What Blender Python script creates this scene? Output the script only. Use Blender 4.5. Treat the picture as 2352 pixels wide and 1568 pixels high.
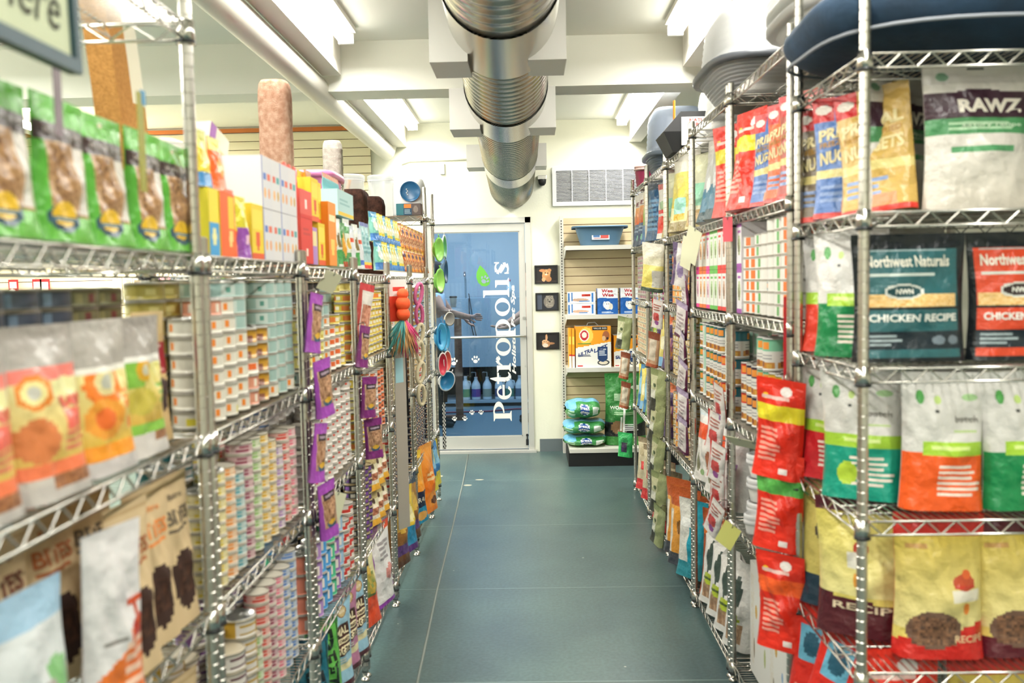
import bpy, bmesh, math, random
import numpy as np
from mathutils import Vector, Matrix, Euler
SC = bpy.context.scene
COL = SC.collection
for o in list(bpy.data.objects): bpy.data.objects.remove(o)
random.seed(7)
PI = math.pi
# ------------------------------------------------------------------ camera, light, exposure
CAMH = 1.56
cam_d = bpy.data.cameras.new('camera'); cam = bpy.data.objects.new('camera', cam_d); COL.objects.link(cam)
SC.camera = cam
cam_d.sensor_width = 36; cam_d.lens = 31.76; cam_d.clip_start = .02; cam_d.clip_end = 60
cam_d.dof.use_dof = True; cam_d.dof.focus_distance = 6.8; cam_d.dof.aperture_fstop = 3.1
_r = Vector((0.99962436, 0.01874985, -0.0199893)); _d = Vector((-0.01869515, -0.06682641, -0.99758946)); _f = Vector((-0.02004047, 0.99758843, -0.06645077))
_m = Matrix((( _r.x, -_d.x, -_f.x, 0), (_r.y, -_d.y, -_f.y, 0), (_r.z, -_d.z, -_f.z, CAMH), (0, 0, 0, 1)))
cam.matrix_world = _m
W = bpy.data.worlds.new('World'); SC.world = W; W.use_nodes = True
W.node_tree.nodes['Background'].inputs[0].default_value = (.9, .95, 1, 1)
W.node_tree.nodes['Background'].inputs[1].default_value = .3
SC.view_settings.view_transform = 'Standard'; SC.view_settings.look = 'None'
SC.view_settings.exposure = 0.2; SC.view_settings.gamma = 1
SC.cycles.use_denoising = True
SC.cycles.max_bounces = 8; SC.cycles.diffuse_bounces = 4; SC.cycles.glossy_bounces = 4; SC.cycles.transmission_bounces = 6; SC.cycles.transparent_max_bounces = 16
SC.cycles.sample_clamp_indirect = 6; SC.cycles.caustics_reflective = False; SC.cycles.caustics_refractive = False
TUBE = 9.0      # strength of the fluorescent diffusers
LAMPW = 36       # watts of the lamp in each ceiling fixture
def area(name, loc, sx, sy, power, rot=(0, 0, 0), col=(1, .985, .93)):
    l = bpy.data.lights.new(name, 'AREA'); l.shape = 'RECTANGLE'; l.size = sx; l.size_y = sy; l.energy = power; l.color = col
    o = bpy.data.objects.new(name, l); COL.objects.link(o); o.location = loc; o.rotation_euler = rot
    return o
# lamps of the room's fluorescent fixtures: one under each diffuser
FIX = [(-1.0, 2.9, 5.15), (-1.0, 5.85, 8.06), (.84, 2.9, 5.15), (.84, 5.85, 8.06), (-1.0, .1, 2.4), (.84, .1, 2.4), (-1.0, -2.6, -.3), (.84, -2.6, -.3),
       (-3.7, 2.9, 5.15), (-3.7, 5.85, 8.06), (-3.7, .1, 2.4)]
for i, (x, y0, y1) in enumerate(FIX):
    area('ceiling_lamp', (x, (y0 + y1) / 2, 2.84), .14, y1 - y0, LAMPW * (4.2 if x < -3 else 1))
area('spa_lamp', (-.6, 10, 2.85), 1.6, 2.4, 130, col=(.85, .94, 1))

# ------------------------------------------------------------------ colour and materials
def lin(h):
    if isinstance(h, str):
        h = h.lstrip('#'); c = [int(h[i:i + 2], 16) / 255 for i in (0, 2, 4)]
    else: c = list(h)
    return tuple((x / 12.92 if x <= .04045 else ((x + .055) / 1.055) ** 2.4) for x in c) + (1,)
MATS = {}
def mat(name, col=None, rough=.5, metal=0, spec=.5, bump=None, attr=False, emit=None, strength=0, alpha=None, transm=0, noise=None, coat=0):
    if name in MATS: return MATS[name]
    m = bpy.data.materials.new(name); m.use_nodes = True; nt = m.node_tree; b = nt.nodes['Principled BSDF']
    if col is not None: b.inputs['Base Color'].default_value = lin(col)
    b.inputs['Roughness'].default_value = rough; b.inputs['Metallic'].default_value = metal
    b.inputs['Specular IOR Level'].default_value = spec
    if coat: b.inputs['Coat Weight'].default_value = coat
    if attr:
        a = nt.nodes.new('ShaderNodeAttribute'); a.attribute_name = 'Col'; nt.links.new(a.outputs['Color'], b.inputs['Base Color'])
    if noise:
        c2, sc = noise
        tc = nt.nodes.new('ShaderNodeTexCoord'); n = nt.nodes.new('ShaderNodeTexNoise'); n.inputs['Scale'].default_value = sc; n.inputs['Detail'].default_value = 4
        r = nt.nodes.new('ShaderNodeValToRGB'); r.color_ramp.elements[0].position = .35; r.color_ramp.elements[1].position = .65
        r.color_ramp.elements[0].color = lin(col); r.color_ramp.elements[1].color = lin(c2)
        nt.links.new(tc.outputs['Object'], n.inputs['Vector']); nt.links.new(n.outputs['Fac'], r.inputs['Fac']); nt.links.new(r.outputs['Color'], b.inputs['Base Color'])
    if bump:
        st, sc = bump[:2]
        tc = nt.nodes.new('ShaderNodeTexCoord'); n = nt.nodes.new('ShaderNodeTexNoise'); n.inputs['Scale'].default_value = sc; n.inputs['Detail'].default_value = 3
        bp = nt.nodes.new('ShaderNodeBump'); bp.inputs['Strength'].default_value = st; bp.inputs['Distance'].default_value = bump[2] if len(bump) > 2 else .01
        nt.links.new(tc.outputs['Object'], n.inputs['Vector']); nt.links.new(n.outputs['Fac'], bp.inputs['Height']); nt.links.new(bp.outputs['Normal'], b.inputs['Normal'])
    if emit: b.inputs['Emission Color'].default_value = lin(emit); b.inputs['Emission Strength'].default_value = strength
    if alpha is not None: b.inputs['Alpha'].default_value = alpha
    if transm: b.inputs['Transmission Weight'].default_value = transm
    MATS[name] = m; return m
mat('film', rough=.3, attr=True, bump=(.8, 24, .014))
mat('paperboard', rough=.55, attr=True)
mat('tin', rough=.3, attr=True, spec=.6)
mat('matte_print', rough=.8, attr=True, spec=.2)
mat('plush', rough=.95, attr=True, spec=.1, bump=(1, 260, .01))
mat('chrome', '#c9c6bf', rough=.22, metal=1)
mat('chrome_post', '#c4c0b8', rough=.28, metal=1)
mat('black_sleeve', '#15171a', rough=.4)
mat('cream_wall', '#ecebd8', rough=.85, bump=(.25, 60, .004))
mat('ceiling_paint', '#f2f1e6', rough=.9)
mat('fixture_white', '#e6e2d8', rough=.5)
mat('white_plastic', '#e2e2e2', rough=.35, spec=.4)
mat('door_metal', '#c9c8c2', rough=.42, metal=.35)
mat('black', '#0d0e10', rough=.6)
mat('tube', '#ffffff', emit='#fffdf2', strength=TUBE)

# ------------------------------------------------------------------ mesh helper
class MB:
    def __init__(s): s.v = []; s.f = []; s.c = []; s.sm = []
    def add(s, vs, fs, cols=None, smooth=False):
        k = len(s.v); s.v.extend(vs)
        for i, f in enumerate(fs):
            s.f.append(tuple(k + j for j in f)); s.sm.append(smooth)
            s.c.append((cols[i] if isinstance(cols, list) else cols) if cols is not None else (.8, .8, .8, 1))
        return s
    def box(s, x0, x1, y0, y1, z0, z1, col=None, cols=None, bev=0):
        # faces: bottom, top, front(-y), right(+x), back(+y), left(-x)
        if bev:
            b = bev
            bm = bmesh.new(); bmesh.ops.create_cube(bm, size=1)
            for v in bm.verts: v.co = Vector(((x0 + x1) / 2 + v.co.x * (x1 - x0), (y0 + y1) / 2 + v.co.y * (y1 - y0), (z0 + z1) / 2 + v.co.z * (z1 - z0)))
            bmesh.ops.bevel(bm, geom=bm.edges[:], offset=b, segments=2, affect='EDGES', profile=.6)
            s.bm(bm, col); return s
        vs = [(x0, y0, z0), (x1, y0, z0), (x1, y1, z0), (x0, y1, z0), (x0, y0, z1), (x1, y0, z1), (x1, y1, z1), (x0, y1, z1)]
        fs = [(0, 3, 2, 1), (4, 5, 6, 7), (0, 1, 5, 4), (1, 2, 6, 5), (2, 3, 7, 6), (3, 0, 4, 7)]
        return s.add(vs, fs, cols if cols else col)
    def bm(s, bm, col=None, smooth=False):
        bm.verts.index_update()
        s.add([tuple(v.co) for v in bm.verts], [tuple(v.index for v in f.verts) for f in bm.faces], col, smooth); bm.free(); return s
    def tube(s, p0, p1, r, n=8, col=None, r1=None, caps=True, smooth=True):
        p0 = Vector(p0); p1 = Vector(p1); d = (p1 - p0)
        if d.length < 1e-6: return s
        d.normalize(); a = d.orthogonal().normalized(); b = d.cross(a); r1 = r if r1 is None else r1
        vs = []
        for p, rr in ((p0, r), (p1, r1)):
            for i in range(n):
                t = 2 * PI * i / n; vs.append(tuple(p + a * (math.cos(t) * rr) + b * (math.sin(t) * rr)))
        fs = [(i, (i + 1) % n, n + (i + 1) % n, n + i) for i in range(n)]
        s.add(vs, fs, col, smooth)
        if caps:
            k = len(s.v) - 2 * n
            s.f.append(tuple(k + i for i in reversed(range(n)))); s.f.append(tuple(k + n + i for i in range(n)))
            s.sm += [False, False]; c = col or (.8, .8, .8, 1); s.c += [c, c]
        return s
    def path(s, pts, r, n=8, col=None, closed=False):
        pts = [Vector(p) for p in pts]; m = len(pts); rings = []; prev = None
        for i, p in enumerate(pts):
            if closed: t = (pts[(i + 1) % m] - pts[i - 1])
            else: t = pts[min(i + 1, m - 1)] - pts[max(i - 1, 0)]
            t.normalize()
            a = (prev - t * prev.dot(t)).normalized() if prev is not None and (prev - t * prev.dot(t)).length > 1e-4 else t.orthogonal().normalized()
            prev = a; b = t.cross(a); rr = r[i] if isinstance(r, (list, tuple)) else r
            rings.append([tuple(p + a * math.cos(2 * PI * k / n) * rr + b * math.sin(2 * PI * k / n) * rr) for k in range(n)])
        vs = [v for q in rings for v in q]; fs = []
        for i in range(m if closed else m - 1):
            j = (i + 1) % m
            for k in range(n): fs.append((i * n + k, i * n + (k + 1) % n, j * n + (k + 1) % n, j * n + k))
        if not closed: fs.append(tuple(reversed(range(n)))); fs.append(tuple((m - 1) * n + k for k in range(n)))
        return s.add(vs, fs, col, True)
    def lathe(s, prof, n=24, col=None, cols=None, cx=0, cy=0, sx=1, sy=1, smooth=True, colf=None, pw=2.0):
        # prof: list of (r, z); pw>2 gives a rounded-square plan
        vs = []; m = len(prof)
        for r, z in prof:
            for i in range(n):
                t = 2 * PI * i / n; c, q = math.cos(t), math.sin(t)
                k = 1 if pw == 2 else (abs(c) ** pw + abs(q) ** pw) ** (-1 / pw)
                vs.append((cx + r * c * k * sx, cy + r * q * k * sy, z))
        fs = []; cc = []
        for j in range(m - 1):
            for i in range(n):
                fs.append((j * n + i, j * n + (i + 1) % n, (j + 1) * n + (i + 1) % n, (j + 1) * n + i))
                cc.append(colf(j, i / n) if colf else (cols[j] if cols else col) or (.8, .8, .8, 1))
        s.add(vs, fs, cc, smooth)
        return s
    def disc(s, r, z, n=24, col=None, cx=0, cy=0, up=True, sx=1, sy=1, pw=2.0):
        vs = []
        for i in range(n):
            t = 2 * PI * i / n; c, q = math.cos(t), math.sin(t); k = 1 if pw == 2 else (abs(c) ** pw + abs(q) ** pw) ** (-1 / pw)
            vs.append((cx + r * c * k * sx, cy + r * q * k * sy, z))
        return s.add(vs, [tuple(range(n)) if up else tuple(reversed(range(n)))], col)
    def merge(s, o, M=None):
        vs = o.v if M is None else [tuple(M @ Vector(v)) for v in o.v]
        k = len(s.v); s.v.extend(vs); s.f.extend(tuple(k + j for j in f) for f in o.f); s.sm.extend(o.sm); s.c.extend(o.c); return s
    def mesh(s, name, m='paperboard', mats=None):
        me = bpy.data.meshes.new(name); me.from_pydata(s.v, [], s.f)
        me.polygons.foreach_set('use_smooth', s.sm)
        cnt = np.empty(len(me.polygons), dtype=np.int32); me.polygons.foreach_get('loop_total', cnt)
        ca = me.color_attributes.new('Col', 'FLOAT_COLOR', 'CORNER')
        ca.data.foreach_set('color', np.repeat(np.array(s.c, dtype=np.float32).reshape(-1, 4), cnt, axis=0).ravel())
        me.materials.append(MATS[m] if isinstance(m, str) else m)
        me.update(); return me
    def obj(s, name, m='paperboard', parent=None, loc=None, rot=None):
        return link(name, s.mesh(name, m), parent, loc, rot)
def link(name, me, parent=None, loc=None, rot=None):
    o = bpy.data.objects.new(name, me); COL.objects.link(o)
    if parent is not None: o.parent = parent
    if loc: o.location = loc
    if rot: o.rotation_euler = rot
    return o
LABELS = {}
def tag(o, label, cat, group=None):
    LABELS[label] = LABELS.get(label, 0) + 1
    o['label'] = label; o['category'] = cat
    if group: o['group'] = group
    return o
def thing(name, label, cat, loc=(0, 0, 0), rz=0, group=None):
    o = bpy.data.objects.new(name, None); COL.objects.link(o); o.empty_display_size = .05; o.location = loc; o.rotation_euler = (0, 0, rz)
    return tag(o, label, cat, group)
def struct(o): o['kind'] = 'structure'; return o
_kids = {}
def dup(root, loc, rot, label, cat, group=None):
    c = root.copy(); COL.objects.link(c); c.location = loc; c.rotation_euler = rot
    if 'group' in c and group is None: del c['group']
    for ch in root.children:
        d = ch.copy(); COL.objects.link(d); d.parent = c
        for g in ch.children:
            e = g.copy(); COL.objects.link(e); e.parent = d
    return tag(c, label, cat, group)
ORD = ['first', 'second', 'third', 'fourth', 'fifth', 'sixth', 'seventh', 'eighth', 'ninth', 'tenth', 'eleventh', 'twelfth', 'thirteenth', 'fourteenth', 'fifteenth', 'sixteenth', 'seventeenth', 'eighteenth', 'nineteenth', 'twentieth']

# ------------------------------------------------------------------ text to mesh
_tc = {}
def glyphs(txt, bold=.0, shear=0.0, space=1.0):
    """flat letters normalised to 0..1 wide, 0..1 tall; returns verts, faces, aspect"""
    k = (txt, bold, shear, space)
    if k in _tc: return _tc[k]
    cu = bpy.data.curves.new('lettering', 'FONT'); cu.body = txt; cu.offset = bold; cu.shear = shear; cu.space_character = space; cu.resolution_u = 2
    o = bpy.data.objects.new('lettering', cu); COL.objects.link(o)
    dg = bpy.context.evaluated_depsgraph_get(); dg.update(); me = o.evaluated_get(dg).to_mesh()
    v = np.array([tuple(x.co) for x in me.vertices]); f = [tuple(p.vertices) for p in me.polygons]
    o.evaluated_get(dg).to_mesh_clear(); bpy.data.objects.remove(o); bpy.data.curves.remove(cu)
    lo = v.min(0); hi = v.max(0); w, h = hi[0] - lo[0], hi[1] - lo[1]
    r = [((a[0] - lo[0]) / w, (a[1] - lo[1]) / h) for a in v], f, w / h
    _tc[k] = r; return r

# ------------------------------------------------------------------ paint: colours over a (u,v) grid
def paint(items, U, V, rnd):
    """items drawn in order over face centres; U,V arrays"""
    C = np.zeros(U.shape + (4,)); C[..., 3] = 1
    for it in items:
        k = it[0]
        if k == 'f': C[:] = lin(it[1])
        elif k == 'b': C[(V >= it[1]) & (V < it[2])] = lin(it[3])
        elif k == 'r': C[(U >= it[1]) & (U < it[2]) & (V >= it[3]) & (V < it[4])] = lin(it[5])
        elif k == 'e': C[((U - it[1]) / it[3]) ** 2 + ((V - it[2]) / it[4]) ** 2 < 1] = lin(it[5])
        elif k == 't':   # rows of small print
            u0, u1, v0, v1, c, n = it[1:7]; h = (v1 - v0) / n
            for r in range(n):
                a = v0 + h * r + h * .25; e = u1 - rnd.random() * (u1 - u0) * .3
                m = (U >= u0) & (U < e) & (V >= a) & (V < a + h * .55)
                C[m] = lin(c)
        elif k == 'n':   # mottled pieces seen through a window
            u0, u1, v0, v1, c1, c2 = it[1:7]
            m = (U >= u0) & (U < u1) & (V >= v0) & (V < v1); a, b = np.array(lin(c1)), np.array(lin(c2))
            q = np.array([rnd.random() for _ in range(int(m.sum()))])[:, None]
            C[m] = a * (1 - q) + b * q
        elif k == 'w':   # wavy band below v0
            m = V < it[1] + it[2] * np.sin(U * PI * it[3] + it[4]); C[m] = lin(it[5])
        elif k == 'g':   # printed gradient
            t = np.clip((V - it[1]) / (it[2] - it[1]), 0, 1)[..., None]; m = (V >= it[1]) & (V < it[2])
            C[m] = (np.array(lin(it[3])) * (1 - t) + np.array(lin(it[4])) * t)[m]
        elif k == 'd':   # slanted edge: everything with V < a + b*U
            C[V < it[1] + it[2] * U] = lin(it[3])
    return C
def breaks(items, n, ax):
    s = set(i / n for i in range(n + 1))
    for it in items:
        if ax == 0 and it[0] in 'rnt': s.update(it[1:3])
        if ax == 1 and it[0] in 'rnt': s.update(it[3:5])
        if ax == 1 and it[0] in 'bg': s.update(it[1:3])
        if ax == 1 and it[0] == 't':
            h = (it[4] - it[3]) / it[6]
            for r in range(it[6]): s.update((it[3] + h * r + h * .25, it[3] + h * r + h * .8))
    for it in items:
        if it[0] == 'e' and it[3 + ax] < .16 and n > 12:
            for q in (-1, -.8, -.45, 0, .45, .8, 1): s.add(round(it[1 + ax] + q * it[3 + ax], 5))
    s = sorted(x for x in s if -1e-6 <= x <= 1 + 1e-6); out = [0.0]
    for x in s:
        if x - out[-1] > .004: out.append(x)
    out[-1] = 1.0
    return np.array(out)
DECAL = 1
def put_text(mb, texts, S, flip=False):
    for t in texts:
        txt, u0, u1, v0, v1, col = t[:6]; bold = t[6] if len(t) > 6 else .02; rot = t[7] if len(t) > 7 else 0
        gv, gf, asp = glyphs(txt, bold)
        vs = []
        for x, y in gv:
            if rot == 1: a, b = u0 + (u1 - u0) * (1 - y), v0 + (v1 - v0) * x     # reads upwards
            elif rot == 2: a, b = u0 + (u1 - u0) * y, v0 + (v1 - v0) * (1 - x)
            else: a, b = u0 + (u1 - u0) * x, v0 + (v1 - v0) * y
            if rot > 2: b += (rot - 3) * (x - .5)
            vs.append(S(a, b, .0016))
        fs = gf if not flip else [tuple(reversed(f)) for f in gf]
        mb.add(vs, fs, lin(col))
def pouch(w, h, d, items, texts=(), nu=14, nv=24, seal=.07, gus=.16, side=None, back=None, top=None, taper=0.0, wob=1.0, seed=1, pinch=.0, topw=None, hang=False):
    """standing flexible bag: base centre at the origin, front faces -Y"""
    rnd = random.Random(seed); ph = [rnd.uniform(0, 6) for _ in range(6)]; amp = wob * .006 * h / .25
    def half(u, v):
        # half thickness
        a = min(1, (1 - v) / (1 - .0) * 1.25); prof = (a ** .8) if v < 1 - seal else 0
        if v >= 1 - seal: prof = 0.02
        else: prof = min(1.0, ((1 - seal - v) / (1 - seal)) * 1.9) ** .75
        e = max(0, 1 - abs(2 * u - 1) ** 3.0) ** .6
        eb = max(0, 1 - abs(2 * u - 1) ** 6.0) ** .5
        k = max(0, 1 - v / gus) if gus else 0
        return d / 2 * prof * (e * (1 - k) + eb * k) + .0012
    def width(v):
        ww = w * (1 - taper * v)
        ww *= 1 - .05 * math.sin(PI * min(1, v / (1 - seal))) - pinch * math.exp(-((v - .86) / .1) ** 2)
        if topw and v > 1 - seal * 1.5: ww *= topw
        return ww
    def wr(u, v):
        f = math.sin(PI * min(1, v * 1.0)) * (1 - abs(2 * u - 1) ** 2)
        return amp * f * (math.sin(u * 9 + ph[0] + v * 5) * .6 + math.sin(v * 17 + ph[1] - u * 7) * .5 + math.sin((u + v) * 23 + ph[2]) * .3)
    def sway(v): return amp * 1.2 * math.sin(v * 3 + ph[3]) * v
    def S(u, v, off=0, sgn=-1):
        x = (u - .5) * width(v) + sway(v) * .6
        y = sgn * (half(u, v) + off + (wr(u, v) if 0.02 < v < 1 - seal else 0)) + sway(v)
        z = v * h
        if top and v > .9: z += (v - .9) * 10 * top * math.sin(u * PI) * h
        return (x, y, z)
    us = breaks(items, nu, 0); vs_ = breaks(items, nv, 1)
    mb = MB(); M, N = len(us), len(vs_)
    U, V = np.meshgrid((us[:-1] + us[1:]) / 2, (vs_[:-1] + vs_[1:]) / 2, indexing='xy')
    C = paint(items, U, V, rnd)
    P = [S(u, v) for v in vs_ for u in us]
    F = [(j * M + i, j * M + i + 1, (j + 1) * M + i + 1, (j + 1) * M + i) for j in range(N - 1) for i in range(M - 1)]
    mb.add(P, F, [tuple(C[j, i]) for j in range(N - 1) for i in range(M - 1)], True)
    bu = np.linspace(0, 1, 7); bv = np.linspace(0, 1, 9); bc = lin(back or side or '#777777')
    mb.add([S(u, v, 0, 1) for v in bv for u in bu], [(j * 7 + i, (j + 1) * 7 + i, (j + 1) * 7 + i + 1, j * 7 + i + 1) for j in range(8) for i in range(6)], bc, True)
    sc_ = lin(side) if side else None
    for sgn in (0, 1):   # side strips
        q = []; e = us[0] if sgn == 0 else us[-1]
        for v in vs_: q.append(S(e, v, 0, -1)); q.append(S(e, v, 0, 1))
        fs = [(2 * j, 2 * j + 2, 2 * j + 3, 2 * j + 1) if sgn == 0 else (2 * j, 2 * j + 1, 2 * j + 3, 2 * j + 2) for j in range(N - 1)]
        mb.add(q, fs, [sc_ or tuple(C[j, 0 if sgn == 0 else M - 2]) for j in range(N - 1)], True)
    # base
    n = 8; q = []
    for i in range(n + 1): q.append(S(i / n, 0, 0, -1))
    for i in range(n, -1, -1): q.append(S(i / n, 0, 0, 1))
    mb.add(q, [tuple(reversed(range(len(q))))], bc)
    put_text(mb, texts, S)
    return mb
def carton(w, h, d, front, texts=(), side='#cccccc', top=None, sitems=None, nu=8, nv=10, seed=1, stexts=()):
    """printed cardboard box: base centre at the origin, front faces -Y"""
    rnd = random.Random(seed); mb = MB(); b = lin(side); t = lin(top or side)
    mb.box(-w / 2, w / 2, -d / 2, d / 2, 0, h, cols=[t, t, b, b, b, b])
    def panel(items, S):
        us = breaks(items, nu, 0); vs_ = breaks(items, nv, 1); M, N = len(us), len(vs_)
        U, V = np.meshgrid((us[:-1] + us[1:]) / 2, (vs_[:-1] + vs_[1:]) / 2, indexing='xy'); C = paint(items, U, V, rnd)
        mb.add([S(u, v) for v in vs_ for u in us], [(j * M + i, j * M + i + 1, (j + 1) * M + i + 1, (j + 1) * M + i) for j in range(N - 1) for i in range(M - 1)],
               [tuple(C[j, i]) for j in range(N - 1) for i in range(M - 1)])
    e = .0006
    SF = lambda u, v, off=0: ((u - .5) * w, -d / 2 - e - off * .5, v * h)
    panel(front, SF); put_text(mb, texts, SF)
    if sitems:
        SR = lambda u, v, off=0: (w / 2 + e + off * .5, (u - .5) * d, v * h)
        SL = lambda u, v, off=0: (-w / 2 - e - off * .5, (.5 - u) * d, v * h)
        panel(sitems, SR); panel(sitems, SL); put_text(mb, stexts, SR); put_text(mb, stexts, SL)
    return mb
def can_mesh(r, h, bands, n=20, art=None, lidc='#b9b4a6'):
    """bands: list of (v0, v1, colour, u0, u1) on the label"""
    mb = MB(); vs = sorted(set([0, 1] + [b for x in bands for b in x[:2]])); e = .0035
    prof = [(r * .93, 0), (r, .0015), (r, e)] + [(r * .985, e + (h - 2 * e) * v) for v in vs] + [(r, h - e), (r, h - .0012), (r * .93, h)]
    rim = lin(lidc)
    def cf(j, u):
        if j < 3 or j >= 3 + len(vs) - 1: return rim
        v = (vs[j - 3] + vs[j - 2]) / 2; c = lin('#dddddd')
        for b in bands:
            if b[0] <= v < b[1] and b[3] <= u < b[4]: c = lin(b[2])
        return c
    mb.lathe(prof, n, colf=cf); mb.disc(r * .93, h - .002, n, rim)
    return mb
def lid_mesh(r, tab=True, c='#a9a598'):
    mb = MB(); k = lin(c)
    mb.lathe([(r * .97, 0), (r * .97, .0012), (r * .9, .0012), (r * .88, -.002), (r * .3, -.0022)], 24, k); mb.disc(r * .5, -.0015, 16, k)
    return mb
def tab_mesh(r, c='#cfcabb'):
    mb = MB(); k = lin(c)
    mb.path([(math.cos(t) * r * .22 + r * .3, math.sin(t) * r * .16, .0015) for t in [2 * PI * i / 12 for i in range(12)]], .0013, 6, k, True)
    mb.box(r * .4, r * .62, -r * .07, r * .07, 0, .002, k)
    return mb
# ------------------------------------------------------------------ the room
X0, X1, YB, YF, HC = -4.9, 2.7, -3.2, 8.2, 2.99
def floor_material():
    m = bpy.data.materials.new('painted_floor'); m.use_nodes = True; nt = m.node_tree; N = nt.nodes; L = nt.links; b = N['Principled BSDF']
    tc = N.new('ShaderNodeTexCoord'); sx = N.new('ShaderNodeSeparateXYZ'); L.new(tc.outputs['Object'], sx.inputs[0])
    n1 = N.new('ShaderNodeTexNoise'); n1.inputs['Scale'].default_value = 2.2; n1.inputs['Detail'].default_value = 5; L.new(tc.outputs['Object'], n1.inputs['Vector'])
    r1 = N.new('ShaderNodeValToRGB'); r1.color_ramp.elements[0].color = lin('#42575a'); r1.color_ramp.elements[1].color = lin('#526967')
    r1.color_ramp.elements[0].position = .3; r1.color_ramp.elements[1].position = .7; L.new(n1.outputs['Fac'], r1.inputs['Fac'])
    n2 = N.new('ShaderNodeTexNoise'); n2.inputs['Scale'].default_value = 60; n2.inputs['Detail'].default_value = 6; L.new(tc.outputs['Object'], n2.inputs['Vector'])
    r2 = N.new('ShaderNodeValToRGB'); r2.color_ramp.elements[0].color = (.82, .82, .82, 1); r2.color_ramp.elements[1].color = (1.1, 1.1, 1.1, 1)
    r2.color_ramp.elements[0].position = .35; r2.color_ramp.elements[1].position = .65; L.new(n2.outputs['Fac'], r2.inputs['Fac'])
    mx = N.new('ShaderNodeMix'); mx.data_type = 'RGBA'; mx.blend_type = 'MULTIPLY'; mx.inputs[0].default_value = 1; L.new(r1.outputs[0], mx.inputs[6]); L.new(r2.outputs[0], mx.inputs[7])
    # light specks and worn chips
    vo = N.new('ShaderNodeTexVoronoi'); vo.inputs['Scale'].default_value = 3.1; L.new(tc.outputs['Object'], vo.inputs['Vector'])
    lt = N.new('ShaderNodeMath'); lt.operation = 'LESS_THAN'; lt.inputs[1].default_value = .022; L.new(vo.outputs['Distance'], lt.inputs[0])
    m2 = N.new('ShaderNodeMix'); m2.data_type = 'RGBA'; m2.inputs[7].default_value = lin('#a9aea2'); L.new(lt.outputs[0], m2.inputs[0]); L.new(mx.outputs[2], m2.inputs[6])
    last = m2.outputs[2]
    def seam(src, pos, wd, col):
        nonlocal last
        s = N.new('ShaderNodeMath'); s.operation = 'SUBTRACT'; s.inputs[1].default_value = pos; L.new(src, s.inputs[0])
        a = N.new('ShaderNodeMath'); a.operation = 'ABSOLUTE'; L.new(s.outputs[0], a.inputs[0])
        c = N.new('ShaderNodeMath'); c.operation = 'LESS_THAN'; c.inputs[1].default_value = wd; L.new(a.outputs[0], c.inputs[0])
        q = N.new('ShaderNodeMix'); q.data_type = 'RGBA'; q.inputs[7].default_value = lin(col); L.new(c.outputs[0], q.inputs[0]); L.new(last, q.inputs[6]); last = q.outputs[2]
    for y in (1.1, 2.28, 3.42, 4.5, 5.69, 7.02): seam(sx.outputs[1], y, .0045, '#3f5453'); seam(sx.outputs[1], y + .008, .003, '#7c918c')
    L.new(last, b.inputs['Base Color']); b.inputs['Roughness'].default_value = .36; b.inputs['Specular IOR Level'].default_value = .45
    bp = N.new('ShaderNodeBump'); bp.inputs['Strength'].default_value = .25; bp.inputs['Distance'].default_value = .003; L.new(n2.outputs['Fac'], bp.inputs['Height']); L.new(bp.outputs[0], b.inputs['Normal'])
    return m
MATS['floor'] = floor_material()
def slat_material():
    m = bpy.data.materials.new('slatwall_wood'); m.use_nodes = True; nt = m.node_tree; N = nt.nodes; L = nt.links; b = N['Principled BSDF']
    tc = N.new('ShaderNodeTexCoord'); mp = N.new('ShaderNodeMapping'); mp.inputs['Scale'].default_value = (1.2, 1.2, 14); L.new(tc.outputs['Object'], mp.inputs[0])
    n = N.new('ShaderNodeTexNoise'); n.inputs['Scale'].default_value = 3; n.inputs['Detail'].default_value = 5; L.new(mp.outputs[0], n.inputs['Vector'])
    r = N.new('ShaderNodeValToRGB'); r.color_ramp.elements[0].color = lin('#c9b48c'); r.color_ramp.elements[1].color = lin('#d8c7a2'); L.new(n.outputs['Fac'], r.inputs['Fac']); L.new(r.outputs[0], b.inputs['Base Color'])
    b.inputs['Roughness'].default_value = .5
    return m
MATS['slat'] = slat_material()
mat('slat_cream', '#f4e8c4', rough=.6); mat('slat_groove', '#6b4a2c', rough=.8); mat('slat_orange', '#c9722c', rough=.6)
struct(MB().box(X0, X1, YB, YF, -.1, 0).obj('floor', 'floor'))
struct(MB().box(X0 - .1, X1 + .1, YB, YF + .1, HC, HC + .1).obj('ceiling', 'ceiling_paint'))
struct(MB().box(X0 - .12, X0, YB, YF, 0, HC).obj('wall_left', 'cream_wall'))
struct(MB().box(X1, X1 + .12, YB, YF, 0, HC).obj('wall_right', 'cream_wall'))
struct(MB().box(X0, X1, YB - .12, YB, 0, HC).obj('wall_near', 'cream_wall'))
DX0, DX1, DH = -.97, .022, 2.135      # door opening
mb = MB(); mb.box(X0, DX0, YF, YF + .12, 0, HC); mb.box(DX1, X1, YF, YF + .12, 0, HC); mb.box(DX0, DX1, YF, YF + .12, DH, HC)
struct(mb.obj('wall_back', 'cream_wall'))
struct(MB().box(X0, X1, 5.41, 5.67, 2.70, HC).obj('trim_1', 'ceiling_paint'))     # ceiling beam
struct(MB().box(X0, X1, .2 - .26, .2, 2.70, HC).obj('trim_2', 'ceiling_paint'))
mat('baseboard_grey', '#626c70', rough=.6)
struct(MB().box(DX1 + .05, .3, YF - .012, YF, 0, .115).obj('baseboard_back', 'baseboard_grey'))
# raised bead along the floor joint
pts = [(-.58, 8.1), (-.545, 7.0), (-.518, 5.7), (-.497, 4.5), (-.466, 3.43), (-.44, 2.4), (-.41, 1.2)]
mat('floor_bead', '#7d867f', rough=.5)
struct(MB().path([(x, y, .0) for x, y in pts], .006, 6).obj('trim_3', 'floor_bead'))
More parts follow.
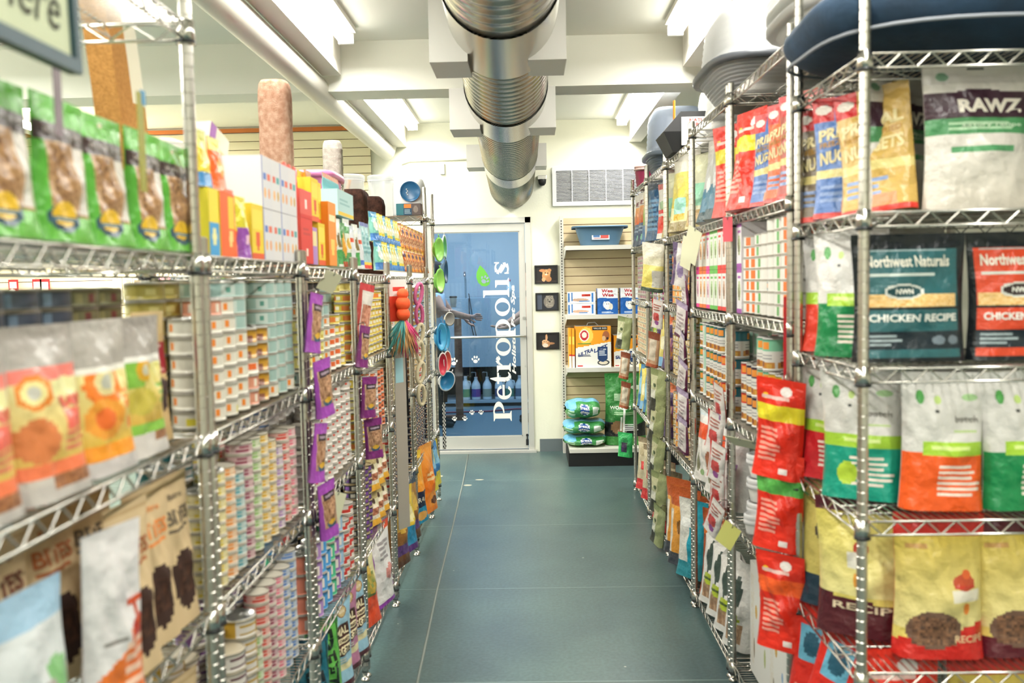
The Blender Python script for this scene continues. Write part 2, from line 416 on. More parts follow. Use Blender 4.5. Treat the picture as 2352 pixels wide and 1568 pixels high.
# conduit along the far wall
mb = MB(); mb.path([(-1.12, YF - .015, 2.63), (-1.05, YF - .015, 2.655), (-.4, YF - .015, 2.66)], .008, 6); mb.obj('conduit', 'cream_wall')
tag(bpy.data.objects['conduit'], 'thin painted conduit running along far wall above the glass door', 'pipe')
# worn patches of bare floor by the door
mat('bare_concrete', '#a8a897', rough=.8)
for i, (x, y, a, b_, w_) in enumerate([(-.79, 7.2, .075, .05, 'largest worn bare patch in the floor paint beside the far rack'), (-.5, 6.86, .035, .03, 'small worn bare patch in floor paint next to the joint bead'), (-.42, 7.05, .04, .02, 'faint thin worn patch in floor paint before the glass door')]):
    q = MB(); n = 14; q.add([(x + math.cos(t) * a * random.uniform(.75, 1.1), y + math.sin(t) * b_ * random.uniform(.75, 1.1), .0007) for t in [2 * PI * k / n for k in range(n)]], [tuple(range(n))])
    struct(q.obj('trim_%d' % (i + 4), 'bare_concrete'))

# ------------------------------------------------------------------ ceiling fixtures
def fixture(x, y0, y1, label, side):
    t = thing('ceiling_light', label, 'ceiling light', (x, y0, HC), 0, 'fluorescent ceiling fixtures')
    L_ = y1 - y0; hx = side * .075    # housing sits outboard of the tubes
    MB().box(min(hx, hx + side * .11), max(hx, hx + side * .11), 0, L_ + .2, -.21, 0).obj('housing', 'fixture_white', t)
    MB().box(-.06, .06, 0, L_ - .02, -.03, 0).obj('backplate', 'fixture_white', t)
    for k in (-1, 1):
        m = MB(); m.tube((k * .024, .03, -.062), (k * .024, L_ - .03, -.062), .02, 10)
        m.obj('tube', 'tube', t)
    for yy in (0, L_): MB().box(-.045, .045, yy - .012, yy + .012, -.085, -.03, bev=.004).obj('socket', 'white_plastic', t)
names = ['fluorescent ceiling fixture above the can racks, before the beam', 'fluorescent ceiling fixture beside white pipe, beyond the beam', 'fluorescent ceiling fixture above the bag racks, before the beam', 'fluorescent ceiling fixture above the vent grille, beyond the beam']
for i, (x, y0, y1) in enumerate(FIX):
    fixture(x, y0, y1, names[i] if i < 4 else ['twin tube ceiling fixture over the can racks near entrance', 'twin tube ceiling fixture over the bag racks near entrance', 'twin tube ceiling fixture behind viewpoint, can rack side', 'twin tube ceiling fixture behind viewpoint, bag rack side', 'ceiling fixture over the toy aisle, before the beam', 'ceiling fixture over the toy aisle beyond the beam', 'ceiling fixture over the toy aisle near the entrance'][i - 4], -1 if x < 0 else 1)

# ------------------------------------------------------------------ ventilation duct and pipe
mat('duct_metal', '#b9b6ac', rough=.27, metal=1); mat('galvanised', '#c9c8c3', rough=.55, metal=.55); mat('pipe_paint', '#d3d0c4', rough=.4)
def duct():
    t = thing('ventilation_duct', 'large spiral metal ventilation duct hanging down the middle of ceiling', 'duct', (0, 0, 0))
    ax = lambda y: (-.085 - .011 * (y - 3), 2.80 - .082 * (y - 3) if y < 5.4 else 2.603 - .068 * (y - 5.4))
    def sect(y0, y1, r0, r1, pitch, amp):
        mb = MB(); n = 40; rings = []; y = y0; pts = []
        while y < y1 - 1e-6:
            for dy, rr in ((0, 0), (pitch * .80, 0), (pitch * .84, amp), (pitch * .96, amp)):
                if y + dy < y1: pts.append((y + dy, rr))
            y += pitch
        pts.append((y1, 0)); vs = []
        for yy, e in pts:
            cx, cz = ax(yy); r = r0 + (r1 - r0) * (yy - y0) / (y1 - y0) + e
            vs += [(cx + r * math.cos(2 * PI * i / n), yy, cz + r * math.sin(2 * PI * i / n)) for i in range(n)]
        m = len(pts); mb.add(vs, [(j * n + i, (j + 1) * n + i, (j + 1) * n + (i + 1) % n, j * n + (i + 1) % n) for j in range(m - 1) for i in range(n)], None, True)
        return mb
    def smooth(y0, y1, r0, r1):
        mb = MB(); n = 40; vs = []
        for yy, r in ((y0, r0), (y1, r1)):
            cx, cz = ax(yy); vs += [(cx + r * math.cos(2 * PI * i / n), yy, cz + r * math.sin(2 * PI * i / n)) for i in range(n)]
        mb.add(vs, [(i, n + i, n + (i + 1) % n, (i + 1) % n) for i in range(n)], None, True); return mb
    sect(1.6, 3.62, .235, .235, .085, .004).obj('spiral_pipe', 'duct_metal', t)
    smooth(3.62, 4.15, .243, .236).obj('collar', 'duct_metal', t)
    sect(4.15, 5.02, .222, .222, .07, .004).obj('spiral_pipe', 'duct_metal', t)
    smooth(5.02, 5.42, .232, .222).obj('collar', 'duct_metal', t)
    sect(5.42, 6.75, .205, .205, .055, .004).obj('spiral_pipe', 'duct_metal', t)
    smooth(6.75, 7.1, .21, .207).obj('collar', 'duct_metal', t)
    sect(7.1, 8.19, .198, .192, .045, .006).obj('flexible_pipe', 'duct_metal', t)
    for (y, yb, w, zb, zt) in ((3.95, 4.26, .59, 2.506, 2.80), (5.2, 5.48, .604, 2.427, 2.66), (6.93, 7.18, .608, 2.428, 2.60)):
        cx, cz = ax(y)
        cx = {3.95: -.116, 5.2: -.132, 6.93: -.153}[y]
        for sg in (-1, 1):
            x0, x1 = cx + sg * .13, cx + sg * w / 2
            MB().box(min(x0, x1), max(x0, x1), y, yb, zb, zt).obj('branch_box', 'galvanised', t)
    return t
duct()
pp = MB(); pp.path([(-1.235, .5, 2.72), (-1.235, 5.35, 2.72), (-1.235, 8.05, 2.72), (-1.235, 8.19, 2.8)], .072, 20); o = pp.obj('overhead_pipe', 'pipe_paint')
tag(o, 'round grey painted pipe running overhead along the can racks', 'pipe')

# ------------------------------------------------------------------ wire shelving
def rail(mb, a, b, h, r=.0032, pitch=.034, zr=.0024, n=6):
    a = Vector(a); b = Vector(b); L_ = (b - a).length; d = (b - a) / L_
    mb.tube(a, b, r, n); dz = Vector((0, 0, -h)); mb.tube(a + dz, b + dz, r, n)
    k = max(2, int(L_ / pitch)); pts = []
    for i in range(k + 1):
        p = a + d * (L_ * i / k); pts.append(p + (dz if i % 2 else Vector((0, 0, 0))))
    for i in range(k): mb.tube(pts[i], pts[i + 1], zr, 4, caps=False)
def shelf_mesh(L_, D, gap=.019, fine=True):
    """wire shelf, length L_ along local x, depth D along local y (0..D), rail top at z=0"""
    mb = MB(); i0 = .0125
    rail(mb, (i0, 0, 0), (L_ - i0, 0, 0), .032); rail(mb, (i0, D, 0), (L_ - i0, D, 0), .032)
    rail(mb, (0, i0, 0), (0, D - i0, 0), .032, pitch=.045); rail(mb, (L_, i0, 0), (L_, D - i0, 0), .032, pitch=.045)
    for q in (.33, .67): rail(mb, (0, D * q, -.004), (L_, D * q, -.004), .02, .0025, .06, .0018, 4)
    k = int(L_ / gap)
    for i in range(1, k): mb.tube((L_ * i / k, 0, .001), (L_ * i / k, D, .001), .0017, 4, caps=False)
    for x in (0, L_):
        for y in (0, D): mb.tube((x, y, -.04), (x, y, .006), .0185, 12, r1=.0165)
    nf = len(mb.f)
    for x in (0, L_):
        for y in (0, D): mb.lathe([(.0182, -.0405), (.0192, -.0405), (.0192, -.0335), (.0182, -.0335)], 12, cx=x, cy=y)
    me = mb.mesh('wire_shelf', 'chrome'); me.materials.append(MATS['black_sleeve']); mi = [0] * nf + [1] * (len(mb.f) - nf); me.polygons.foreach_set('material_index', mi); return me
def post_mesh(h):
    mb = MB(); prof = [(.0, .018), (.0125, .018)]; z = .04
    prof = [(.0125, .03)]
    while z < h - .03:
        prof += [(.0125, z), (.0112, z + .0012), (.0112, z + .0028), (.0125, z + .004)]; z += .0254
    prof += [(.0125, h), (.009, h + .004), (0.0005, h + .005)]
    mb.lathe(prof, 12, smooth=False); return mb.mesh('post', 'chrome_post')
def foot_mesh():
    mb = MB(); mb.lathe([(.0005, 0), (.0175, 0), (.0175, .006), (.012, .012), (.0065, .014), (.0065, .034), (.0135, .034), (.0135, .06)], 12); return mb.mesh('foot', 'chrome')
FOOT = foot_mesh(); _pm = {}; _sm = {}
def rack(label, org, rz, L_, D, levels, hpost, group='chrome wire racks along the aisle'):
    t = thing('wire_rack', label, 'shelving rack', org, rz, group)
    key = round(hpost, 2)
    if key not in _pm: _pm[key] = post_mesh(hpost)
    k2 = (round(L_, 3), D)
    if k2 not in _sm: _sm[k2] = shelf_mesh(L_, D)
    for x in (0, L_):
        for y in (0, D):
            p = link('post', _pm[key], t, (x, y, 0)); link('foot', FOOT, p)
    for z in levels: link('wire_shelf', _sm[k2], t, (0, 0, z))
    return t
XL, XR, DEP = -.675, .762, .46
YL = [1.02, 1.845, 2.675, 3.48, 4.29, 5.11, 5.92, 6.42]
LVL = [[2.085, 1.625, 1.253, .885, .475, .12], [1.625, 1.253, .885, .475, .12], [1.615, 1.253, .885, .475, .12], [1.6, 1.25, .895, .49, .12], [1.595, 1.25, .96, .51, .13], [1.59, 1.245, .95, .51, .14], [2.0, 1.59, 1.245, .94, .51, .14]]
rkL = ['chrome wire rack of green treat pouches and kraft bags, nearest the viewer', 'chrome wire rack of white and teal cans behind the kraft bag rack', 'chrome wire rack of small white cans with purple packets hung before it', 'chrome wire rack with yellow and orange cans, magenta packets at its post', 'chrome wire rack behind the feather toy and the long grey strip', 'chrome wire rack of navy cans above the yellow and orange bags', 'chrome wire end rack by the glass door, green bowls on its post']
for i in range(6):   # rz +90: local x -> +Y, local y -> -X
    rack(rkL[i], (XL, YL[i] + .0195, 0), PI / 2, YL[i + 1] - YL[i] - .039, DEP, LVL[i], 2.2 if i == 0 else 1.66)
rack(rkL[6], (XL, YL[6] + .0195, 0), PI / 2, YL[7] - YL[6] - .039, .91, LVL[6], 2.18)
YR = [2.63, 3.44, 4.235, 5.03, 5.825, 6.635]
LVR = [[2.235, 1.785, 1.422, 1.02, .63, .07], [2.235, 1.785, 1.415, 1.02, .63, .07], [2.19, 1.78, 1.415, 1.03, .64, .07], [2.19, 1.78, 1.415, 1.03, .64, .07], [2.19, 1.78, 1.41, 1.03, .64, .07]]
rkR = ['chrome wire rack of white cans and cartons next to the turned rack', 'chrome wire rack with white pet food bags on its bottom shelf', 'chrome wire rack with orange and teal bags low down, striped packets hung', 'chrome wire rack with olive packets hanging down its post', 'chrome wire rack farthest along bag side, next to the slatwall unit']
for i in range(5):   # rz -90: local x -> -Y, local y -> +X
    rack(rkR[i], (XR, YR[i + 1] - .0195, 0), -PI / 2, YR[i + 1] - YR[i] - .039, DEP, LVR[i], 2.275)
LVN = [2.055, 1.70, 1.342, .985, .622, .27]
rack('chrome wire rack turned across the aisle end, holding large dog food bags', (XR + .003, 2.085, 0), 0, .91, .5, LVN, 2.4)
# ------------------------------------------------------------------ glass door
PX = .003952          # one photo pixel on the door plane, in metres
def glass_mat(name, tint, rough=0.0):
    m = bpy.data.materials.new(name); m.use_nodes = True; nt = m.node_tree; N = nt.nodes; N.remove(N['Principled BSDF']); out = N['Material Output']
    t = N.new('ShaderNodeBsdfTransparent'); t.inputs[0].default_value = lin(tint); g = N.new('ShaderNodeBsdfGlossy'); g.inputs['Roughness'].default_value = rough; g.inputs[0].default_value = (.9, .95, 1, 1)
    f = N.new('ShaderNodeFresnel'); f.inputs[0].default_value = 1.5; mx = N.new('ShaderNodeMixShader'); nt.links.new(f.outputs[0], mx.inputs[0]); nt.links.new(t.outputs[0], mx.inputs[1]); nt.links.new(g.outputs[0], mx.inputs[2]); nt.links.new(mx.outputs[0], out.inputs[0])
    MATS[name] = m; return m
glass_mat('door_glass', '#d0dce8'); glass_mat('clear_plastic', '#e8eaef', .1); glass_mat('frame_glass', '#f4f4f4')
mat('vinyl_white', '#f0ede6', rough=.6); mat('vinyl_green', '#5fae3c', rough=.6); mat('steel', '#c3c3c0', rough=.3, metal=1); mat('seal_dark', '#585a58', rough=.7)
mb = MB(); J = .05
mb.box(DX0, DX0 + J, YF - .012, YF + .1, 0, DH); mb.box(DX1 - J, DX1, YF - .012, YF + .1, 0, DH); mb.box(DX0, DX1, YF - .012, YF + .1, DH - J, DH)
struct(mb.obj('trim_9', 'door_metal'))
struct(MB().box(DX0, DX1 + .02, YF - .06, YF + .1, 0, .02).obj('trim_10', 'door_metal'))
door = bpy.data.objects.new('door_1', None); COL.objects.link(door); struct(door); door.location = (0, YF + .01, 0)
lx0, lx1, lz0, lz1 = DX0 + J + .004, DX1 - J - .004, .03, DH - J - .005
gx0, gx1, gz0, gz1 = lx0 + .055, -.082, .142, 2.012
mb = MB()
mb.box(lx0, gx0, 0, .045, lz0, lz1); mb.box(gx1, lx1, 0, .045, lz0, lz1); mb.box(gx0, gx1, 0, .045, lz0, gz0); mb.box(gx0, gx1, 0, .045, gz1, lz1)
mb.obj('door_frame', 'door_metal', door)
MB().box(gx0, gx1, .018, .026, gz0, gz1).obj('door_glass', 'door_glass', door)
mb = MB(); q = .008
mb.box(gx0, gx0 + q, .008, .018, gz0, gz1); mb.box(gx1 - q, gx1, .008, .018, gz0, gz1); mb.box(gx0, gx1, .008, .018, gz0, gz0 + q); mb.box(gx0, gx1, .008, .018, gz1 - q, gz1)
mb.obj('glazing_bead', 'door_metal', door)
mb = MB(); mb.path([(gx0 - .02, 0, 1.062), (gx0 - .02, -.06, 1.062), (gx1 + .025, -.06, 1.062), (gx1 + .035, -.045, 1.062), (gx1 + .035, 0, 1.062)], .0115, 10); mb.obj('push_bar', 'steel', door)
MB().tube((gx1 + .032, -.008, 1.225), (gx1 + .032, .001, 1.225), .014, 16).obj('lock_cylinder', 'steel', door)
MB().tube((gx1 + .034, -.004, .785), (gx1 + .034, .001, .785), .007, 8).obj('screw', 'steel', door)
mb = MB(); mb.box(gx1 + .028, gx1 + .052, -.016, 0, .06, .115, bev=.003); mb.tube((gx1 + .04, -.01, .115), (gx1 + .04, -.01, .15), .005, 8); mb.tube((gx1 + .04, -.016, .152), (gx1 + .04, -.002, .152), .012, 12); mb.obj('foot_bolt', 'black', door)
# lettering and marks on the glass: built as strokes, reading upwards
def sign_xy(px, py):
    return (px - 1215 - .0187 * 0) * PX + .0, CAMH + (646.5 - py) * PX
class Letters:
    def __init__(s): s.mb = MB()
    def quad(s, p): s.P(p)
    def P(s, pts):
        s.k = getattr(s, 'k', 0) + 1; a_ = sum(pts[i][0] * pts[(i + 1) % len(pts)][1] - pts[(i + 1) % len(pts)][0] * pts[i][1] for i in range(len(pts)))
        if a_ > 0: pts = pts[::-1]
        s.mb.add([(s.tr(a, b)[0], -.00004 * s.k, s.tr(a, b)[2]) for a, b in pts], [tuple(range(len(pts)))])
    def tr(s, a, b):   # a: along the reading direction in px, b: up from the baseline
        return (s.bx - b * PX, 0, s.bz + a * PX)
    def ring(s, cx, cy, rx, ry, thick, thin, a0=0, a1=360, n=36):
        for i in range(n):
            t0, t1 = [math.radians(a0 + (a1 - a0) * (i + k) / n) for k in (0, 1)]
            s.P([(cx + rx * math.cos(t0), cy + ry * math.sin(t0)), (cx + rx * math.cos(t1), cy + ry * math.sin(t1)),
                 (cx + (rx - thick) * math.cos(t1), cy + (ry - thin) * math.sin(t1)), (cx + (rx - thick) * math.cos(t0), cy + (ry - thin) * math.sin(t0))])
    def stem(s, x, y0, y1, w, sf0=1, sf1=1):
        s.P([(x, y0), (x + w, y0), (x + w, y1), (x, y1)])
        for y, k, on in ((y0, 1, sf0), (y1, -1, sf1)):
            if on == 1 or on == 3: s.P([(x - w * .5, y), (x + w * 1.5, y), (x + w * 1.5, y + k * 1.6), (x + w, y + k * 4.2), (x, y + k * 4.2), (x - w * .5, y + k * 1.6)])
            if on == 2: s.P([(x - w * .6, y), (x + w, y), (x + w, y - 4), (x, y - 5), (x - w * .6, y - 2)])
    def strip(s, pts):
        for (x0, y0, w0), (x1, y1, w1) in zip(pts, pts[1:]):
            d = math.hypot(x1 - x0, y1 - y0); nx, ny = -(y1 - y0) / d, (x1 - x0) / d
            s.P([(x0 - nx * w0, y0 - ny * w0), (x1 - nx * w1, y1 - ny * w1), (x1 + nx * w1, y1 + ny * w1), (x0 + nx * w0, y0 + ny * w0)])
L_ = Letters(); L_.bx, L_.bz = sign_xy(1169, 971)
H_, CAP, ASC = 32, 42, 60
L_.stem(7, 0, CAP, 12); L_.ring(20, CAP - 12.5, 27, 13, 12, 3, -90, 90)                              # P
L_.ring(69, 16, 17.5, 17, 8.5, 3, 25, 322); L_.P([(58, 15), (85.5, 15), (86.5, 20), (58, 20)])        # e
L_.strip([(101, 48, 1), (99, 34, 5), (98, 12, 5), (101, 4, 4.5), (108, 2, 2.5), (115, 6, 1)]); L_.P([(88, 27.5), (114, 27.5), (114, 32), (88, 32)])   # t
L_.stem(121, 0, H_, 10, 1, 2); L_.strip([(131, 19, 1), (136, 28, 3), (143, 31, 4), (149, 27, 5), (150, 25, 3)])                 # r
L_.ring(174, 16, 21, 17.5, 10, 3)                                                                  # o
L_.stem(200, -13, H_, 11, 1, 2); L_.ring(217, 16, 21, 17.5, 10.5, 3, -150, 150)                      # p
L_.ring(266, 16, 21, 17.5, 10, 3)                                                                  # o
L_.stem(294, 0, ASC, 10.5, 1, 2)                                                                   # l
L_.stem(317, 0, H_, 10.5, 1, 2)                                                                    # i
L_.strip([(344, 7, 1), (346, 2.5, 2), (355, 1.5, 2), (364, 6, 4.5), (362, 12, 5.5), (353, 17, 5.5), (346, 22, 5), (347, 28, 3.8), (356, 31, 2), (364, 29, 1.6), (367, 23, .8)])   # s
L_.P([(342, 0), (345, 0), (345, 10), (342, 10)]); L_.P([(366, 22), (369, 22), (369, 33), (366, 33)])
o = L_.mb.obj('door_lettering', 'vinyl_white', door, (0, .016, 0)); o['label'] = 'white serif lettering Petropolis'
mb = MB(); gv, gf, asp = glyphs('Holistic Pet Spa', .03, .25)
bx, bz = sign_xy(1184, 861); l = (861 - 655) * PX
mb.add([(bx - y * .047, 0, bz + x * l) for x, y in gv], gf); o = mb.obj('door_lettering', 'vinyl_white', door, (0, .0155, 0)); o['label'] = 'white slanted lettering Holistic Pet Spa'
def ell(mb, cx, cz, rx, rz, rot=0, n=14, y=0):
    c, s = math.cos(rot), math.sin(rot)
    mb.add([(cx + rx * math.cos(t) * c - rz * math.sin(t) * s, y, cz + rx * math.cos(t) * s + rz * math.sin(t) * c) for t in [2 * PI * i / n for i in range(n)]], [tuple(range(n))])
def paw(mb, px, py, sz, rot=0, y=0):
    x, z = sign_xy(px, py); r = sz * PX / 2; c, s = math.cos(rot), math.sin(rot)
    for a, b, rx, rz, q in ((0, -.35, .52, .42, 0), (-.72, .12, .19, .3, .4), (-.27, .62, .2, .32, .12), (.27, .62, .2, .32, -.12), (.72, .12, .19, .3, -.4)):
        ell(mb, x + (a * c - b * s) * r, z + (a * s + b * c) * r, rx * r, rz * r, rot + q, y=y)
for px, py, sz, ro in ((1037, 830, 21, .1), (1088, 826, 20, -.05), (1036, 963, 13, .2), (1060, 963, 13, -.1), (1077, 949, 13, .1), (1098, 949, 13, .15)):
    m = MB(); paw(m, px, py, sz, ro); m.obj('paw_print', 'vinyl_white', door, (0, .016, 0))
lf = MB(); pts = [(1103, 608), (1112, 617), (1120, 629), (1126, 643), (1124, 652), (1117, 657), (1106, 656), (1098, 648), (1094, 636), (1095, 625), (1099, 616)]
lf.add([(lambda q: (q[0], 0, q[1]))(sign_xy(*p)) for p in pts], [tuple(range(len(pts)))]); lo_ = lf.obj('leaf_emblem', 'vinyl_green', door, (0, .016, 0))
m = MB(); paw(m, 1113, 642, 22, -.6, -.002); mat('vinyl_grey', '#8b9ab0', rough=.6); m.obj('paw_print', 'vinyl_grey', lo_)

# ------------------------------------------------------------------ room behind the glass
mat('spa_wall', '#b2c0c8', rough=.7); mat('spa_panel', '#93a8b4', rough=.35); mat('spa_floor', '#5d7785', rough=.4); mat('spa_dark', '#1b2426', rough=.8)
mat('brown_wood', '#6b4c3a', rough=.6, noise=('#8a6650', 9)); mat('skin', '#b98f7b', rough=.6)
SY0, SY1 = YF + .12, 12.2
struct(MB().box(-3, 1.6, SY0, SY1, -.1, 0).obj('floor_spa', 'spa_floor')); struct(MB().box(-3, 1.6, SY0, SY1, 2.95, 3.05).obj('ceiling_spa', 'ceiling_paint'))
struct(MB().box(-3, 1.6, SY1, SY1 + .1, 0, 2.95).obj('wall_spa_back', 'spa_wall'))
struct(MB().box(-3.1, -3, SY0, SY1, 0, 2.95).obj('wall_spa_left', 'spa_wall')); struct(MB().box(1.6, 1.7, SY0, SY1, 0, 2.95).obj('wall_spa_right', 'spa_wall'))
t = thing('bathing_tub', 'blue panelled pet bathing tub with dark open shelf below, behind glass', 'tub', (-.7, 11.6, 0))
MB().box(-1.1, 1.1, -.35, .58, .5, 1.36).obj('tub_body', 'spa_panel', t)
m = MB(); m.box(-1.1, 1.1, .3, .55, .04, .5); m.obj('back_panel', 'spa_dark', t); MB().box(-1.1, 1.1, -.35, .3, .045, .075).obj('bottom_shelf', 'spa_panel', t)
for x in (-1.08, 1.08): MB().box(x - .03, x + .03, -.33, -.27, 0, .5).obj('leg', 'steel', t)
MB().path([(-.1, -.2, 1.36), (-.1, -.2, 1.6), (-.1, -.3, 1.68), (-.1, -.38, 1.64)], .012, 8).obj('spout', 'steel', t)
mat('bottle_plastic', '#c4d4dc', rough=.4)
def bottle(px, kind, lc, label):
    x = (px - 1213) * 11.35 / 2075; t = thing('shampoo_bottle', label, 'bottle', (x, 11.35, .0755), random.uniform(-.1, .1), 'gallon bottles under the tub')
    m = MB(); r = .058
    m.lathe([(.0005, 0), (r * .95, .002), (r, .012), (r, .17), (r * .9, .2), (r * .5, .24), (.022, .255), (.022, .275)], 20, pw=2.8 if kind else 2)
    if kind: m.path([(r * .5, 0, .235), (r * .95, 0, .23), (r * 1.05, 0, .2), (r * 1.0, 0, .165)], .011, 8)
    m.obj('bottle_body', 'bottle_plastic', t)
    m = MB(); m.tube((0, 0, .273), (0, 0, .3 if kind else .288), .022, 12)
    if not kind: m.path([(0, 0, .288), (0, 0, .345), (-.05, 0, .35), (-.055, 0, .34)], .006, 8)
    m.obj('cap' if kind else 'pump', 'white_plastic', t)
    m = MB(); m.lathe([(r * 1.012, .04), (r * 1.012, .14)], 20, lin(lc), pw=2.8 if kind else 2); m.obj('label_band', 'paperboard', t)
for a in ((1062, 1, '#2f8a6e', 'gallon bottle with green label, first under tub behind the glass'), (1086, 0, '#5a4a93', 'pump bottle with violet label under the tub behind glass'), (1112, 0, '#8d9a8c', 'pump bottle with faded botanical label under tub'), (1140, 1, '#44507e', 'gallon bottle with navy label behind the big lettering'), (1164, 1, '#3d7d6a', 'gallon bottle with teal label behind the big lettering'), (1187, 1, '#3f5c78', 'gallon bottle with slate label beside the door stile')): bottle(*a)
t = thing('wooden_stand', 'brown wooden stand post on flat foot behind the glass door', 'stand', (-.81, 10.2, 0))
MB().box(-.045, .035, -.03, .03, .05, 1.15).obj('post', 'brown_wood', t); MB().box(-.4, .06, -.06, .06, 0, .05).obj('foot', 'brown_wood', t)
m = MB(); m.path([(-.75, 11.2, 1.36), (-.745, 11.18, 1.1), (-.72, 11.18, 1.0), (-.70, 11.18, .9)], .006, 6); m.path([(-.75, 11.2, 1.42), (-.69, 11.18, 1.0), (-.66, 11.18, .86)], .006, 6)
tag(m.obj('hanging_lead', 'black'), 'black grooming lead hanging against the blue tub behind glass', 'lead')
mat('hose_red', '#7c3346', rough=.6); m = MB(); m.path([(-1.6, 10.6, .012), (-1.0, 10.7, .012), (-.5, 10.75, .012), (-.2, 10.9, .012), (.3, 10.9, .012)], .01, 6); tag(m.obj('floor_hose', 'hose_red'), 'dark red hose lying on the blue floor behind glass', 'hose')

def person(label, loc, rz, bones, cols, hand_col=None):
    """bones: list of (name_a, point, parent_index, radius, colour)"""
    me = bpy.data.meshes.new('person'); me.from_pydata([b[0] for b in bones], [(i, b[1]) for i, b in enumerate(bones) if b[1] is not None], [])
    o = bpy.data.objects.new('person', me); COL.objects.link(o)
    sk = o.modifiers.new('skin', 'SKIN'); ss = o.modifiers.new('sub', 'SUBSURF'); ss.levels = 2; ss.render_levels = 2
    for i, b in enumerate(bones): me.skin_vertices[0].data[i].radius = (b[2], b[2] * (b[4] if len(b) > 4 else 1)); me.skin_vertices[0].data[i].use_root = (i == 0)
    dg = bpy.context.evaluated_depsgraph_get(); dg.update(); nm = bpy.data.meshes.new_from_object(o.evaluated_get(dg)); bpy.data.objects.remove(o)
    segs = [(Vector(b[0]), Vector(bones[b[1]][0]), b[3]) for b in bones if b[1] is not None]
    def near(p):
        best = None
        for a, c, col in segs:
            d = c - a; t_ = max(0, min(1, (p - a).dot(d) / max(1e-9, d.length_squared))); q = (p - (a + d * t_)).length
            if best is None or q < best[0]: best = (q, col)
        return best[1]
    cc = []
    for p in nm.polygons:
        c = lin(near(Vector(p.center))); cc += [c] * p.loop_total
    ca = nm.color_attributes.new('Col', 'FLOAT_COLOR', 'CORNER'); ca.data.foreach_set('color', np.array(cc, dtype=np.float32).ravel())
    nm.polygons.foreach_set('use_smooth', [True] * len(nm.polygons)); nm.materials.clear(); nm.materials.append(MATS['matte_print'])
    r = bpy.data.objects.new('person', nm); COL.objects.link(r); r.location = loc; r.rotation_euler = (0, 0, rz)
    tag(r, label, 'person'); return r
def hand(b, wrist_i, w, d, side, col):
    """five fingers and a palm along direction d from wrist w"""
    w = Vector(w); d = Vector(d).normalized(); s = Vector(side).normalized(); n = d.cross(s)
    palm = w + d * .06; b.append((tuple(palm), wrist_i, .026, col, .55)); pi = len(b) - 1
    for k, (off, ln) in enumerate(((-.03, .065), (-.01, .08), (.011, .074), (.03, .058))):
        base = palm + d * .03 + s * off; m_ = base + d * ln * .5 + n * .012; e = base + d * ln * .9 + n * .035
        b.append((tuple(base), pi, .0105, col)); b.append((tuple(m_), len(b) - 1, .0092, col)); b.append((tuple(e), len(b) - 1, .008, col))
    tb = w + d * .035 - s * .035; te = tb + d * .05 - s * .025 + n * .02
    b.append((tuple(tb), wrist_i, .013, col)); b.append((tuple(te), len(b) - 1, .009, col))
SK, TR, SH = '#b98f7b', '#15181d', '#9fb6c9'
def body(shirt, trouser, skin, arms):
    b = [((0, 0, .95), None, .14, trouser, .75), ((0, 0, 1.12), 0, .125, shirt, .75), ((0, 0, 1.33), 1, .15, shirt, .7), ((0, 0, 1.45), 2, .085, shirt), ((0, -.01, 1.52), 3, .05, skin), ((0, -.02, 1.60), 4, .072, skin), ((0, -.02, 1.70), 5, .07, skin)]
    for s in (-1, 1):
        k = len(b); b += [((s * .09, 0, .88), 0, .09, trouser), ((s * .1, -.02, .5), k, .062, trouser), ((s * .1, .02, .1), k + 1, .045, trouser), ((s * .1, -.03, .04), k + 2, .04, '#22252a'), ((s * .11, -.16, .03), k + 3, .03, '#22252a')]
    for s, pts in zip((-1, 1), arms):
        k = len(b); b.append(((s * .17, 0, 1.4), 2, .058, shirt))
        b.append((pts[0], k, .043, skin)); b.append((pts[1], k + 1, .027, skin)); hand(b, k + 2, pts[1], pts[2], pts[3], skin)
    return b
mat('hair_dark', '#2a201c', rough=.8)
def head_bits(p, skin):
    m = MB(); m.lathe([(.0005, .125), (.045, .118), (.078, .08), (.088, .03), (.086, -.02), (.07, -.07), (.05, -.09)], 16, cx=0, cy=.018, sy=1.08); m.obj('hair', 'hair_dark', p, (0, 0, 1.67))
    for s in (-1, 1): MB().lathe([(.0005, .006), (.007, .003), (.007, -.003), (.0005, -.006)], 8, cx=s * .03, cy=-.092).obj('eye', 'black', p, (0, 0, 1.655))
    m = MB(); m.path([(0, -.088, 1.66), (0, -.105, 1.63), (0, -.09, 1.62)], [.008, .012, .006], 8); m.obj('nose', 'skin', p)
    m = MB(); m.box(-.022, .022, -.094, -.086, 1.585, 1.592, bev=.002); mat('lip', '#94595a'); m.obj('mouth', 'lip', p)
p1 = person('person in light blue top and black trousers, arm stretched across a cup, behind glass', (-.99, 9.75, 0), PI * .5,
            body('#a9c0d4', TR, SK, [((-.25, -.08, 1.26), (-.16, -.33, 1.2), (.1, -1, -.1), (0, 0, 1)), ((.2, -.12, 1.22), (.04, -.27, 1.19), (.0, -.6, -.8), (1, 0, 0))]), None); head_bits(p1, SK)
p2 = person('person in black sleeves with bent forearm, half hidden by the door stile', (.02, 10.0, 0), -PI * .5,
            body('#14161a', '#1b1e24', SK, [((-.25, -.1, 1.2), (-.12, -.3, 1.08), (.1, -1, -.3), (1, 0, 0)), ((.25, -.05, 1.18), (.16, -.26, 1.06), (-.2, -1, -.1), (1, 0, 0))]), None); head_bits(p2, SK)
t = thing('coffee_cup', 'paper coffee cup with black lid held behind the glass door', 'cup', (-.80, 9.50, 1.30)); m = MB(); m.lathe([(.0005, 0), (.029, 0), (.038, .1)], 18, lin('#d8d5cf')); m.obj('cup_body', 'paperboard', t)
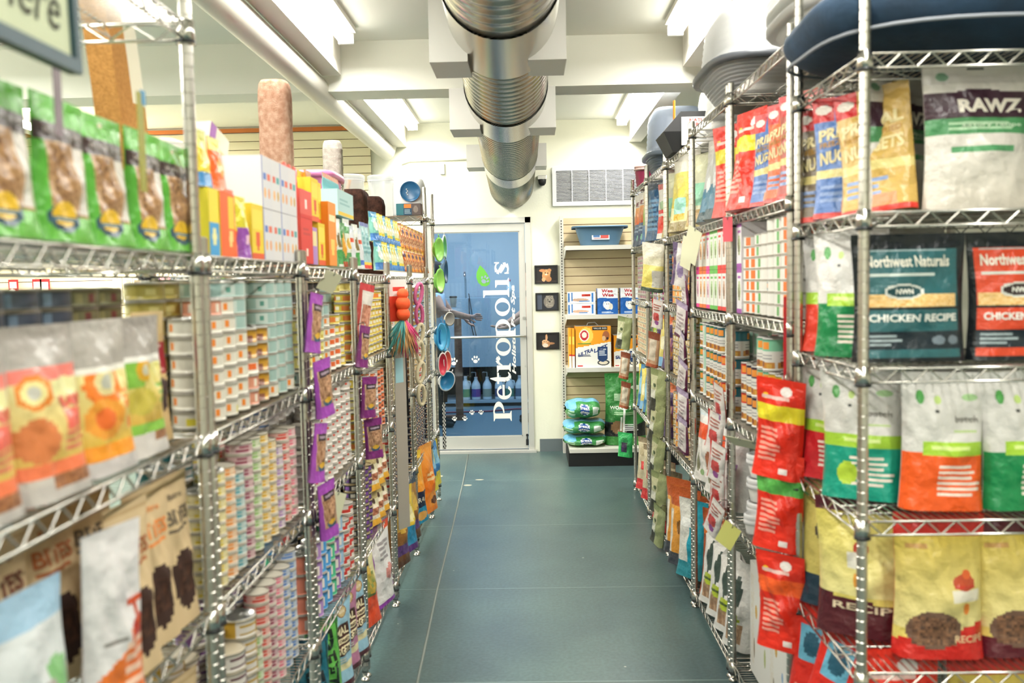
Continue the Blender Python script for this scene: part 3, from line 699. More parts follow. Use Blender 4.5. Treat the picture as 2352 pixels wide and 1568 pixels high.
m = MB(); m.lathe([(.041, .1), (.041, .11), (.034, .118), (.0005, .118)], 18); m.obj('lid', 'black', t)
# small things seen at the right edge of the glass: a white squeeze bottle and towel on the tub
t = thing('spray_bottle', 'small white spray bottle with pink collar standing on the tub rim', 'bottle', (-.245, 11.3, 1.3605)); m = MB(); m.lathe([(.0005, 0), (.035, 0), (.035, .13), (.014, .17), (.014, .2)], 14); m.obj('bottle_body', 'bottle_plastic', t)
mat('pink', '#c2607a'); MB().tube((0, 0, .2), (0, 0, .225), .018, 10).obj('collar', 'pink', t)

# ------------------------------------------------------------------ far wall: pictures, vent, camera
mat('frame_black', '#121212', rough=.4)
def picture(px0, px1, py0, py1, label, items):
    x0, z1 = sign_xy(px0, py0); x1, z0 = sign_xy(px1, py1); w, h = x1 - x0, z1 - z0; z0 += .01; z1 += .01
    t = thing('framed_picture', label, 'picture', ((x0 + x1) / 2, YF, z0), 0, 'framed animal photographs beside the door'); e = .012
    m = MB(); m.box(-w / 2, w / 2, -.018, 0, 0, e); m.box(-w / 2, w / 2, -.018, 0, h - e, h); m.box(-w / 2, -w / 2 + e, -.018, 0, e, h - e); m.box(w / 2 - e, w / 2, -.018, 0, e, h - e); m.obj('frame', 'frame_black', t)
    rnd = random.Random(3); n1, n2 = 56, 44; m = MB(); U, V = np.meshgrid((np.arange(n1) + .5) / n1, (np.arange(n2) + .5) / n2); C = paint(items, U, V, rnd)
    wi, hi = w - 2 * e, h - 2 * e
    m.add([((i / n1 - .5) * wi, -.008, e + j / n2 * hi) for j in range(n2 + 1) for i in range(n1 + 1)], [(j * (n1 + 1) + i, j * (n1 + 1) + i + 1, (j + 1) * (n1 + 1) + i + 1, (j + 1) * (n1 + 1) + i) for j in range(n2) for i in range(n1)], [tuple(C[j, i]) for j in range(n2) for i in range(n1)])
    m.obj('photograph', 'paperboard', t)
picture(1228, 1281, 614, 656, 'topmost framed photo, tan puppy on dark ground, beside the glass door', [('f', '#1a1718'), ('b', 0, .12, '#3a2f2c'), ('e', .5, .42, .2, .26, '#c98f5a'), ('e', .52, .62, .2, .2, '#d8a06a'), ('e', .32, .75, .16, .09, '#c08050'), ('e', .66, .76, .1, .1, '#c58a58'), ('e', .62, .2, .14, .17, '#c08452'), ('e', .38, .18, .09, .13, '#d9a878'), ('e', .46, .6, .03, .04, '#2a1a14'), ('e', .58, .58, .03, .04, '#2a1a14'), ('e', .5, .5, .05, .05, '#ead9c5')])
picture(1229, 1282, 677, 718, 'middle framed photo, shaggy grey dog, beside the glass door', [('f', '#23252d'), ('r', 0, .25, 0, 1, '#4a5262'), ('e', .6, .5, .26, .42, '#7f776e'), ('e', .62, .62, .17, .22, '#a39a8e'), ('n', .45, .8, .2, .9, '#5f5850', '#b3aa9c'), ('e', .55, .62, .03, .04, '#111111'), ('e', .7, .62, .03, .04, '#111111'), ('e', .62, .5, .05, .05, '#2a2624'), ('d', .0, .0, '#23252d')])
picture(1229, 1282, 768, 807, 'lowest framed photo, long-eared tan animal on black, beside the glass door', [('f', '#141214'), ('e', .42, .3, .2, .25, '#b98a62'), ('e', .44, .74, .055, .24, '#c99a72'), ('e', .36, .45, .14, .15, '#cfa67d'), ('e', .62, .33, .22, .08, '#a87850'), ('e', .38, .2, .14, .14, '#d6cbbb'), ('e', .33, .47, .02, .03, '#111111'), ('e', .42, .46, .02, .03, '#111111')])
t = thing('air_grille', 'white louvred ventilation grille high on the far wall', 'air vent', (0, YF, 0)); x0, x1, z0, z1 = .225, 1.22, 2.225, 2.572
m = MB(); e = .035; m.box(x0, x1, -.02, 0, z0, z0 + e); m.box(x0, x1, -.02, 0, z1 - e, z1); m.box(x0, x0 + e, -.02, 0, z0 + e, z1 - e); m.box(x1 - e, x1, -.02, 0, z0 + e, z1 - e)
for i in range(1, 6): m.box(x0 + i * .152 + .02, x0 + i * .152 + .028, -.021, -.001, z0 + e, z1 - e)
m.obj('frame', 'white_plastic', t)
mat('louvre', '#b9babb', rough=.5); mat('vent_dark', '#7c8084', rough=.8)
MB().box(x0 + e, x1 - e, -.003, -.001, z0 + e, z1 - e).obj('backing', 'vent_dark', t)
m = MB(); k = 22
for i in range(k):
    z = z0 + e + (z1 - z0 - 2 * e) * (i + .5) / k; m.add([(x0 + e, -.016, z - .006), (x1 - e, -.016, z - .006), (x1 - e, -.004, z + .005), (x0 + e, -.004, z + .005)], [(0, 1, 2, 3)])
m.obj('louvres', 'louvre', t)
t = thing('security_camera', 'small black dome security camera on far wall beside the duct end', 'camera', (.135, YF, 2.44)); MB().box(-.04, .04, -.05, 0, .02, .06, bev=.006).obj('bracket', 'steel', t)
m = MB(); m.lathe([(.0005, -.035), (.02, -.03), (.032, -.012), (.035, .01), (.035, .02)], 16, cy=-.04); m.obj('dome', 'black', t)
t = thing('security_camera', 'tiny black bullet camera just beside the dome camera', 'camera', (.05, YF, 2.47)); MB().box(-.015, .015, -.06, -.01, -.02, .012, bev=.005).obj('lens_block', 'black', t); MB().tube((0, -.02, 0), (0, .0, 0), .006).obj('bracket', 'steel', t)
MB().box(-.78, -.74, YF - .03, YF, 2.53, 2.63, bev=.004).obj('junction_box', 'white_plastic'); tag(bpy.data.objects['junction_box'], 'small white box fixed to far wall above the glass door', 'electrical box')

# ------------------------------------------------------------------ slatted toy wall behind the can racks
def slat_panel(m, x0, x1, y, z0, z1, pitch=.0762, depth=.018, g=.006):
    z = z0
    while z < z1 - .01:
        zz = min(z + pitch - g, z1); m.box(x0, x1, y - depth, y, z, zz); z += pitch
t = thing('slatwall_panel', 'cream slatted display panelling covering the far wall behind can racks', 'wall panelling', (0, 0, 0))
m = MB(); slat_panel(m, -4.88, -1.40, YF - .004, .12, 2.93); m.obj('slats', 'slat_cream', t); MB().box(-4.88, -1.40, YF - .012, YF - .002, .12, 2.93).obj('groove_backing', 'slat_groove', t)
MB().box(-4.88, -1.38, YF - .03, YF, 2.94, 2.975).obj('top_trim', 'slat_orange', t)
# toys and treats hanging on it, seen in the slot over the cans
toys = [(18, '#b5242c', '#e7ddd2', 'red treat packet with pale pieces'), (74, '#a81f28', '#e2d2c2', 'deep red treat packet beside bare slats'), (92, '#b32a30', '#f0e2d0', 'red treat packet with white print, edge turned'), (262, '#e6dfc8', '#cbbf9e', 'cream fleece toy'), (286, '#e9e3cf', '#b9ab86', 'cream fleece toy with brown seam'), (310, '#ddd5bb', '#8b7a5a', 'cream toy on black card'), (330, '#9a6a3a', '#5c3a20', 'shaggy brown plush toy'), (350, '#5b2a6e', '#c9c23a', 'purple and lime rubber toy'), (374, '#d98a90', '#e9c3c0', 'pink plush toy'), (398, '#55585e', '#8c9096', 'grey mouse toy'), (420, '#4a403a', '#97806a', 'dark brown mouse toy'), (436, '#a8502c', '#e0cdb4', 'rust coloured toy on card'), (508, '#c22a22', '#7dbf3a', 'red card with green ball toy'), (541, '#c8281e', '#f08a2a', 'red card with orange ball toy'), (578, '#be2a24', '#e6d23c', 'red card with yellow ball toy'),
        (622, '#3b2a22', '#c9903a', 'dark card with tan chew'), (652, '#6aa07a', '#d8cdb0', 'boxed chew with green stripes'), (678, '#6c3c8c', '#e0d6c0', 'purple card with white toy'), (722, '#d8782a', '#f0d9b0', 'orange chew packet'), (752, '#c23a3a', '#f2e8d8', 'red and white chew packet'), (785, '#e4e0d2', '#c23a3a', 'white chew packet with red trim'), (846, '#3f7a52', '#d9cdb2', 'green boxed treat'), (868, '#4a4a42', '#c9bf9e', 'dark boxed treat')]
for i, (px, c1, c2, nm) in enumerate(toys):
    x = (px - 1215) * 8.1 / 2075; w = .085; h = .2 + .03 * (i % 3); t = thing('pet_toy', nm + ' hanging on the slatted toy wall', 'pet toy', (x, YF - .05, 1.665 - h), 0, 'toys hanging on the slatted wall')
    card = carton(w, h, .012, [('f', c1), ('r', .12, .88, .6, .9, c2), ('r', .2, .8, .1, .2, '#f0ece0')], side=c1, nu=4, nv=4); card.obj('card', 'paperboard', t, (0, -.03, 0))
    b = MB(); b.lathe([(.0005, -.035), (.024, -.024), (.035, 0), (.024, .024), (.0005, .035)], 12, lin(c2), sy=.8); b.obj('toy_body', 'matte_print', t, (0, -.055, h * .42))
    MB().path([(0, .022, h + .005), (0, -.06, h + .005), (0, -.065, h + .012)], .003, 5).obj('peg_hook', 'steel', t)

# ------------------------------------------------------------------ slatwall gondola beside the door
GX0, GX1, GB = .315, 1.225, 8.13
g = thing('gondola_shelving', 'slat-backed white shelving unit with black base beside the framed photos', 'shelving unit', (0, 0, 0))
mat('upright_white', '#d9d6cc', rough=.5); mat('shelf_white', '#e0ddd3', rough=.45)
m = MB(); slat_panel(m, GX0, GX1, GB - .005, .15, 2.11); m.obj('slats', 'slat', g); MB().box(GX0, GX1, GB - .018, GB - .004, .15, 2.11).obj('groove_backing', 'slat_groove', g)
for x in (GX0 - .035, GX1):
    u = MB().box(x, x + .035, GB - .035, GB + .03, 0, 2.13).obj('upright', 'upright_white', g); sl = MB(); z = .2
    while z < 2.1: sl.box(x + .012, x + .02, GB - .0365, GB - .034, z, z + .013); z += .0254
    sl.obj('slots', 'black', u)
for z, dep in ((1.85, .33), (1.258, .33), (.80, .33)):
    s = MB().box(GX0, GX1, GB - .02 - dep, GB - .02, z - .022, z).obj('shelf', 'shelf_white', g); MB().box(GX0, GX1, GB - .032 - dep, GB - .02 - dep, z - .034, z + .003).obj('price_channel', 'upright_white', s)
    for x in (GX0 + .003, GX1 - .009): MB().add([(x, GB - .03, z - .1), (x, GB - .03, z - .02), (x, GB - dep, z - .02), (x, GB - dep, z - .035), (x + .006, GB - .03, z - .1), (x + .006, GB - .03, z - .02), (x + .006, GB - dep, z - .02), (x + .006, GB - dep, z - .035)], [(0, 1, 2, 3), (7, 6, 5, 4), (0, 3, 7, 4), (0, 4, 5, 1), (3, 2, 6, 7)]).obj('bracket', 'upright_white', s)
b_ = MB().box(GX0 - .01, GX1, 7.5, GB + .03, 0, .115).obj('base', 'black', g); MB().box(GX0, GX1, 7.49, GB, .115, .148).obj('deck', 'shelf_white', g)

def g_at(px, py, Y): return (px - 1215) * Y / 2075, CAMH + (645 - py) * Y / 2075
# storage tub upside up on the top shelf
mat('tub_blue', '#5b7f9c', rough=.45)
def pan(name, w, d, h, col, label, cat, loc, rot=(0, 0, 0), taper=.82, rim=.02, m_='paperboard', parts=(), group=None, ribs=0, open_=True):
    t = thing(name, label, cat, loc, rot[2] if isinstance(rot, tuple) else rot, group); t.rotation_euler = rot
    c = lin(col); mb = MB(); pw = 5; prof = [(.0005, 0), (taper * .97, 0), (taper, .012)]
    n_ = 12
    for i in range(1, n_ + 1):
        f = i / n_; r = taper + (1 - taper) * f
        prof.append((r + (.012 if ribs and (i % 2) else 0), .012 + (h - .012) * f))
    prof += [(1 + rim / w * 2, h), (1 + rim / w * 2, h - .012), (1 + rim / w * 2 + .008, h - .014), (1 + rim / w * 2 + .008, h + .004), (.985, h + .004)]
    if open_: prof += [(taper * .97, .012), (.0005, .010)]
    else: prof += [(.0005, h + .004)]
    mb.lathe([(r * .5, z) for r, z in prof], 40, c, sx=w, sy=d, pw=pw); mb.obj('tub_body', m_, t)
    return t
x, z = g_at(1374, 556, 7.95)
t = pan('litter_tray', .42, .30, .165, '#5b7f9c', 'dusty blue litter tray on the top shelf of slat-backed unit', 'litter tray', (.62, 7.92, 1.8505), rim=.03, taper=.78)
m = carton(.15, .07, .001, [('f', '#efece8'), ('r', .5, .95, .15, .85, '#d7483c'), ('r', .08, .45, .3, .7, '#3c6ea8'), ('t', .1, .9, .1, .25, '#9a4040', 1)]); m.obj('paper_label', 'paperboard', t, (0, -.139, .05), (-.18, 0, 0))
# folded pads, wipes
for i, (px0, px1, py0, py1) in enumerate(((1308, 1370, 693, 718), (1308, 1370, 664, 691))):
    Y = 7.86; x0, zt = g_at(px0, py0, Y); x1, zb = g_at(px1, py1, Y); w = x1 - x0; h = .098
    mb = carton(w, h, .2, [('f', '#eef0f2'), ('r', .0, .06, .1, .9, '#2c6fb4'), ('r', .12, .17, .2, .95, '#2c6fb4'), ('e', .45, .3, .3, .14, '#c9a58e'), ('r', .5, .82, .6, .8, '#c23b30'), ('r', .86, .93, .1, .9, '#2f74bb'), ('t', .4, .8, .1, .25, '#3b7fc4', 1)], side='#e6e9ec', seed=i, nu=24, nv=16)
    o = mb.obj('puppy_pad_pack', 'film', None, (.335 + w / 2, 7.92, 1.2585 + i * .1)); tag(o, ['white puppy pad pack with blue stripes, lower one on slat-backed unit', 'white puppy pad pack with blue stripes lying on top of another'][i], 'pad pack', 'white pad packs')
def wee(x, w, label, h=.225):
    o = carton(w, h, .14, [('f', '#eceff2'), ('b', 0, .62, '#1f5fae'), ('w', .62, .03, 2, 0, '#1f5fae'), ('e', .5, .34, .17, .16, '#f2f2ee'), ('e', .35, .38, .08, .12, '#dfe8f0'), ('e', .66, .3, .09, .12, '#e8e0d0'), ('e', .45, .4, .02, .02, '#222222'), ('e', .55, .4, .02, .02, '#222222'), ('t', .2, .8, .04, .12, '#cfe0f2', 2)],
               [('Wee', .2, .75, .84, .97, '#b8202a', .03), ('Wee', .22, .8, .68, .81, '#b8202a', .03)], side='#1f5fae', top='#e8edf2', nu=30, nv=36).obj('puppy_pad_pack', 'film', None, (x, 7.88, 1.2585)); tag(o, label, 'pad pack', 'blue and white pad packs')
wee(.675, .175, 'blue and white pad pack with red name, beside the stacked white packs'); wee(.865, .16, 'blue and white pad pack with red name, partly behind the bag racks')
# clay litter boxes
AH = [('f', '#f6a21f'), ('d', .48, .14, '#f3f1ea'), ('b', 0, .02, '#f3f1ea'), ('e', .3, .77, .2, .2, '#fbd35a'), ('e', .25, .78, .14, .145, '#f4f0e6'), ('e', .25, .78, .115, .12, '#c8242c'), ('e', .25, .79, .07, .07, '#f0e6d8'), ('r', .48, .9, .9, .985, '#171717'), ('e', .86, .76, .1, .12, '#a9623a'), ('e', .8, .7, .05, .06, '#e0b98c'), ('e', .9, .7, .03, .03, '#2a1c14'),
      ('e', .78, .12, .17, .07, '#2a2f3a'), ('e', .78, .12, .13, .045, '#e9dfc9'), ('r', .62, .9, .24, .5, '#1d3f6e'), ('e', .76, .24, .14, .1, '#1d3f6e'), ('t', .66, .88, .28, .46, '#dfe6ee', 4), ('r', .05, .2, .03, .06, '#c8242c'), ('t', .06, .5, .56, .6, '#4b8f3a', 1), ('t', .06, .5, .26, .32, '#44516c', 2)]
def litterbox(x0, x1, h, yf, label, name2, w=None, extra=()):
    w = x1 - x0
    o = thing('litter_box_carton', label, 'litter carton', ((x0 + x1) / 2, yf + .1, .8005), 0, 'orange and white clay litter cartons')
    carton(w, h, .2, AH, list(extra), nu=44, nv=44, side='#f2a832', top='#f4f1ea').obj('carton_body', 'paperboard', o)
    MB().path([(-.05, -.03, h), (-.04, -.03, h + .025), (.02, -.03, h + .03), (.05, -.03, h)], .004, 6).obj('carry_handle', 'white_plastic', o)
xa, _ = g_at(1319, 800, 7.83); xb, _ = g_at(1400, 800, 7.83)
litterbox(xa, xb, .36, 7.80, 'big orange clay litter carton with carry handle and round red badge', '', extra=[('ULTRA', .08, .5, .32, .42, '#1d3a78', .035, 3.14), ('LAST', .52, .9, .41, .51, '#1d3a78', .035, 3.12), ('VALUE SIZE', .51, .88, .925, .965, '#f4f4f4', .01)])
xc, _ = g_at(1407, 800, 7.83); litterbox(xc, xc + .22, .275, 7.82, 'smaller orange clay litter carton marked super, half behind hanging packets', '', extra=[('SUPER', .06, .72, .25, .36, '#1d3a78', .03)])
xd, _ = g_at(1303, 800, 7.9)
for k in range(2):
    o = carton(.022, .34, .2, [('f', '#f6a21f'), ('b', 0, .3, '#f3f1ea'), ('b', .3, .34, '#c8242c'), ('e', .5, .7, .4, .1, '#fbd35a')], side='#f2a832').obj('litter_box_carton', 'paperboard', None, (xd + .012 + k * .026, 7.925 - k * .03, .8005)); tag(o, ['narrow end of orange litter carton nearest the slotted upright', 'narrow end of orange litter carton against the big carton'][k], 'litter carton', 'orange and white clay litter cartons')
# litter sacks on the deck
def sack(w, d, h, items, texts, label, loc, rot, name='litter_sack', up=False, group=None):
    mb = pouch(w, h, d, items, texts, nu=22, nv=26, seal=.05, gus=.1, side=items[0][1], wob=1.6, seed=int(loc[0] * 100)); o = mb.obj(name, 'film', None, loc, rot); tag(o, label, 'litter bag', group); return o
FS = [('f', '#3d8f4c'), ('w', .3, .05, 2, 1, '#4f9e3a'), ('b', .78, 1, '#7fbadd'), ('e', .12, .75, .16, .25, '#6db3da'), ('e', .85, .2, .2, .2, '#5aa04a'), ('e', .5, .52, .15, .2, '#dfe8ee'), ('e', .5, .52, .13, .165, '#1f4f9c'), ('t', .72, .95, .3, .6, '#e4efe6', 3), ('t', .05, .25, .3, .5, '#bfe0c2', 2)]
for i, (px, py0, py1, w) in enumerate(((1338, 1006, 1028, 101), (1337, 973, 1006, 100), (1334, 925, 972, 83))):
    Y = 7.62; xx, zb = g_at(px, py1, Y); _, zt = g_at(px, py0, Y); w *= Y / 2075; th = (.095, .125, .165)[i]
    mb = MB(); n1, n2 = 30, 20; rnd = random.Random(i)
    # pillow lying flat: outline rounded, thickness th
    U, V = np.meshgrid((np.arange(n1) + .5) / n1, (np.arange(n2) + .5) / n2); C = paint(FS, U, V, rnd)
    def T(u, v, s, w=w, th=th, i=i):
        a = (1 - abs(2 * u - 1) ** 4) ** .5; x_ = (u - .5) * w * (1 - .05 * math.sin(v * PI)); bulge = .12 * a
        ang = (v - .5) * PI
        return (x_, -.19 * math.cos(ang) * (.35 + .65 * a) + .006 * math.sin(u * 20 + v * 9) * a, th / 2 + math.sin(ang) * th / 2 * (.25 + .75 * a) + .004 * math.sin(u * 15 + i))
    P = [T(i_ / n1, j / n2, 0) for j in range(n2 + 1) for i_ in range(n1 + 1)]
    mb.add(P, [(j * (n1 + 1) + k, j * (n1 + 1) + k + 1, (j + 1) * (n1 + 1) + k + 1, (j + 1) * (n1 + 1) + k) for j in range(n2) for k in range(n1)], [tuple(C[j, k]) for j in range(n2) for k in range(n1)], True)
    P = [(x_, -y_, z_) for x_, y_, z_ in P]
    mb.add(P, [(j * (n1 + 1) + k, (j + 1) * (n1 + 1) + k, (j + 1) * (n1 + 1) + k + 1, j * (n1 + 1) + k + 1) for j in range(n2) for k in range(n1)], lin('#4f9e3a'), True)
    put_text(mb, [('fresh', .37, .63, .52, .64, '#f2f2f2', .03), ('step', .39, .61, .37, .49, '#f2f2f2', .03)], lambda u, v, off=0: (lambda p: (p[0], p[1] - .0015, p[2]))(T(u, v, 0)))
    o = mb.obj('litter_sack', 'film', None, (xx, 7.72, .1485 + sum((.102, .132)[:i])), (0, 0, (.03, -.04, .06)[i])); tag(o, ['green and blue litter sack lying lowest in the pile on the deck', 'green and blue litter sack in the middle of the pile', 'green and blue litter sack lying on top of the pile'][i], 'litter bag', 'green and blue litter sacks')
WB = [('f', '#2f7a36'), ('w', .3, .03, 2.2, .4, '#15181a'), ('b', 0, .12, '#3a8a3a'), ('e', .75, .8, .14, .03, '#c8d8c0'), ('r', .2, .45, .62, .72, '#9fc09a'), ('t', .2, .8, .42, .47, '#a8d0a0', 2), ('t', .45, .9, .2, .3, '#e4e4e4', 4), ('e', .3, .25, .16, .09, '#8c6a48'), ('r', .42, .47, .1, .55, '#e8eae4'), ('r', .36, .4, .2, .4, '#dfe4dc')]
sack(.36, .15, .605, WB, [("WORLD'S", .1, .62, .5, .55, '#f0f4e8', .02)], 'tall green litter sack with black foot standing right of the pile', (.80, 7.70, .152), (.0, 0, .0), group=None)
# ------------------------------------------------------------------ product designs
DES = {}
def design(key, name, cat, m, fn, group=None): DES[key] = dict(name=name, cat=cat, m=m, fn=fn, group=group, me=None)
def item(key, label, loc, rot, group=None):
    d = DES[key]
    if d['me'] is None: d['me'] = d['fn']().mesh(d['name'], d['m'])
    o = link(d['name'], d['me'], None, loc, rot); tag(o, label, d['cat'], group or d['group']); return o
def L(key, label, y, off, z, yaw=0, lean=.05, roll=0, group=None):   # can-rack side, facing the aisle
    return item(key, label, (XL - off, y, z + .004), (-lean, roll, PI / 2 - yaw), group)
def R(key, label, y, off, z, yaw=0, lean=.05, roll=0, group=None):
    return item(key, label, (XR + off, y, z + .004), (-lean, roll, -PI / 2 + yaw), group)
def bagd(key, w, h, d, items, texts=(), name='treat_pouch', cat='treat bag', m='film', group=None, **k):
    design(key, name, cat, m, lambda: pouch(w, h, d, items, texts, **k), group)
def boxd(key, w, h, d, items, texts=(), name='treat_box', cat='box', m='paperboard', group=None, **k):
    design(key, name, cat, m, lambda: carton(w, h, d, items, texts, **k), group)
def lathed(m, n=20): pass

# --- near-left pouches and kraft bags
GP = [('f', '#58a63a'), ('b', 0, .2, '#60ac3e'), ('n', .12, .88, .18, .7, '#c9a57c', '#8f6642'), ('d', .0, .0, '#58a63a'), ('r', .6, .86, .2, .68, '#cdc6bd'), ('r', .66, .7, .25, .66, '#f0ece8'), ('n', .2, .5, .22, .66, '#b98f62', '#6e4a30'),
      ('e', .32, .16, .26, .1, '#2a4a5a'), ('e', .32, .19, .2, .085, '#e0b52c'), ('r', .1, .54, .14, .17, '#2f5566'), ('r', .16, .48, .148, .162, '#9fb0b0'), ('b', .68, .81, '#3a2a26'), ('b', .81, 1, '#5eb03c'), ('e', .5, .93, .05, .02, '#e8dcc0')]
bagd('green', .15, .215, .045, GP, [('Bully Sticks', .12, .88, .72, .77, '#a59a94', .01)], nu=30, nv=40, side='#57a834', group='green treat pouches on the top shelf')
bagd('bark', .165, .25, .06, [('f', '#c9c3bb'), ('b', 0, .1, '#bfb9b4'), ('n', .3, .9, .06, .14, '#a8714a', '#7a4b30'), ('b', .14, .22, '#e87a52'), ('g', .22, .68, '#d9b65c', '#e9dca0'), ('b', .68, .76, '#f0857a'), ('e', .22, .62, .2, .1, '#ea8a3a'), ('e', .2, .62, .13, .07, '#efe3a0'), ('e', .2, .62, .07, .04, '#c9c7bb'), ('e', .66, .62, .26, .07, '#e9e4a8'), ('e', .2, .35, .22, .13, '#cf7a48'), ('r', .5, .95, .38, .5, '#e46a5c'), ('t', .5, .95, .25, .38, '#dd7460', 3), ('g', .76, 1, '#b9b3ad', '#9a948d')],
     [('BARK', .5, .95, .51, .58, '#dd5a4e', .04)], nu=30, nv=40, side='#d3cdc6')
bagd('orange_y', .16, .25, .055, [('f', '#c9c3bb'), ('w', .1, .03, 1, 0, '#c3bdbb'), ('b', .1, .2, '#f09a32'), ('g', .2, .66, '#d9b24a', '#e8dd9a'), ('e', .35, .58, .3, .14, '#ee8030'), ('e', .38, .6, .19, .09, '#e9dba0'), ('e', .38, .6, .1, .05, '#bfc0b2'), ('e', .3, .36, .28, .13, '#e59a3c'), ('e', .3, .36, .14, .07, '#dd6a2c'), ('e', .78, .3, .08, .04, '#e4642c'), ('r', .6, .95, .4, .46, '#ec9048'), ('t', .6, .95, .46, .54, '#ec9048', 2), ('b', .66, .7, '#f0ece2'), ('g', .7, 1, '#aaa49c', '#b9b4ad')], nu=28, nv=36, side='#c9c3bb')
bagd('green_y', .15, .25, .055, [('f', '#c3bdb6'), ('w', .14, .05, 1, .4, '#cfc9c4'), ('n', .5, .9, .1, .18, '#a06f4c', '#6f4a36'), ('b', .17, .24, '#86bd4c'), ('g', .24, .66, '#cfa84a', '#ded98a'), ('r', 0, .35, .5, .68, '#7fb545'), ('e', .35, .62, .15, .08, '#d7a52e'), ('e', .36, .62, .07, .04, '#c9c7b0'), ('e', .25, .4, .24, .1, '#bfb04c'), ('t', .55, .9, .36, .52, '#86aa48', 3), ('b', .68, .72, '#efece6'), ('g', .72, 1, '#a8a29b', '#9c9690')], nu=28, nv=36, side='#beb8b0')
bagd('kraft_maroon', .13, .255, .05, [('f', '#c7a878'), ('g', .82, 1, '#c9ad7c', '#d6bd8e'), ('r', 0, 1, .52, .76, '#9c2c34'), ('e', .5, .64, .16, .07, '#ede6da'), ('e', .42, .69, .12, .04, '#ede6da'), ('t', .1, .9, .71, .75, '#d9bcb0', 1), ('t', .1, .9, .53, .57, '#d09a94', 1), ('e', .5, .36, .34, .13, '#4a3a38'), ('r', .18, .82, .34, .36, '#5a4844')], nu=28, nv=36, side='#b99a6a', m='matte_print')
def bites(key, c):
    bagd(key, .135, .30, .06, [('f', '#c8b08a'), ('e', .5, .3, .3, .2, '#3e2c26'), ('n', .3, .7, .2, .42, '#54382c', '#30221e'), ('r', .18, .3, .2, .42, '#3e2c26'), ('t', .15, .85, .62, .66, c, 1), ('b', .94, .96, '#b79c74')], [('Bistro', .3, .72, .84, .88, c, .01), ('BITES', .14, .86, .68, .78, c, .03)], nu=26, nv=34, side='#b89e76', m='matte_print', name='kraft_bag', cat='treat bag')
bites('bites_rust', '#a8643e'); bites('bites_orange', '#e08a4a'); bites('bites_grey', '#6a5f50'); bites('bites_brown', '#6e3c30')
bagd('white_orange', .13, .30, .05, [('f', '#dcd9da'), ('d', .22, .25, '#ea7a34'), ('r', .55, 1, .1, .45, '#e8743a'), ('e', .8, .42, .2, .08, '#c23a2a'), ('t', .5, .95, .12, .4, '#f0c8b0', 4), ('r', .2, .5, .4, .42, '#8a8480')], [('T', .6, .9, .46, .6, '#c9502c', .05)], nu=24, nv=30, side='#d5d2d3')
bagd('white_blue', .16, .26, .07, [('f', '#d4d8da'), ('b', .8, 1, '#9fc0d8'), ('e', .7, .5, .18, .1, '#7fb578'), ('e', .4, .3, .16, .1, '#8abf80'), ('r', .4, .6, .3, .5, '#a39a98'), ('t', .2, .8, .1, .2, '#8a9098', 2)], nu=22, nv=26, side='#b8c8d4')
# --- generic small stock
def simple(key, w, h, d, base, items, name='treat_pouch', cat='treat bag', m='film', texts=(), **k): bagd(key, w, h, d, [('f', base)] + items, texts, name=name, cat=cat, m=m, nu=k.pop('nu', 14), nv=k.pop('nv', 20), side=base, **k)
simple('p_yellow', .075, .125, .03, '#e6cf36', [('b', .0, .25, '#3f86c0'), ('e', .5, .6, .25, .2, '#f2e79a'), ('b', .8, 1, '#c7c65a')])
simple('p_orange', .08, .12, .03, '#ec6a2a', [('e', .5, .45, .2, .2, '#f0b060'), ('b', .75, 1, '#e9dc70')])
simple('p_purple', .06, .15, .03, '#8f4ca8', [('b', .5, 1, '#dcd23a'), ('e', .5, .3, .18, .08, '#e9c0d8')])
simple('p_orange_y', .06, .16, .03, '#e6582c', [('b', .4, .9, '#ecc83a')])
simple('p_green', .085, .19, .03, '#4f9a58', [('b', .3, .7, '#e6ecdc'), ('e', .5, .5, .3, .12, '#d8b04a'), ('b', .85, 1, '#e4e8e0')])
simple('p_white_g', .08, .18, .03, '#e2e6dc', [('r', .1, .9, .05, .35, '#3f9a4c'), ('e', .5, .55, .3, .16, '#7a6a40')])
simple('p_green_o', .08, .17, .03, '#3f8a44', [('e', .5, .5, .3, .28, '#e0a23a'), ('b', 0, .12, '#d8582c')])
simple('p_white_b', .075, .17, .03, '#e0e3e6', [('r', .1, .9, .08, .2, '#3a6cc0'), ('r', .1, .9, .6, .7, '#d8573a'), ('b', .85, 1, '#c8d2da')])
simple('p_aqua', .075, .2, .03, '#a9cfd0', [('b', 0, .08, '#e03a2c'), ('b', .08, .14, '#e6c83a'), ('t', .2, .8, .3, .8, '#7fb0b4', 5), ('b', .92, 1, '#7a86c0')])
simple('p_yb', .09, .14, .035, '#ead845', [('b', 0, .2, '#4a88c8'), ('e', .5, .5, .32, .2, '#f3edc0'), ('t', .2, .8, .7, .9, '#8ab06a', 2)])
simple('p_gb', .09, .14, .035, '#7fc0b0', [('b', 0, .25, '#3f78b8'), ('e', .5, .55, .3, .2, '#e9f0e4'), ('b', .8, 1, '#4f96c0')])
simple('p_oj', .085, .14, .035, '#e8992e', [('n', .15, .85, .15, .5, '#b0442a', '#e8c890'), ('b', .8, 1, '#b07022')])
simple('p_oj2', .085, .14, .035, '#c96a24', [('n', .15, .85, .1, .45, '#e0b080', '#8a3a22'), ('r', .1, .9, .6, .75, '#5a2c50'), ('b', .85, 1, '#e4b040')])
boxd('b_red', .15, .14, .1, [('f', '#cf2a20'), ('r', .05, .95, .02, .98, '#d8372c'), ('e', .5, .25, .1, .1, '#f0d8c8'), ('t', .2, .8, .6, .8, '#c23028', 2)], side='#e25a4c', name='display_box', cat='display box', nu=12, nv=12)
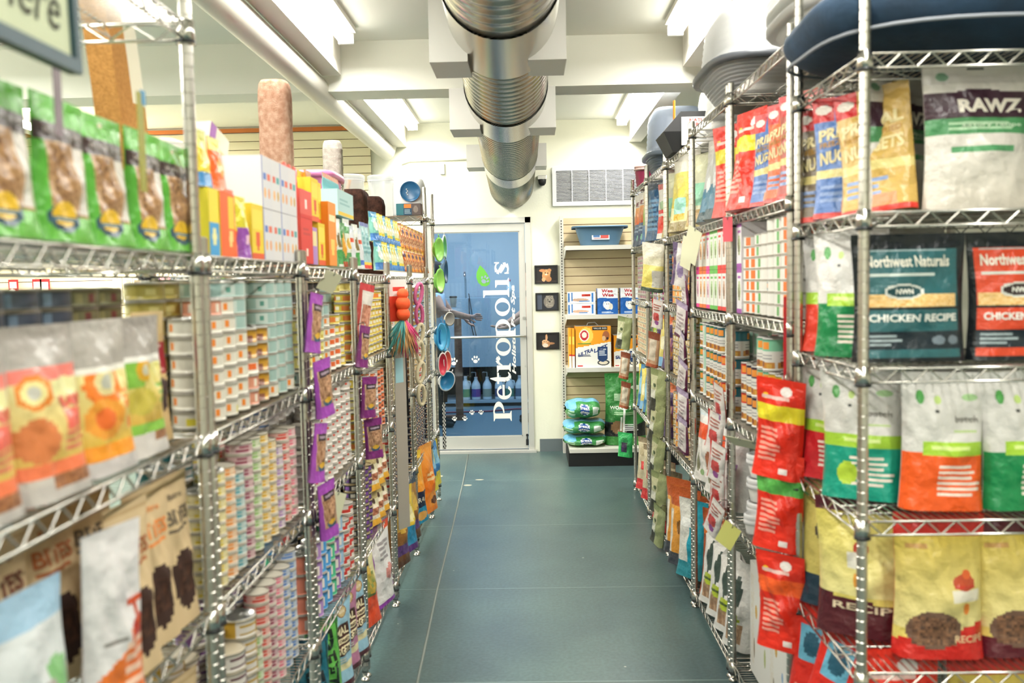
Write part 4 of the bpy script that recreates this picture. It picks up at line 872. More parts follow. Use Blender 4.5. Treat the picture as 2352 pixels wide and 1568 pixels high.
boxd('b_redtray', .15, .085, .1, [('f', '#e2564a'), ('e', .5, .5, .12, .2, '#f4e4dc'), ('b', 0, .12, '#d6291f')], side='#e2564a', name='display_box', cat='display box', nu=12, nv=12)
boxd('b_white', .085, .135, .2, [('f', '#d9d9dc'), ('r', 0, .06, 0, 1, '#4664b8'), ('r', .15, .45, .55, .68, '#5a78c0'), ('r', .55, .9, .55, .68, '#e07058'), ('e', .3, .3, .12, .1, '#e8b06a'), ('e', .72, .3, .12, .1, '#e0a070')], side='#cfcfd6', name='treat_box', nu=16, nv=16)
boxd('b_white2', .085, .135, .2, [('f', '#dcdbdc'), ('r', .15, .45, .55, .68, '#d8604c'), ('r', .55, .9, .55, .68, '#5aa8a8'), ('e', .3, .3, .12, .1, '#e8b06a'), ('e', .72, .3, .12, .1, '#c9a45a')], side='#d4d3d8', name='treat_box', nu=16, nv=16)
boxd('b_tan', .16, .2, .12, [('f', '#b9ae9c'), ('r', .1, .9, .3, .37, '#3a4f80'), ('t', .2, .7, .55, .75, '#a39884', 2)], side='#c4b9a6', name='display_box', cat='display box')
boxd('b_yel', .1, .14, .08, [('f', '#e8cb2e'), ('r', .1, .9, .55, .9, '#f0dc50'), ('e', .5, .35, .2, .15, '#e05a2c'), ('b', 0, .12, '#e05a2c')], side='#e4c22a', name='display_box', cat='display box', nu=12, nv=12)
boxd('b_yb', .06, .145, .04, [('f', '#f0d63a'), ('b', 0, .5, '#3f9ad0'), ('e', .5, .3, .25, .12, '#e9e4a0')], side='#e8d23a', name='display_box', cat='display box', nu=12, nv=12)
boxd('b_or', .10, .145, .04, [('f', '#f0662a'), ('r', .55, .95, .45, .95, '#f4c832'), ('e', .7, .3, .14, .12, '#f4d080')], side='#f0d832', name='display_box', cat='display box', nu=12, nv=12)
boxd('b_or2', .12, .22, .1, [('f', '#f09030'), ('e', .5, .3, .26, .14, '#f4cc60'), ('r', .1, .9, .7, .8, '#f4e4b0')], side='#ec8a24', name='display_box', cat='display box', nu=12, nv=12)
boxd('b_lilac', .09, .12, .08, [('f', '#b088c4'), ('r', .1, .9, .5, .9, '#e4d8a0')], side='#b890c8', name='display_box', cat='display box')
boxd('b_aqua', .3, .1, .14, [('f', '#b4d6d4'), ('b', .02, .16, '#e8c43a'), ('t', .1, .8, .4, .7, '#8fbcbc', 2)], side='#b4d6d4', name='display_box', cat='display box')
def stick(key, c, tip, w=.016, h=.15):
    bagd(key, w, h, .01, [('f', c), ('b', .85, 1, tip)], nu=3, nv=6, side=c, name='chew_stick', cat='chew stick', seal=.05)
stick('s_red', '#d8483c', '#e86a5c', .03); stick('s_aqua', '#6fa8ac', '#ec7a3a', .022, .12); stick('s_yel', '#d8a43a', '#f0c860', .02, .14)

Z0, Z1, Z2, Z3, Z4, Z5 = 1.627, 1.257, .889, .479, .124, 0
# nearest rack: green pouches on the top shelf
for i in range(6):
    L('green', 'green windowed treat pouch, %s along top shelf from the nearest post end' % ORD[5 - i] if 0 else ['green treat pouch cut by the photo edge, lowest-numbered on the top shelf', 'green treat pouch under the framed sign, second in its row', 'green treat pouch with pale strip, third in its row', 'green treat pouch behind the olive ribbon, fourth in its row', 'green treat pouch fifth in its row, near the post', 'green treat pouch last in its row, touching the chrome post'][i], 1.06 + i * .151, .03, Z0, .0, .05 if i % 2 else .02, .01 * (i % 3 - 1))
mat('olive', '#8d8a2c', rough=.5); mat('blue_tip', '#2f7fa8')
t = thing('ribbon_strip', 'olive yellow ribbon strip hanging in front of the green pouches', 'strip', (XL + .012, 1.565, Z0 + .1)); MB().box(-.001, .001, -.012, .012, 0, .17).obj('ribbon', 'olive', t); MB().box(-.001, .0015, .004, .02, .15, .175).obj('tip', 'blue_tip', t)
mat('mauve_grey', '#7d6d74'); o = MB().box(-.001, .001, -.01, .01, 0, .16).obj('ribbon_strip', 'mauve_grey', None, (XL + .014, 1.285, Z0 + .15)); tag(o, 'greyish ribbon strip hanging between the first green pouches', 'strip')
# framed sign hanging from the top shelf
mat('sign_frame', '#274550', rough=.5); mat('sign_paper', '#c6cdae', rough=.8); mat('ink', '#3a3a30', rough=.8)
t = thing('framed_sign', 'dark framed handwritten sign hanging over the green pouches', 'sign', (-.60, 1.10, 1.845), 0); t.rotation_euler = (0, -.06, PI / 2 + .12)
w, h = .30, .24; m = MB(); e = .018; m.box(-w / 2, w / 2, -.012, .006, 0, e); m.box(-w / 2, w / 2, -.012, .006, h - e, h); m.box(-w / 2, -w / 2 + e, -.012, .006, e, h - e); m.box(w / 2 - e, w / 2, -.012, .006, e, h - e); m.obj('frame', 'sign_frame', t)
MB().box(-w / 2 + e, w / 2 - e, -.004, .004, e, h - e).obj('paper', 'sign_paper', t)
for txt, u0, u1, v0, v1 in (('Here', -.10, .10, .045, .105), ('Treats', -.10, .11, .14, .195)):
    gv, gf, _ = glyphs(txt, .0, .3); m = MB(); m.add([(u0 + (u1 - u0) * x, -.0055, v0 + (v1 - v0) * y) for x, y in gv], gf); m.obj('lettering', 'ink', t)
m = MB(); m.tube((-.12, 0, h), (-.12, 0, h + .03), .002, 6); m.tube((.12, 0, h), (.12, 0, h + .03), .002, 6); m.obj('hook', 'chrome', t)
# nearest rack, second shelf
for k, lb, y, off, yaw, lean in (('bark', 'salmon and yellow pouch, Bark lettering, grey clear top, nearest viewer', 1.115, .035, .05, .03), ('bark', 'salmon pouch with Bark lettering, standing beside orange one', 1.29, .03, .06, .04), ('orange_y', 'orange and yellow pouch with sun emblem on second shelf', 1.463, .03, .05, .03), ('green_y', 'green and yellow pouch with white base on second shelf', 1.613, .035, .04, .0), ('kraft_maroon', 'kraft pouch with maroon label and oval window by the post', 1.735, .07, .05, .0), ('kraft_maroon', 'kraft pouch with maroon label standing one row back', 1.58, .14, .05, .0)):
    L(k, lb, y, off, Z1, yaw, lean)
for k, lb, y, off, yaw, lean, z in (('white_blue', 'white and pale blue pouch with green spots, low corner', 1.2, .03, .1, .0, Z2), ('white_orange', 'white pouch with orange art leaning out of third shelf', 1.375, -.005, .25, -.03, Z2), ('bites_rust', 'kraft Bites bag with rust lettering and dark window', 1.525, .03, .12, .02, Z2), ('bites_orange', 'narrow-looking kraft bag with pale orange lettering', 1.652, .05, .2, .02, Z2), ('bites_grey', 'kraft Bites bag with grey lettering next to the post', 1.755, .045, .08, .02, Z2),
                              ('bites_brown', 'kraft bag with brown lettering in the back row, near end', 1.33, .14, .2, .05, Z2), ('bites_rust', 'kraft bag with rust lettering in the back row, middle', 1.5, .15, .2, .05, Z2), ('bites_grey', 'kraft bag with dark print in the back row, far end', 1.64, .16, .2, .0, Z2), ('white_orange', 'white pouch with orange art in the back row', 1.19, .15, .2, .0, Z2),
                              ('bites_orange', 'kraft bag with orange print on the fourth shelf', 1.6, .05, .2, .0, Z3), ('bites_grey', 'kraft bag with grey print on the fourth shelf', 1.75, .05, .2, .0, Z3), ('green_y', 'green and yellow pouch on the fourth shelf', 1.45, .05, .2, .0, Z3)):
    L(k, lb, y, off, z, yaw, lean)
# --- top shelf of the next racks
G = 'small treat boxes and pouches on the top shelf'
def T1(k, lb, y, off, dz=0, yaw=0, lean=0): return L(k, lb, y, off, Z0 + dz - .004, yaw, lean)
T1('b_yb', 'yellow and blue display box right beside the post', 1.955, .024)
T1('b_or', 'orange and yellow display box under the clear-topped pouch', 2.045, .024)
for i, k in enumerate(('p_yellow', 'p_orange')):
    T1(k, ['yellow pouch with blue foot standing on the yellow box', 'orange pouch with clear top standing on the orange box'][i], 1.955 + i * .09, .026, .1475, 0, .06)
T1('p_orange_y', 'slim orange and yellow pouch next to orange display box', 2.125, .03); T1('p_purple', 'slim purple and yellow pouch beside the tan carton', 2.195, .02, 0, .1, .05); T1('b_yel', 'yellow treat box in front of the tan carton', 2.29, .05)
T1('b_tan', 'plain tan carton with navy stripe behind slim pouches', 2.2, .17)
lbl = ['white treat box with blue edge', 'white treat box with coloured patches']
for r in range(2):
    for i in range(4):
        T1('b_white' if i % 2 == 0 else 'b_white2', '%s, %s along, %s tier of the white boxes' % (lbl[i % 2], ORD[i], ['lower', 'upper'][r]), 2.385 + i * .0865, .11, r * .1365 - .0)
boxd('b_slant', .11, .12, .05, [('f', '#d9d2bc'), ('r', .0, .3, 0, 1, '#a066b0'), ('n', .35, .95, .1, .6, '#cfb67c', '#e8dcb4')], side='#c9c2ac', name='treat_box')
o = L('b_slant', 'treat box with purple stripe leaning tilted above the tan carton', 2.33, .15, Z0 + .22, .1, .0, .35)
mat('clear_grey', '#cfd3d6', rough=.2, alpha=.45)
def jar(label, loc, r, h, body='#d6dade', lidc='#e6e6e6', name='storage_jar', cat='jar', pw=2.0):
    t = thing(name, label, cat, loc); m = MB(); m.lathe([(.0005, 0), (r * .92, 0), (r * .95, .01), (r, h * .5), (r, h - .02), (r * .97, h - .01)], 28, pw=pw); m.obj('jar_body', 'clear_grey', t)
    m = MB(); m.lathe([(r * 1.05, h - .02), (r * 1.06, h + .004), (r * .9, h + .012), (.0005, h + .014)], 28, pw=pw); m.obj('lid', 'clear_grey', t)
    m = MB(); m.lathe([(r * 1.055, h - .03), (r * 1.055, h - .022)], 28, pw=pw); m.obj('rim_ring', 'white_plastic', t); return t
jar('clear round tub with ribbed rim behind the tan carton', (-.93, 2.26, Z0 + .002), .075, .285)
# red, yellow, aqua displays
T1('b_red', 'deep red display box with white flower, lower one', 2.80, .06); T1('b_redtray', 'coral tray of red chew sticks on the deep red box', 2.80, .06, .1405)
for i in range(5): T1('s_red', 'red wrapped chew stick, %s in coral tray' % ORD[i], 2.745 + i * .028, .045 + .012 * (i % 2), .155, 0, .1)
T1('b_lilac', 'lilac and cream display box under the yellow tray', 2.935, .06); T1('b_or2', 'tall orange display box with cream stripe', 3.17, .06); T1('b_yel', 'yellow display box between lilac and orange boxes', 3.045, .06)
T1('b_yel', 'yellow display box stacked above the lilac box', 2.965, .06, .1405); T1('p_oj', 'orange pouch standing in the stacked yellow box', 3.0, .04, .17, 0, .1)
T1('b_yel', 'orange-spotted yellow box beside the tall orange box, upper', 3.07, .075, .1405)
for i in range(4): T1('s_yel', 'yellow chew stick in upper yellow box, %s from camera end' % ORD[i], 2.93 + i * .025, .06, .165, 0, .05)
for i, k in enumerate(('p_green', 'p_white_g', 'p_green_o', 'p_green', 'p_white_b', 'p_white_g', 'p_white_b', 'p_aqua', 'p_aqua')):
    T1(k, ['green and white treat pouch right after the orange box', 'white pouch with green foot, second after orange box', 'green pouch with golden oval under the aqua tray', 'green and white pouch beneath the aqua tray', 'white pouch with blue and red bands under aqua tray', 'white pouch with green foot below the aqua tray', 'white and blue pouch next to the aqua pouches', 'aqua pouch with red foot, camera side', 'aqua pouch with red foot, door side'][i], 3.3 + i * .088, .04, 0, .1, .04)
T1('b_aqua', 'pale aqua tray full of orange-tipped sticks', 3.62, .12, .2); T1('b_aqua', 'pale aqua tray empty beneath the filled one', 3.62, .15, .098); T1('b_aqua', 'pale aqua tray lowest, behind green pouches', 3.62, .17, 0)
for i in range(10): T1('s_aqua', 'aqua chew stick with orange tip, %s in the tray' % ORD[i], 3.49 + i * .029, .10, .245, 0, .1)
for r in range(2):
    for i in range(9): T1('p_yb' if i % 3 else 'p_gb', '%s, %s along the %s tier of yellow pouches' % (['yellow treat pouch with blue foot', 'sea-green treat pouch with blue foot'][i % 3 == 0], ORD[i], ['lower', 'upper'][r]), 4.36 + i * .088, .045 + r * .02, r * .14, .25, .08)
    for i in range(13): T1('p_oj' if (i + r) % 2 else 'p_oj2', '%s, %s along the %s tier of orange pouches' % (['rust treat pouch with plum band', 'orange treat pouch with meat picture'][(i + r) % 2], ORD[i], ['lower', 'upper'][r]), 5.2 + i * .09, .045 + r * .02, r * .14 if r else 0, .3, .08)
# --- tall goods on the back of the top shelf
def carpet(name, label, cat, loc, w, d, h, c1, c2, parts=(), round_=.35, rz=0):
    t = thing(name, label, cat, loc, rz); key = 'carpet' + c1
    if key not in MATS: mat(key, c1, rough=.95, spec=.1, noise=(c2, 45), bump=(1, 300, .006))
    rnd = random.Random(4); m = MB(); prof = [(.0005, 0), (1, 0), (1.0, .01)]; n = 26
    for i in range(n): prof.append((1 + rnd.uniform(-.02, .02), .01 + (h - .05) * (i + 1) / n))
    prof += [(.93, h - .018), (.8, h - .004), (.4, h), (.0005, h + .001)]
    m.lathe([(r * .5, z) for r, z in prof], 28, sx=w, sy=d, pw=3.2 if round_ else 8)
    m.obj('carpet_cover', key, t); return t
t = carpet('scratching_post', 'tall beige-pink carpeted scratching post standing behind the white boxes', 'scratching post', (-1.01, 3.68, Z0 + .002), .125, .125, .755, '#c9a58e', '#ab8068')
t = carpet('scratching_post', 'shorter grey carpeted post with white paper sleeve and sisal foot', 'scratching post', (-1.005, 4.72, Z0 + .49), .098, .098, .188, '#a8a297', '#c2bcb0')
m = MB(); m.lathe([(.052, 0), (.052, .17)], 24, lin('#e4dfd0')); sl = m.obj('paper_sleeve', 'paperboard', t, (0, 0, -.168)); mat('print_black', '#26222c')
for txt, z, hh in (('Kitty', .1, .035),):
    gv, gf, _ = glyphs(txt, .02); mm = MB(); mm.add([(math.sin(-.2 + (x - .5) * 1.5 + .9) * .0527, -math.cos(-.2 + (x - .5) * 1.5 + .9) * .0527, z + y * hh) for x, y in gv], gf); mm.obj('lettering', 'print_black', sl)
m = MB(); ell(m, 0, 0, .018, .022, n=12); 
mm = MB(); mm.add([(math.sin(.9 + a / .0527) * .0528, -math.cos(.9 + a / .0527) * .0528, .05 + b) for a, b in [(math.cos(q) * .018 * (1.3 if k % 2 else 1), math.sin(q) * .02) for k, q in enumerate([2 * PI * i / 14 for i in range(14)])]], [tuple(range(14))]); mm.obj('cat_print', 'print_black', sl)
mat('sisal', '#c9b892', rough=.9); m = MB(); z = -.48
while z < -.165:
    m.path([(math.cos(a) * .046, math.sin(a) * .046, z) for a in [2 * PI * i / 18 for i in range(18)]], .005, 6, closed=True); z += .0095
m.obj('sisal_wrap', 'sisal', t)
for i, (y, x, w, h, z) in enumerate(((5.22, -1.0, .14, .505, 0), (5.62, -.99, .20, .50, 0), (5.7, -1.1, .2, .55, 0))):
    carpet('carpet_cat_box', ['narrow dark brown carpeted scratcher block beside grey post', 'wide dark brown carpeted scratcher block in front', 'dark brown carpeted scratcher block showing just above another'][i], 'scratcher', (x, y, 1.6), w, .16, h, '#4e342b', '#2f211d', round_=0)
mat('pink_plastic', '#d97fb0', rough=.35)
t = thing('pink_bin', 'glossy pink plastic bin with curved rim behind the red packets', 'bin', (-1.0, 4.3, Z0 + .01)); m = MB(); m.lathe([(r * .5, z) for r, z in ((.0005, 0), (.85, 0), (.9, .02), (1, .42))], 32, sx=.2, sy=.34, pw=5); m.obj('bin_body', 'pink_plastic', t)
m = MB(); m.lathe([(r * .5, z) for r, z in ((1.0, .42), (1.12, .415), (1.14, .43), (1.1, .445), (.98, .44), (.95, .1), (.0005, .05))], 32, sx=.2, sy=.34, pw=5); m.obj('rim', 'pink_plastic', t)
# leaning sisal scratcher at the near end
mat('sisal_tan', '#c08a48', rough=.9, noise=('#a87638', 120), bump=(1, 200, .004)); mat('scratcher_white', '#e4e0cc', rough=.7)
t = thing('sisal_scratcher', 'curved tan and white sisal scratching board leaning above the green pouches', 'scratcher', (-1.0, 2.3, Z0 + .01)); t.rotation_euler = (.0, -.02, PI / 2)
m = MB(); n = 20; prof = []
for i in range(n + 1):
    z = .75 * i / n; prof.append((z, -.02 * math.sin(z * 3), -.17 * (z / .75)))
def slab(y0, y1, z0, z1):
    m = MB(); P = [p for p in prof if z0 - 1e-6 <= p[0] <= z1 + 1e-6]
    vs = [];
    for z, a, b in P: vs += [(b + y0, -.03 + a, z), (b + y1, -.03 + a, z), (b + y1, .03 + a, z), (b + y0, .03 + a, z)]
    fs = [(0, 3, 2, 1)]
    for i in range(len(P) - 1):
        k = i * 4; fs += [(k, k + 1, k + 5, k + 4), (k + 1, k + 2, k + 6, k + 5), (k + 2, k + 3, k + 7, k + 6), (k + 3, k, k + 4, k + 7)]
    k = (len(P) - 1) * 4; fs.append((k, k + 1, k + 2, k + 3)); m.add(vs, fs); return m
slab(-.08, .07, 0, .375).obj('sisal_board', 'sisal_tan', t); slab(-.08, .0, .375, .75).obj('sisal_board', 'sisal_tan', t); slab(.0, .07, .375, .75).obj('board_back', 'scratcher_white', t)
# containers and feeder near the door end
ZE = 2.006
t = thing('pet_feeder', 'white automatic feeder with round dark blue dial on the end rack', 'pet feeder', (-.80, 6.17, ZE)); m = MB(); m.lathe([(r * .5, z) for r, z in ((.0005, 0), (1, 0), (1.02, .02), (1, .15), (.96, .21), (.85, .25), (.5, .275), (.0005, .28))], 32, sx=.22, sy=.2, pw=3.5); m.obj('feeder_body', 'white_plastic', t)
mat('dial_blue', '#1f5f8c', rough=.3); mat('dial_in', '#12384f', rough=.3); d = MB(); d.lathe([(.0005, 0), (.05, 0), (.062, .006), (.068, .014), (.068, 0)], 28); do = d.obj('bowl_dial', 'dial_blue', t, (.02, -.104, .165), (PI / 2, 0, 0))
for i in range(4): MB().lathe([(.0005, .004), (.004, .003), (.005, 0)], 8).obj('dial_light', 'white_plastic', do, (-.025 + (i % 2) * .006, .015 - i * .012, .003))
boxd('feeder_box', .16, .075, .1, [('f', '#1f4a66'), ('r', 0, .3, 0, 1, '#2f7a86'), ('r', .32, .62, .6, .95, '#e0842c'), ('r', .64, 1, 0, 1, '#5a4c48'), ('e', .8, .5, .1, .3, '#8a7c74'), ('t', .34, .6, .1, .5, '#9fb8c4', 3)], side='#6a4438', name='product_box', cat='box', nu=16, nv=10)
item('feeder_box', 'teal and orange product box under the white feeder', (-.78, 5.99, ZE + .0), (0, 0, 0))
jar('clear plastic container with grey lid beside the feeder', (-.985, 6.15, ZE), .085, .27, pw=4); jar('clear round lidded tub next to the carpet blocks', (-1.21, 6.15, ZE), .105, .28)
boxd('tan_box', .2, .07, .16, [('f', '#d8c394')], side='#cdb888', name='product_box', cat='box'); item('tan_box', 'plain tan flat box under the clear container', (-1.45, 6.1, ZE), (0, 0, 0))
mat('orange_handle', '#e8a03a'); m = MB(); m.path([(0, 0, 0), (0, 0, .12), (.05, .02, .17), (.1, .02, .2), (.12, 0, .26)], .012, 8); t = m.obj('scoop_handle', 'orange_handle', None, (-1.33, 6.2, ZE + .005)); tag(t, 'orange angled scoop handle rising behind the clear tubs', 'scoop')

# ------------------------------------------------------------------ cans
def mixc(a, b, t): return '#' + ''.join('%02x' % round(int(a[i:i + 2], 16) * (1 - t) + int(b[i:i + 2], 16) * t) for i in (1, 3, 5))
CT = {}
def ct(key, desc, r, h, base, marks, rim='#b5afa2', rep=4):
    CT[key] = (desc, r, h, base, marks, rim, rep)
def stripes(c, c2='#ded8cb'): return [(0, .62, .14, .42, c), (.05, .6, .58, .8, c)]
W_ = '#d9d3c6'
ct('odot', 'white can with orange dot', .042, .0385, '#dad5c6', [(.35, .62, .28, .78, '#e5832a'), (.75, .82, .2, .8, '#6f9f9c')])
ct('oy', 'white can with yellow sticker', .042, .0385, '#dad5c6', [(.35, .62, .28, .78, '#e5832a'), (.0, .3, .1, .6, '#e0d23c')])
ct('pink', 'salmon pink can', .042, .0385, '#cf8c72', [(.6, .8, .2, .8, '#e6dccb')])
ct('teal', 'pale teal can', .042, .0385, '#9dbab3', [(.0, .4, .1, .9, '#c3d0c9'), (.15, .28, .3, .7, '#4f8f80'), (.7, .78, .3, .7, '#e08a3a')])
ct('brn', 'brown and gold can', .042, .0385, '#c8952f', [(0, .6, 0, .55, '#7a4630')])
ct('org', 'orange and white can', .042, .0385, '#e6dfd0', [(0, .7, .3, .8, '#e2692f')])
ct('yel', 'olive yellow can', .042, .0385, '#b5a452', [(.2, .6, .3, .7, '#d8cc86')])
ct('blk', 'black can with tan rim', .042, .0385, '#25272a', [(.3, .5, .3, .7, '#3a3d42')], '#a08a62')
ct('slate', 'slate blue flat can', .05, .033, '#3f4656', [(.3, .36, .1, .9, '#6a7d94'), (.7, .8, .3, .7, '#22262e')], '#75695a')
ct('mud', 'dull green and brown flat can', .048, .033, '#6f6848', [(.2, .5, .2, .8, '#8f8458'), (.6, .7, .2, .8, '#6a3030')], '#75695a')
for k, d, c in (('sy', 'small white can with yellow stripes', '#dcc23a'), ('so', 'small white can with orange stripes', '#e08a3e'), ('st', 'small white can with teal stripes', '#4f98a4'), ('sm', 'small white can with maroon stripes', '#8c3650'), ('sg', 'small white can with green stripes', '#8fb46c'), ('sk', 'small white can with gold stripes', '#d8a838'), ('sl', 'small white can with lilac stripes', '#a482b8'), ('sr', 'small white can with red stripes', '#cc4238'), ('sp', 'small white can with pink stripes', '#e2788c'), ('sb', 'small white can with blue stripes', '#5a80c0')):
    ct(k, d, .033, .0285, mixc('#dcd6cc', c, .3), stripes(c), '#bdb6a6')
for k, d, c in (('Bt', 'large teal can with white panel', '#0f6a72'), ('Bb', 'large blue can with white panel', '#46699a'), ('Bg', 'large gold can with white panel', '#b48e2c'), ('Bp', 'large violet can with white panel', '#65387a'), ('Bw', 'large wine can with white panel', '#582436'), ('By', 'large yellow can with white panel', '#d9c04a')):
    ct(k, d, .043, .046, c, [(.55, 1, .0, 1, '#d6cfc8'), (.6, .95, .6, .75, c), (.6, .95, .15, .25, c)], '#b5ab94', 2)
ct('wr', 'white can with red dot', .04, .038, '#d5cec5', [(.4, .52, .55, .78, '#c8442e'), (.1, .3, .3, .6, '#c4bbb2')])
ct('wg', 'plain grey-white can', .042, .04, '#c3beb8', [(.3, .6, .3, .6, '#aaa49e')])
ct('yo', 'yellow and orange can', .04, .038, '#d9c24a', [(0, .4, .2, .8, '#e08038'), (.5, .75, .3, .7, '#e6e0cc')])
ct('ye', 'lemon and white can', .04, .038, '#e0d884', [(0, .5, .3, .8, '#e6e2d2'), (.6, .8, .2, .5, '#c9a83a')])
ct('rw', 'red and white can', .04, .042, '#ddd6cc', [(0, .6, .1, .45, '#cf3a30'), (.4, .9, .45, .8, '#cf3a30')])
for k, d, c in (('ts', 'tall salmon can', '#e6866c'), ('tl', 'tall lilac can', '#b48ccc'), ('tb', 'tall sky blue can', '#4f9fdc'), ('tm', 'tall mint can', '#4fbf8c'), ('tv', 'tall violet and white can', '#9a6ab4'), ('tw', 'tall pale blue can', '#9cc0dc')):
    ct(k, d, .033, .062, c, [(.3, .6, .2, .75, '#e9e0d8'), (.7, .8, .1, .3, '#7ab04c')], '#b8b0a4')
ct('nv', 'navy can with orange dot', .037, .034, '#262c44', [(.35, .6, .25, .75, '#de8a44'), (.42, .52, .4, .6, '#efe2cc'), (.8, .9, .2, .8, '#8a8ca0')], '#a39a88')
ct('bp', 'black can with violet patch', .037, .03, '#2a2a30', [(.4, .7, .2, .8, '#7a4a9a'), (0, .2, .2, .8, '#d8d2c4')], '#b09a70')
ct('os', 'orange and salmon can', .04, .038, '#e07c50', [(0, .35, .2, .8, '#d8cfc4'), (.5, .7, .2, .5, '#7a3a2a')])
ct('bl', 'pale blue small can', .034, .03, '#a9bfd8', [(0, .4, .2, .7, '#4f78b4'), (.5, .8, .4, .8, '#e8e0d0')])
ct('bs', 'blue and ochre can', .04, .04, '#c99a3c', [(0, 1, 0, .4, '#3f6a9a')])
ct('tn', 'tan and brown can', .038, .038, '#c9a878', [(.1, .5, .3, .8, '#7a4a38'), (.6, .8, .2, .6, '#e4d8c0')])
ct('gm', 'olive white can with dog picture', .038, .04, '#c4bd98', [(.2, .5, .2, .7, '#4a3c34'), (.6, .9, .5, .8, '#d8c040')])
ct('wo', 'white can with orange end panel', .04, .039, '#e2dfd8', [(0, .25, .05, .95, '#e8793a'), (.4, .47, .1, .9, '#7f94bc')])
ct('wgb', 'white can with green edge', .04, .039, '#e0ded6', [(0, .1, .05, .95, '#6fae6a'), (.6, .66, .1, .9, '#e09a5a')])
ct('wb', 'white can with blue and orange panel', .04, .039, '#e0ded6', [(.2, .45, .05, .95, '#2c6078'), (.25, .4, .3, .75, '#e8923a')])
ct('ow', 'orange and cream can', .037, .036, '#e8a050', [(.1, .5, .2, .8, '#efe4d0'), (.6, .8, .1, .9, '#d8502c')])
ct('yw', 'mustard and white can', .037, .036, '#b8963c', [(.0, .35, .2, .8, '#ece4cc'), (.55, .8, .2, .8, '#e9e0c8')])
ct('mc', 'grey can with bright specks', .036, .033, '#a8a49c', [(0, .2, .2, .8, '#8a3a6a'), (.3, .45, .2, .8, '#4a8a4c'), (.6, .8, .3, .8, '#d8a03a')])
ct('cs', 'cream scripted can', .037, .036, '#e4dcb4', [(.1, .6, .3, .5, '#8a8060'), (.75, .9, .1, .8, '#b04a3a')])
for k, d, c in (('Sg', 'tall soup can with green top band', '#2f8f5a'), ('St', 'tall soup can with teal top band', '#1c6a78'), ('Sr', 'tall soup can with red top band', '#d83a2c'), ('Sp', 'tall soup can with plum top band', '#3c2c4a'), ('Sy', 'tall soup can with yellow top band', '#e6bc30'), ('Sm', 'tall soup can with mint top band', '#7fc8a4')):
    ct(k, d, .038, .108, '#e2e0da', [(0, 1, .62, 1, c), (.3, .7, .68, .92, '#e8923a'), (.1, .9, .05, .25, '#c98a3a'), (.2, .4, .1, .28, '#8a4a2a'), (.6, .8, .05, .2, '#d8a850'), (.15, .8, .35, .4, '#a8a8a8'), (.15, .8, .46, .5, '#a8a8a8')], '#b8b6b0', 3)
ct('Sw', 'tall plain white soup can', .038, .108, '#d5d8d0', [(0, .2, .1, .9, '#a8d0ba'), (.4, .8, .2, .25, '#a8a8a8'), (.4, .8, .35, .4, '#a8a8a8'), (.4, .8, .5, .55, '#a8a8a8')], '#b0aea6')
CANS = []; _cm = {}
def can_def(k):
    desc, r, h, base, marks, rim, rep = CT[k]; bands = [(0, 1, base, 0, 1)]
    for q in range(rep):
        for u0, u1, v0, v1, c in marks: bands.append((v0, v1, c, (q + u0) / rep, (q + u1) / rep))
    return can_mesh(r, h, bands, 24 if rep > 2 else 28, lidc=rim)
def stack(x, y, z, kinds, place, col, row):
    zz = z + .0045; top = len(kinds) - 1
    for i, k in enumerate(kinds):
        r, h = CT[k][1], CT[k][2]; jx, jy = random.uniform(-.0015, .0015), random.uniform(-.0015, .0015)
        CANS.append(dict(k=k, p=(x + jx, y + jy, zz), a=random.choice([0, .05, -.06, .1]) + (PI / 8 if x > 0 else 0), i=i, top=i == top, col=col, row=row, place=place)); zz += h + .0004
def fill(side, y0, y1, z, cols, place, off=.055, back=None, top_z=None):
    """cols: list of stacks (each 'kind*n kind*m' bottom to top) from the viewer's end; laid side by side from y0"""
    for row, cc in enumerate([cols] + ([back] if back else [])):
        y = y0; x = (XL - off - row * .092) if side < 0 else (XR + off + row * .092); c = 0
        for spec in cc:
            ks = []
            for tkn in spec.split():
                k, n = tkn.split('*'); ks += [k] * int(n)
            rm = max(CT[k][1] for k in ks) if ks else .04
            if y + 2 * rm > y1: break
            if ks: stack(x, y + rm, z, ks, place, c, row)
            y += 2 * rm + .002; c += 1
def rep(pat, n): return (pat * (n // len(pat) + 1))[:n]
# nearest rack: dark flat tins behind the pouches
fill(-1, 1.06, 1.83, Z1, ['slate*9'] * 5 + ['mud*9'] * 3, 'second shelf, kraft-bag rack', off=.155)
fill(-1, 1.06, 1.83, Z2, ['slate*7'] * 4 + ['blk*6', 'brn*6', 'pink*7', 'brn*6'], 'third shelf, kraft-bag rack', off=.30)
fill(-1, 1.1, 1.83, Z3, ['yel*7'] * 8, 'fourth shelf, kraft-bag rack', off=.2)
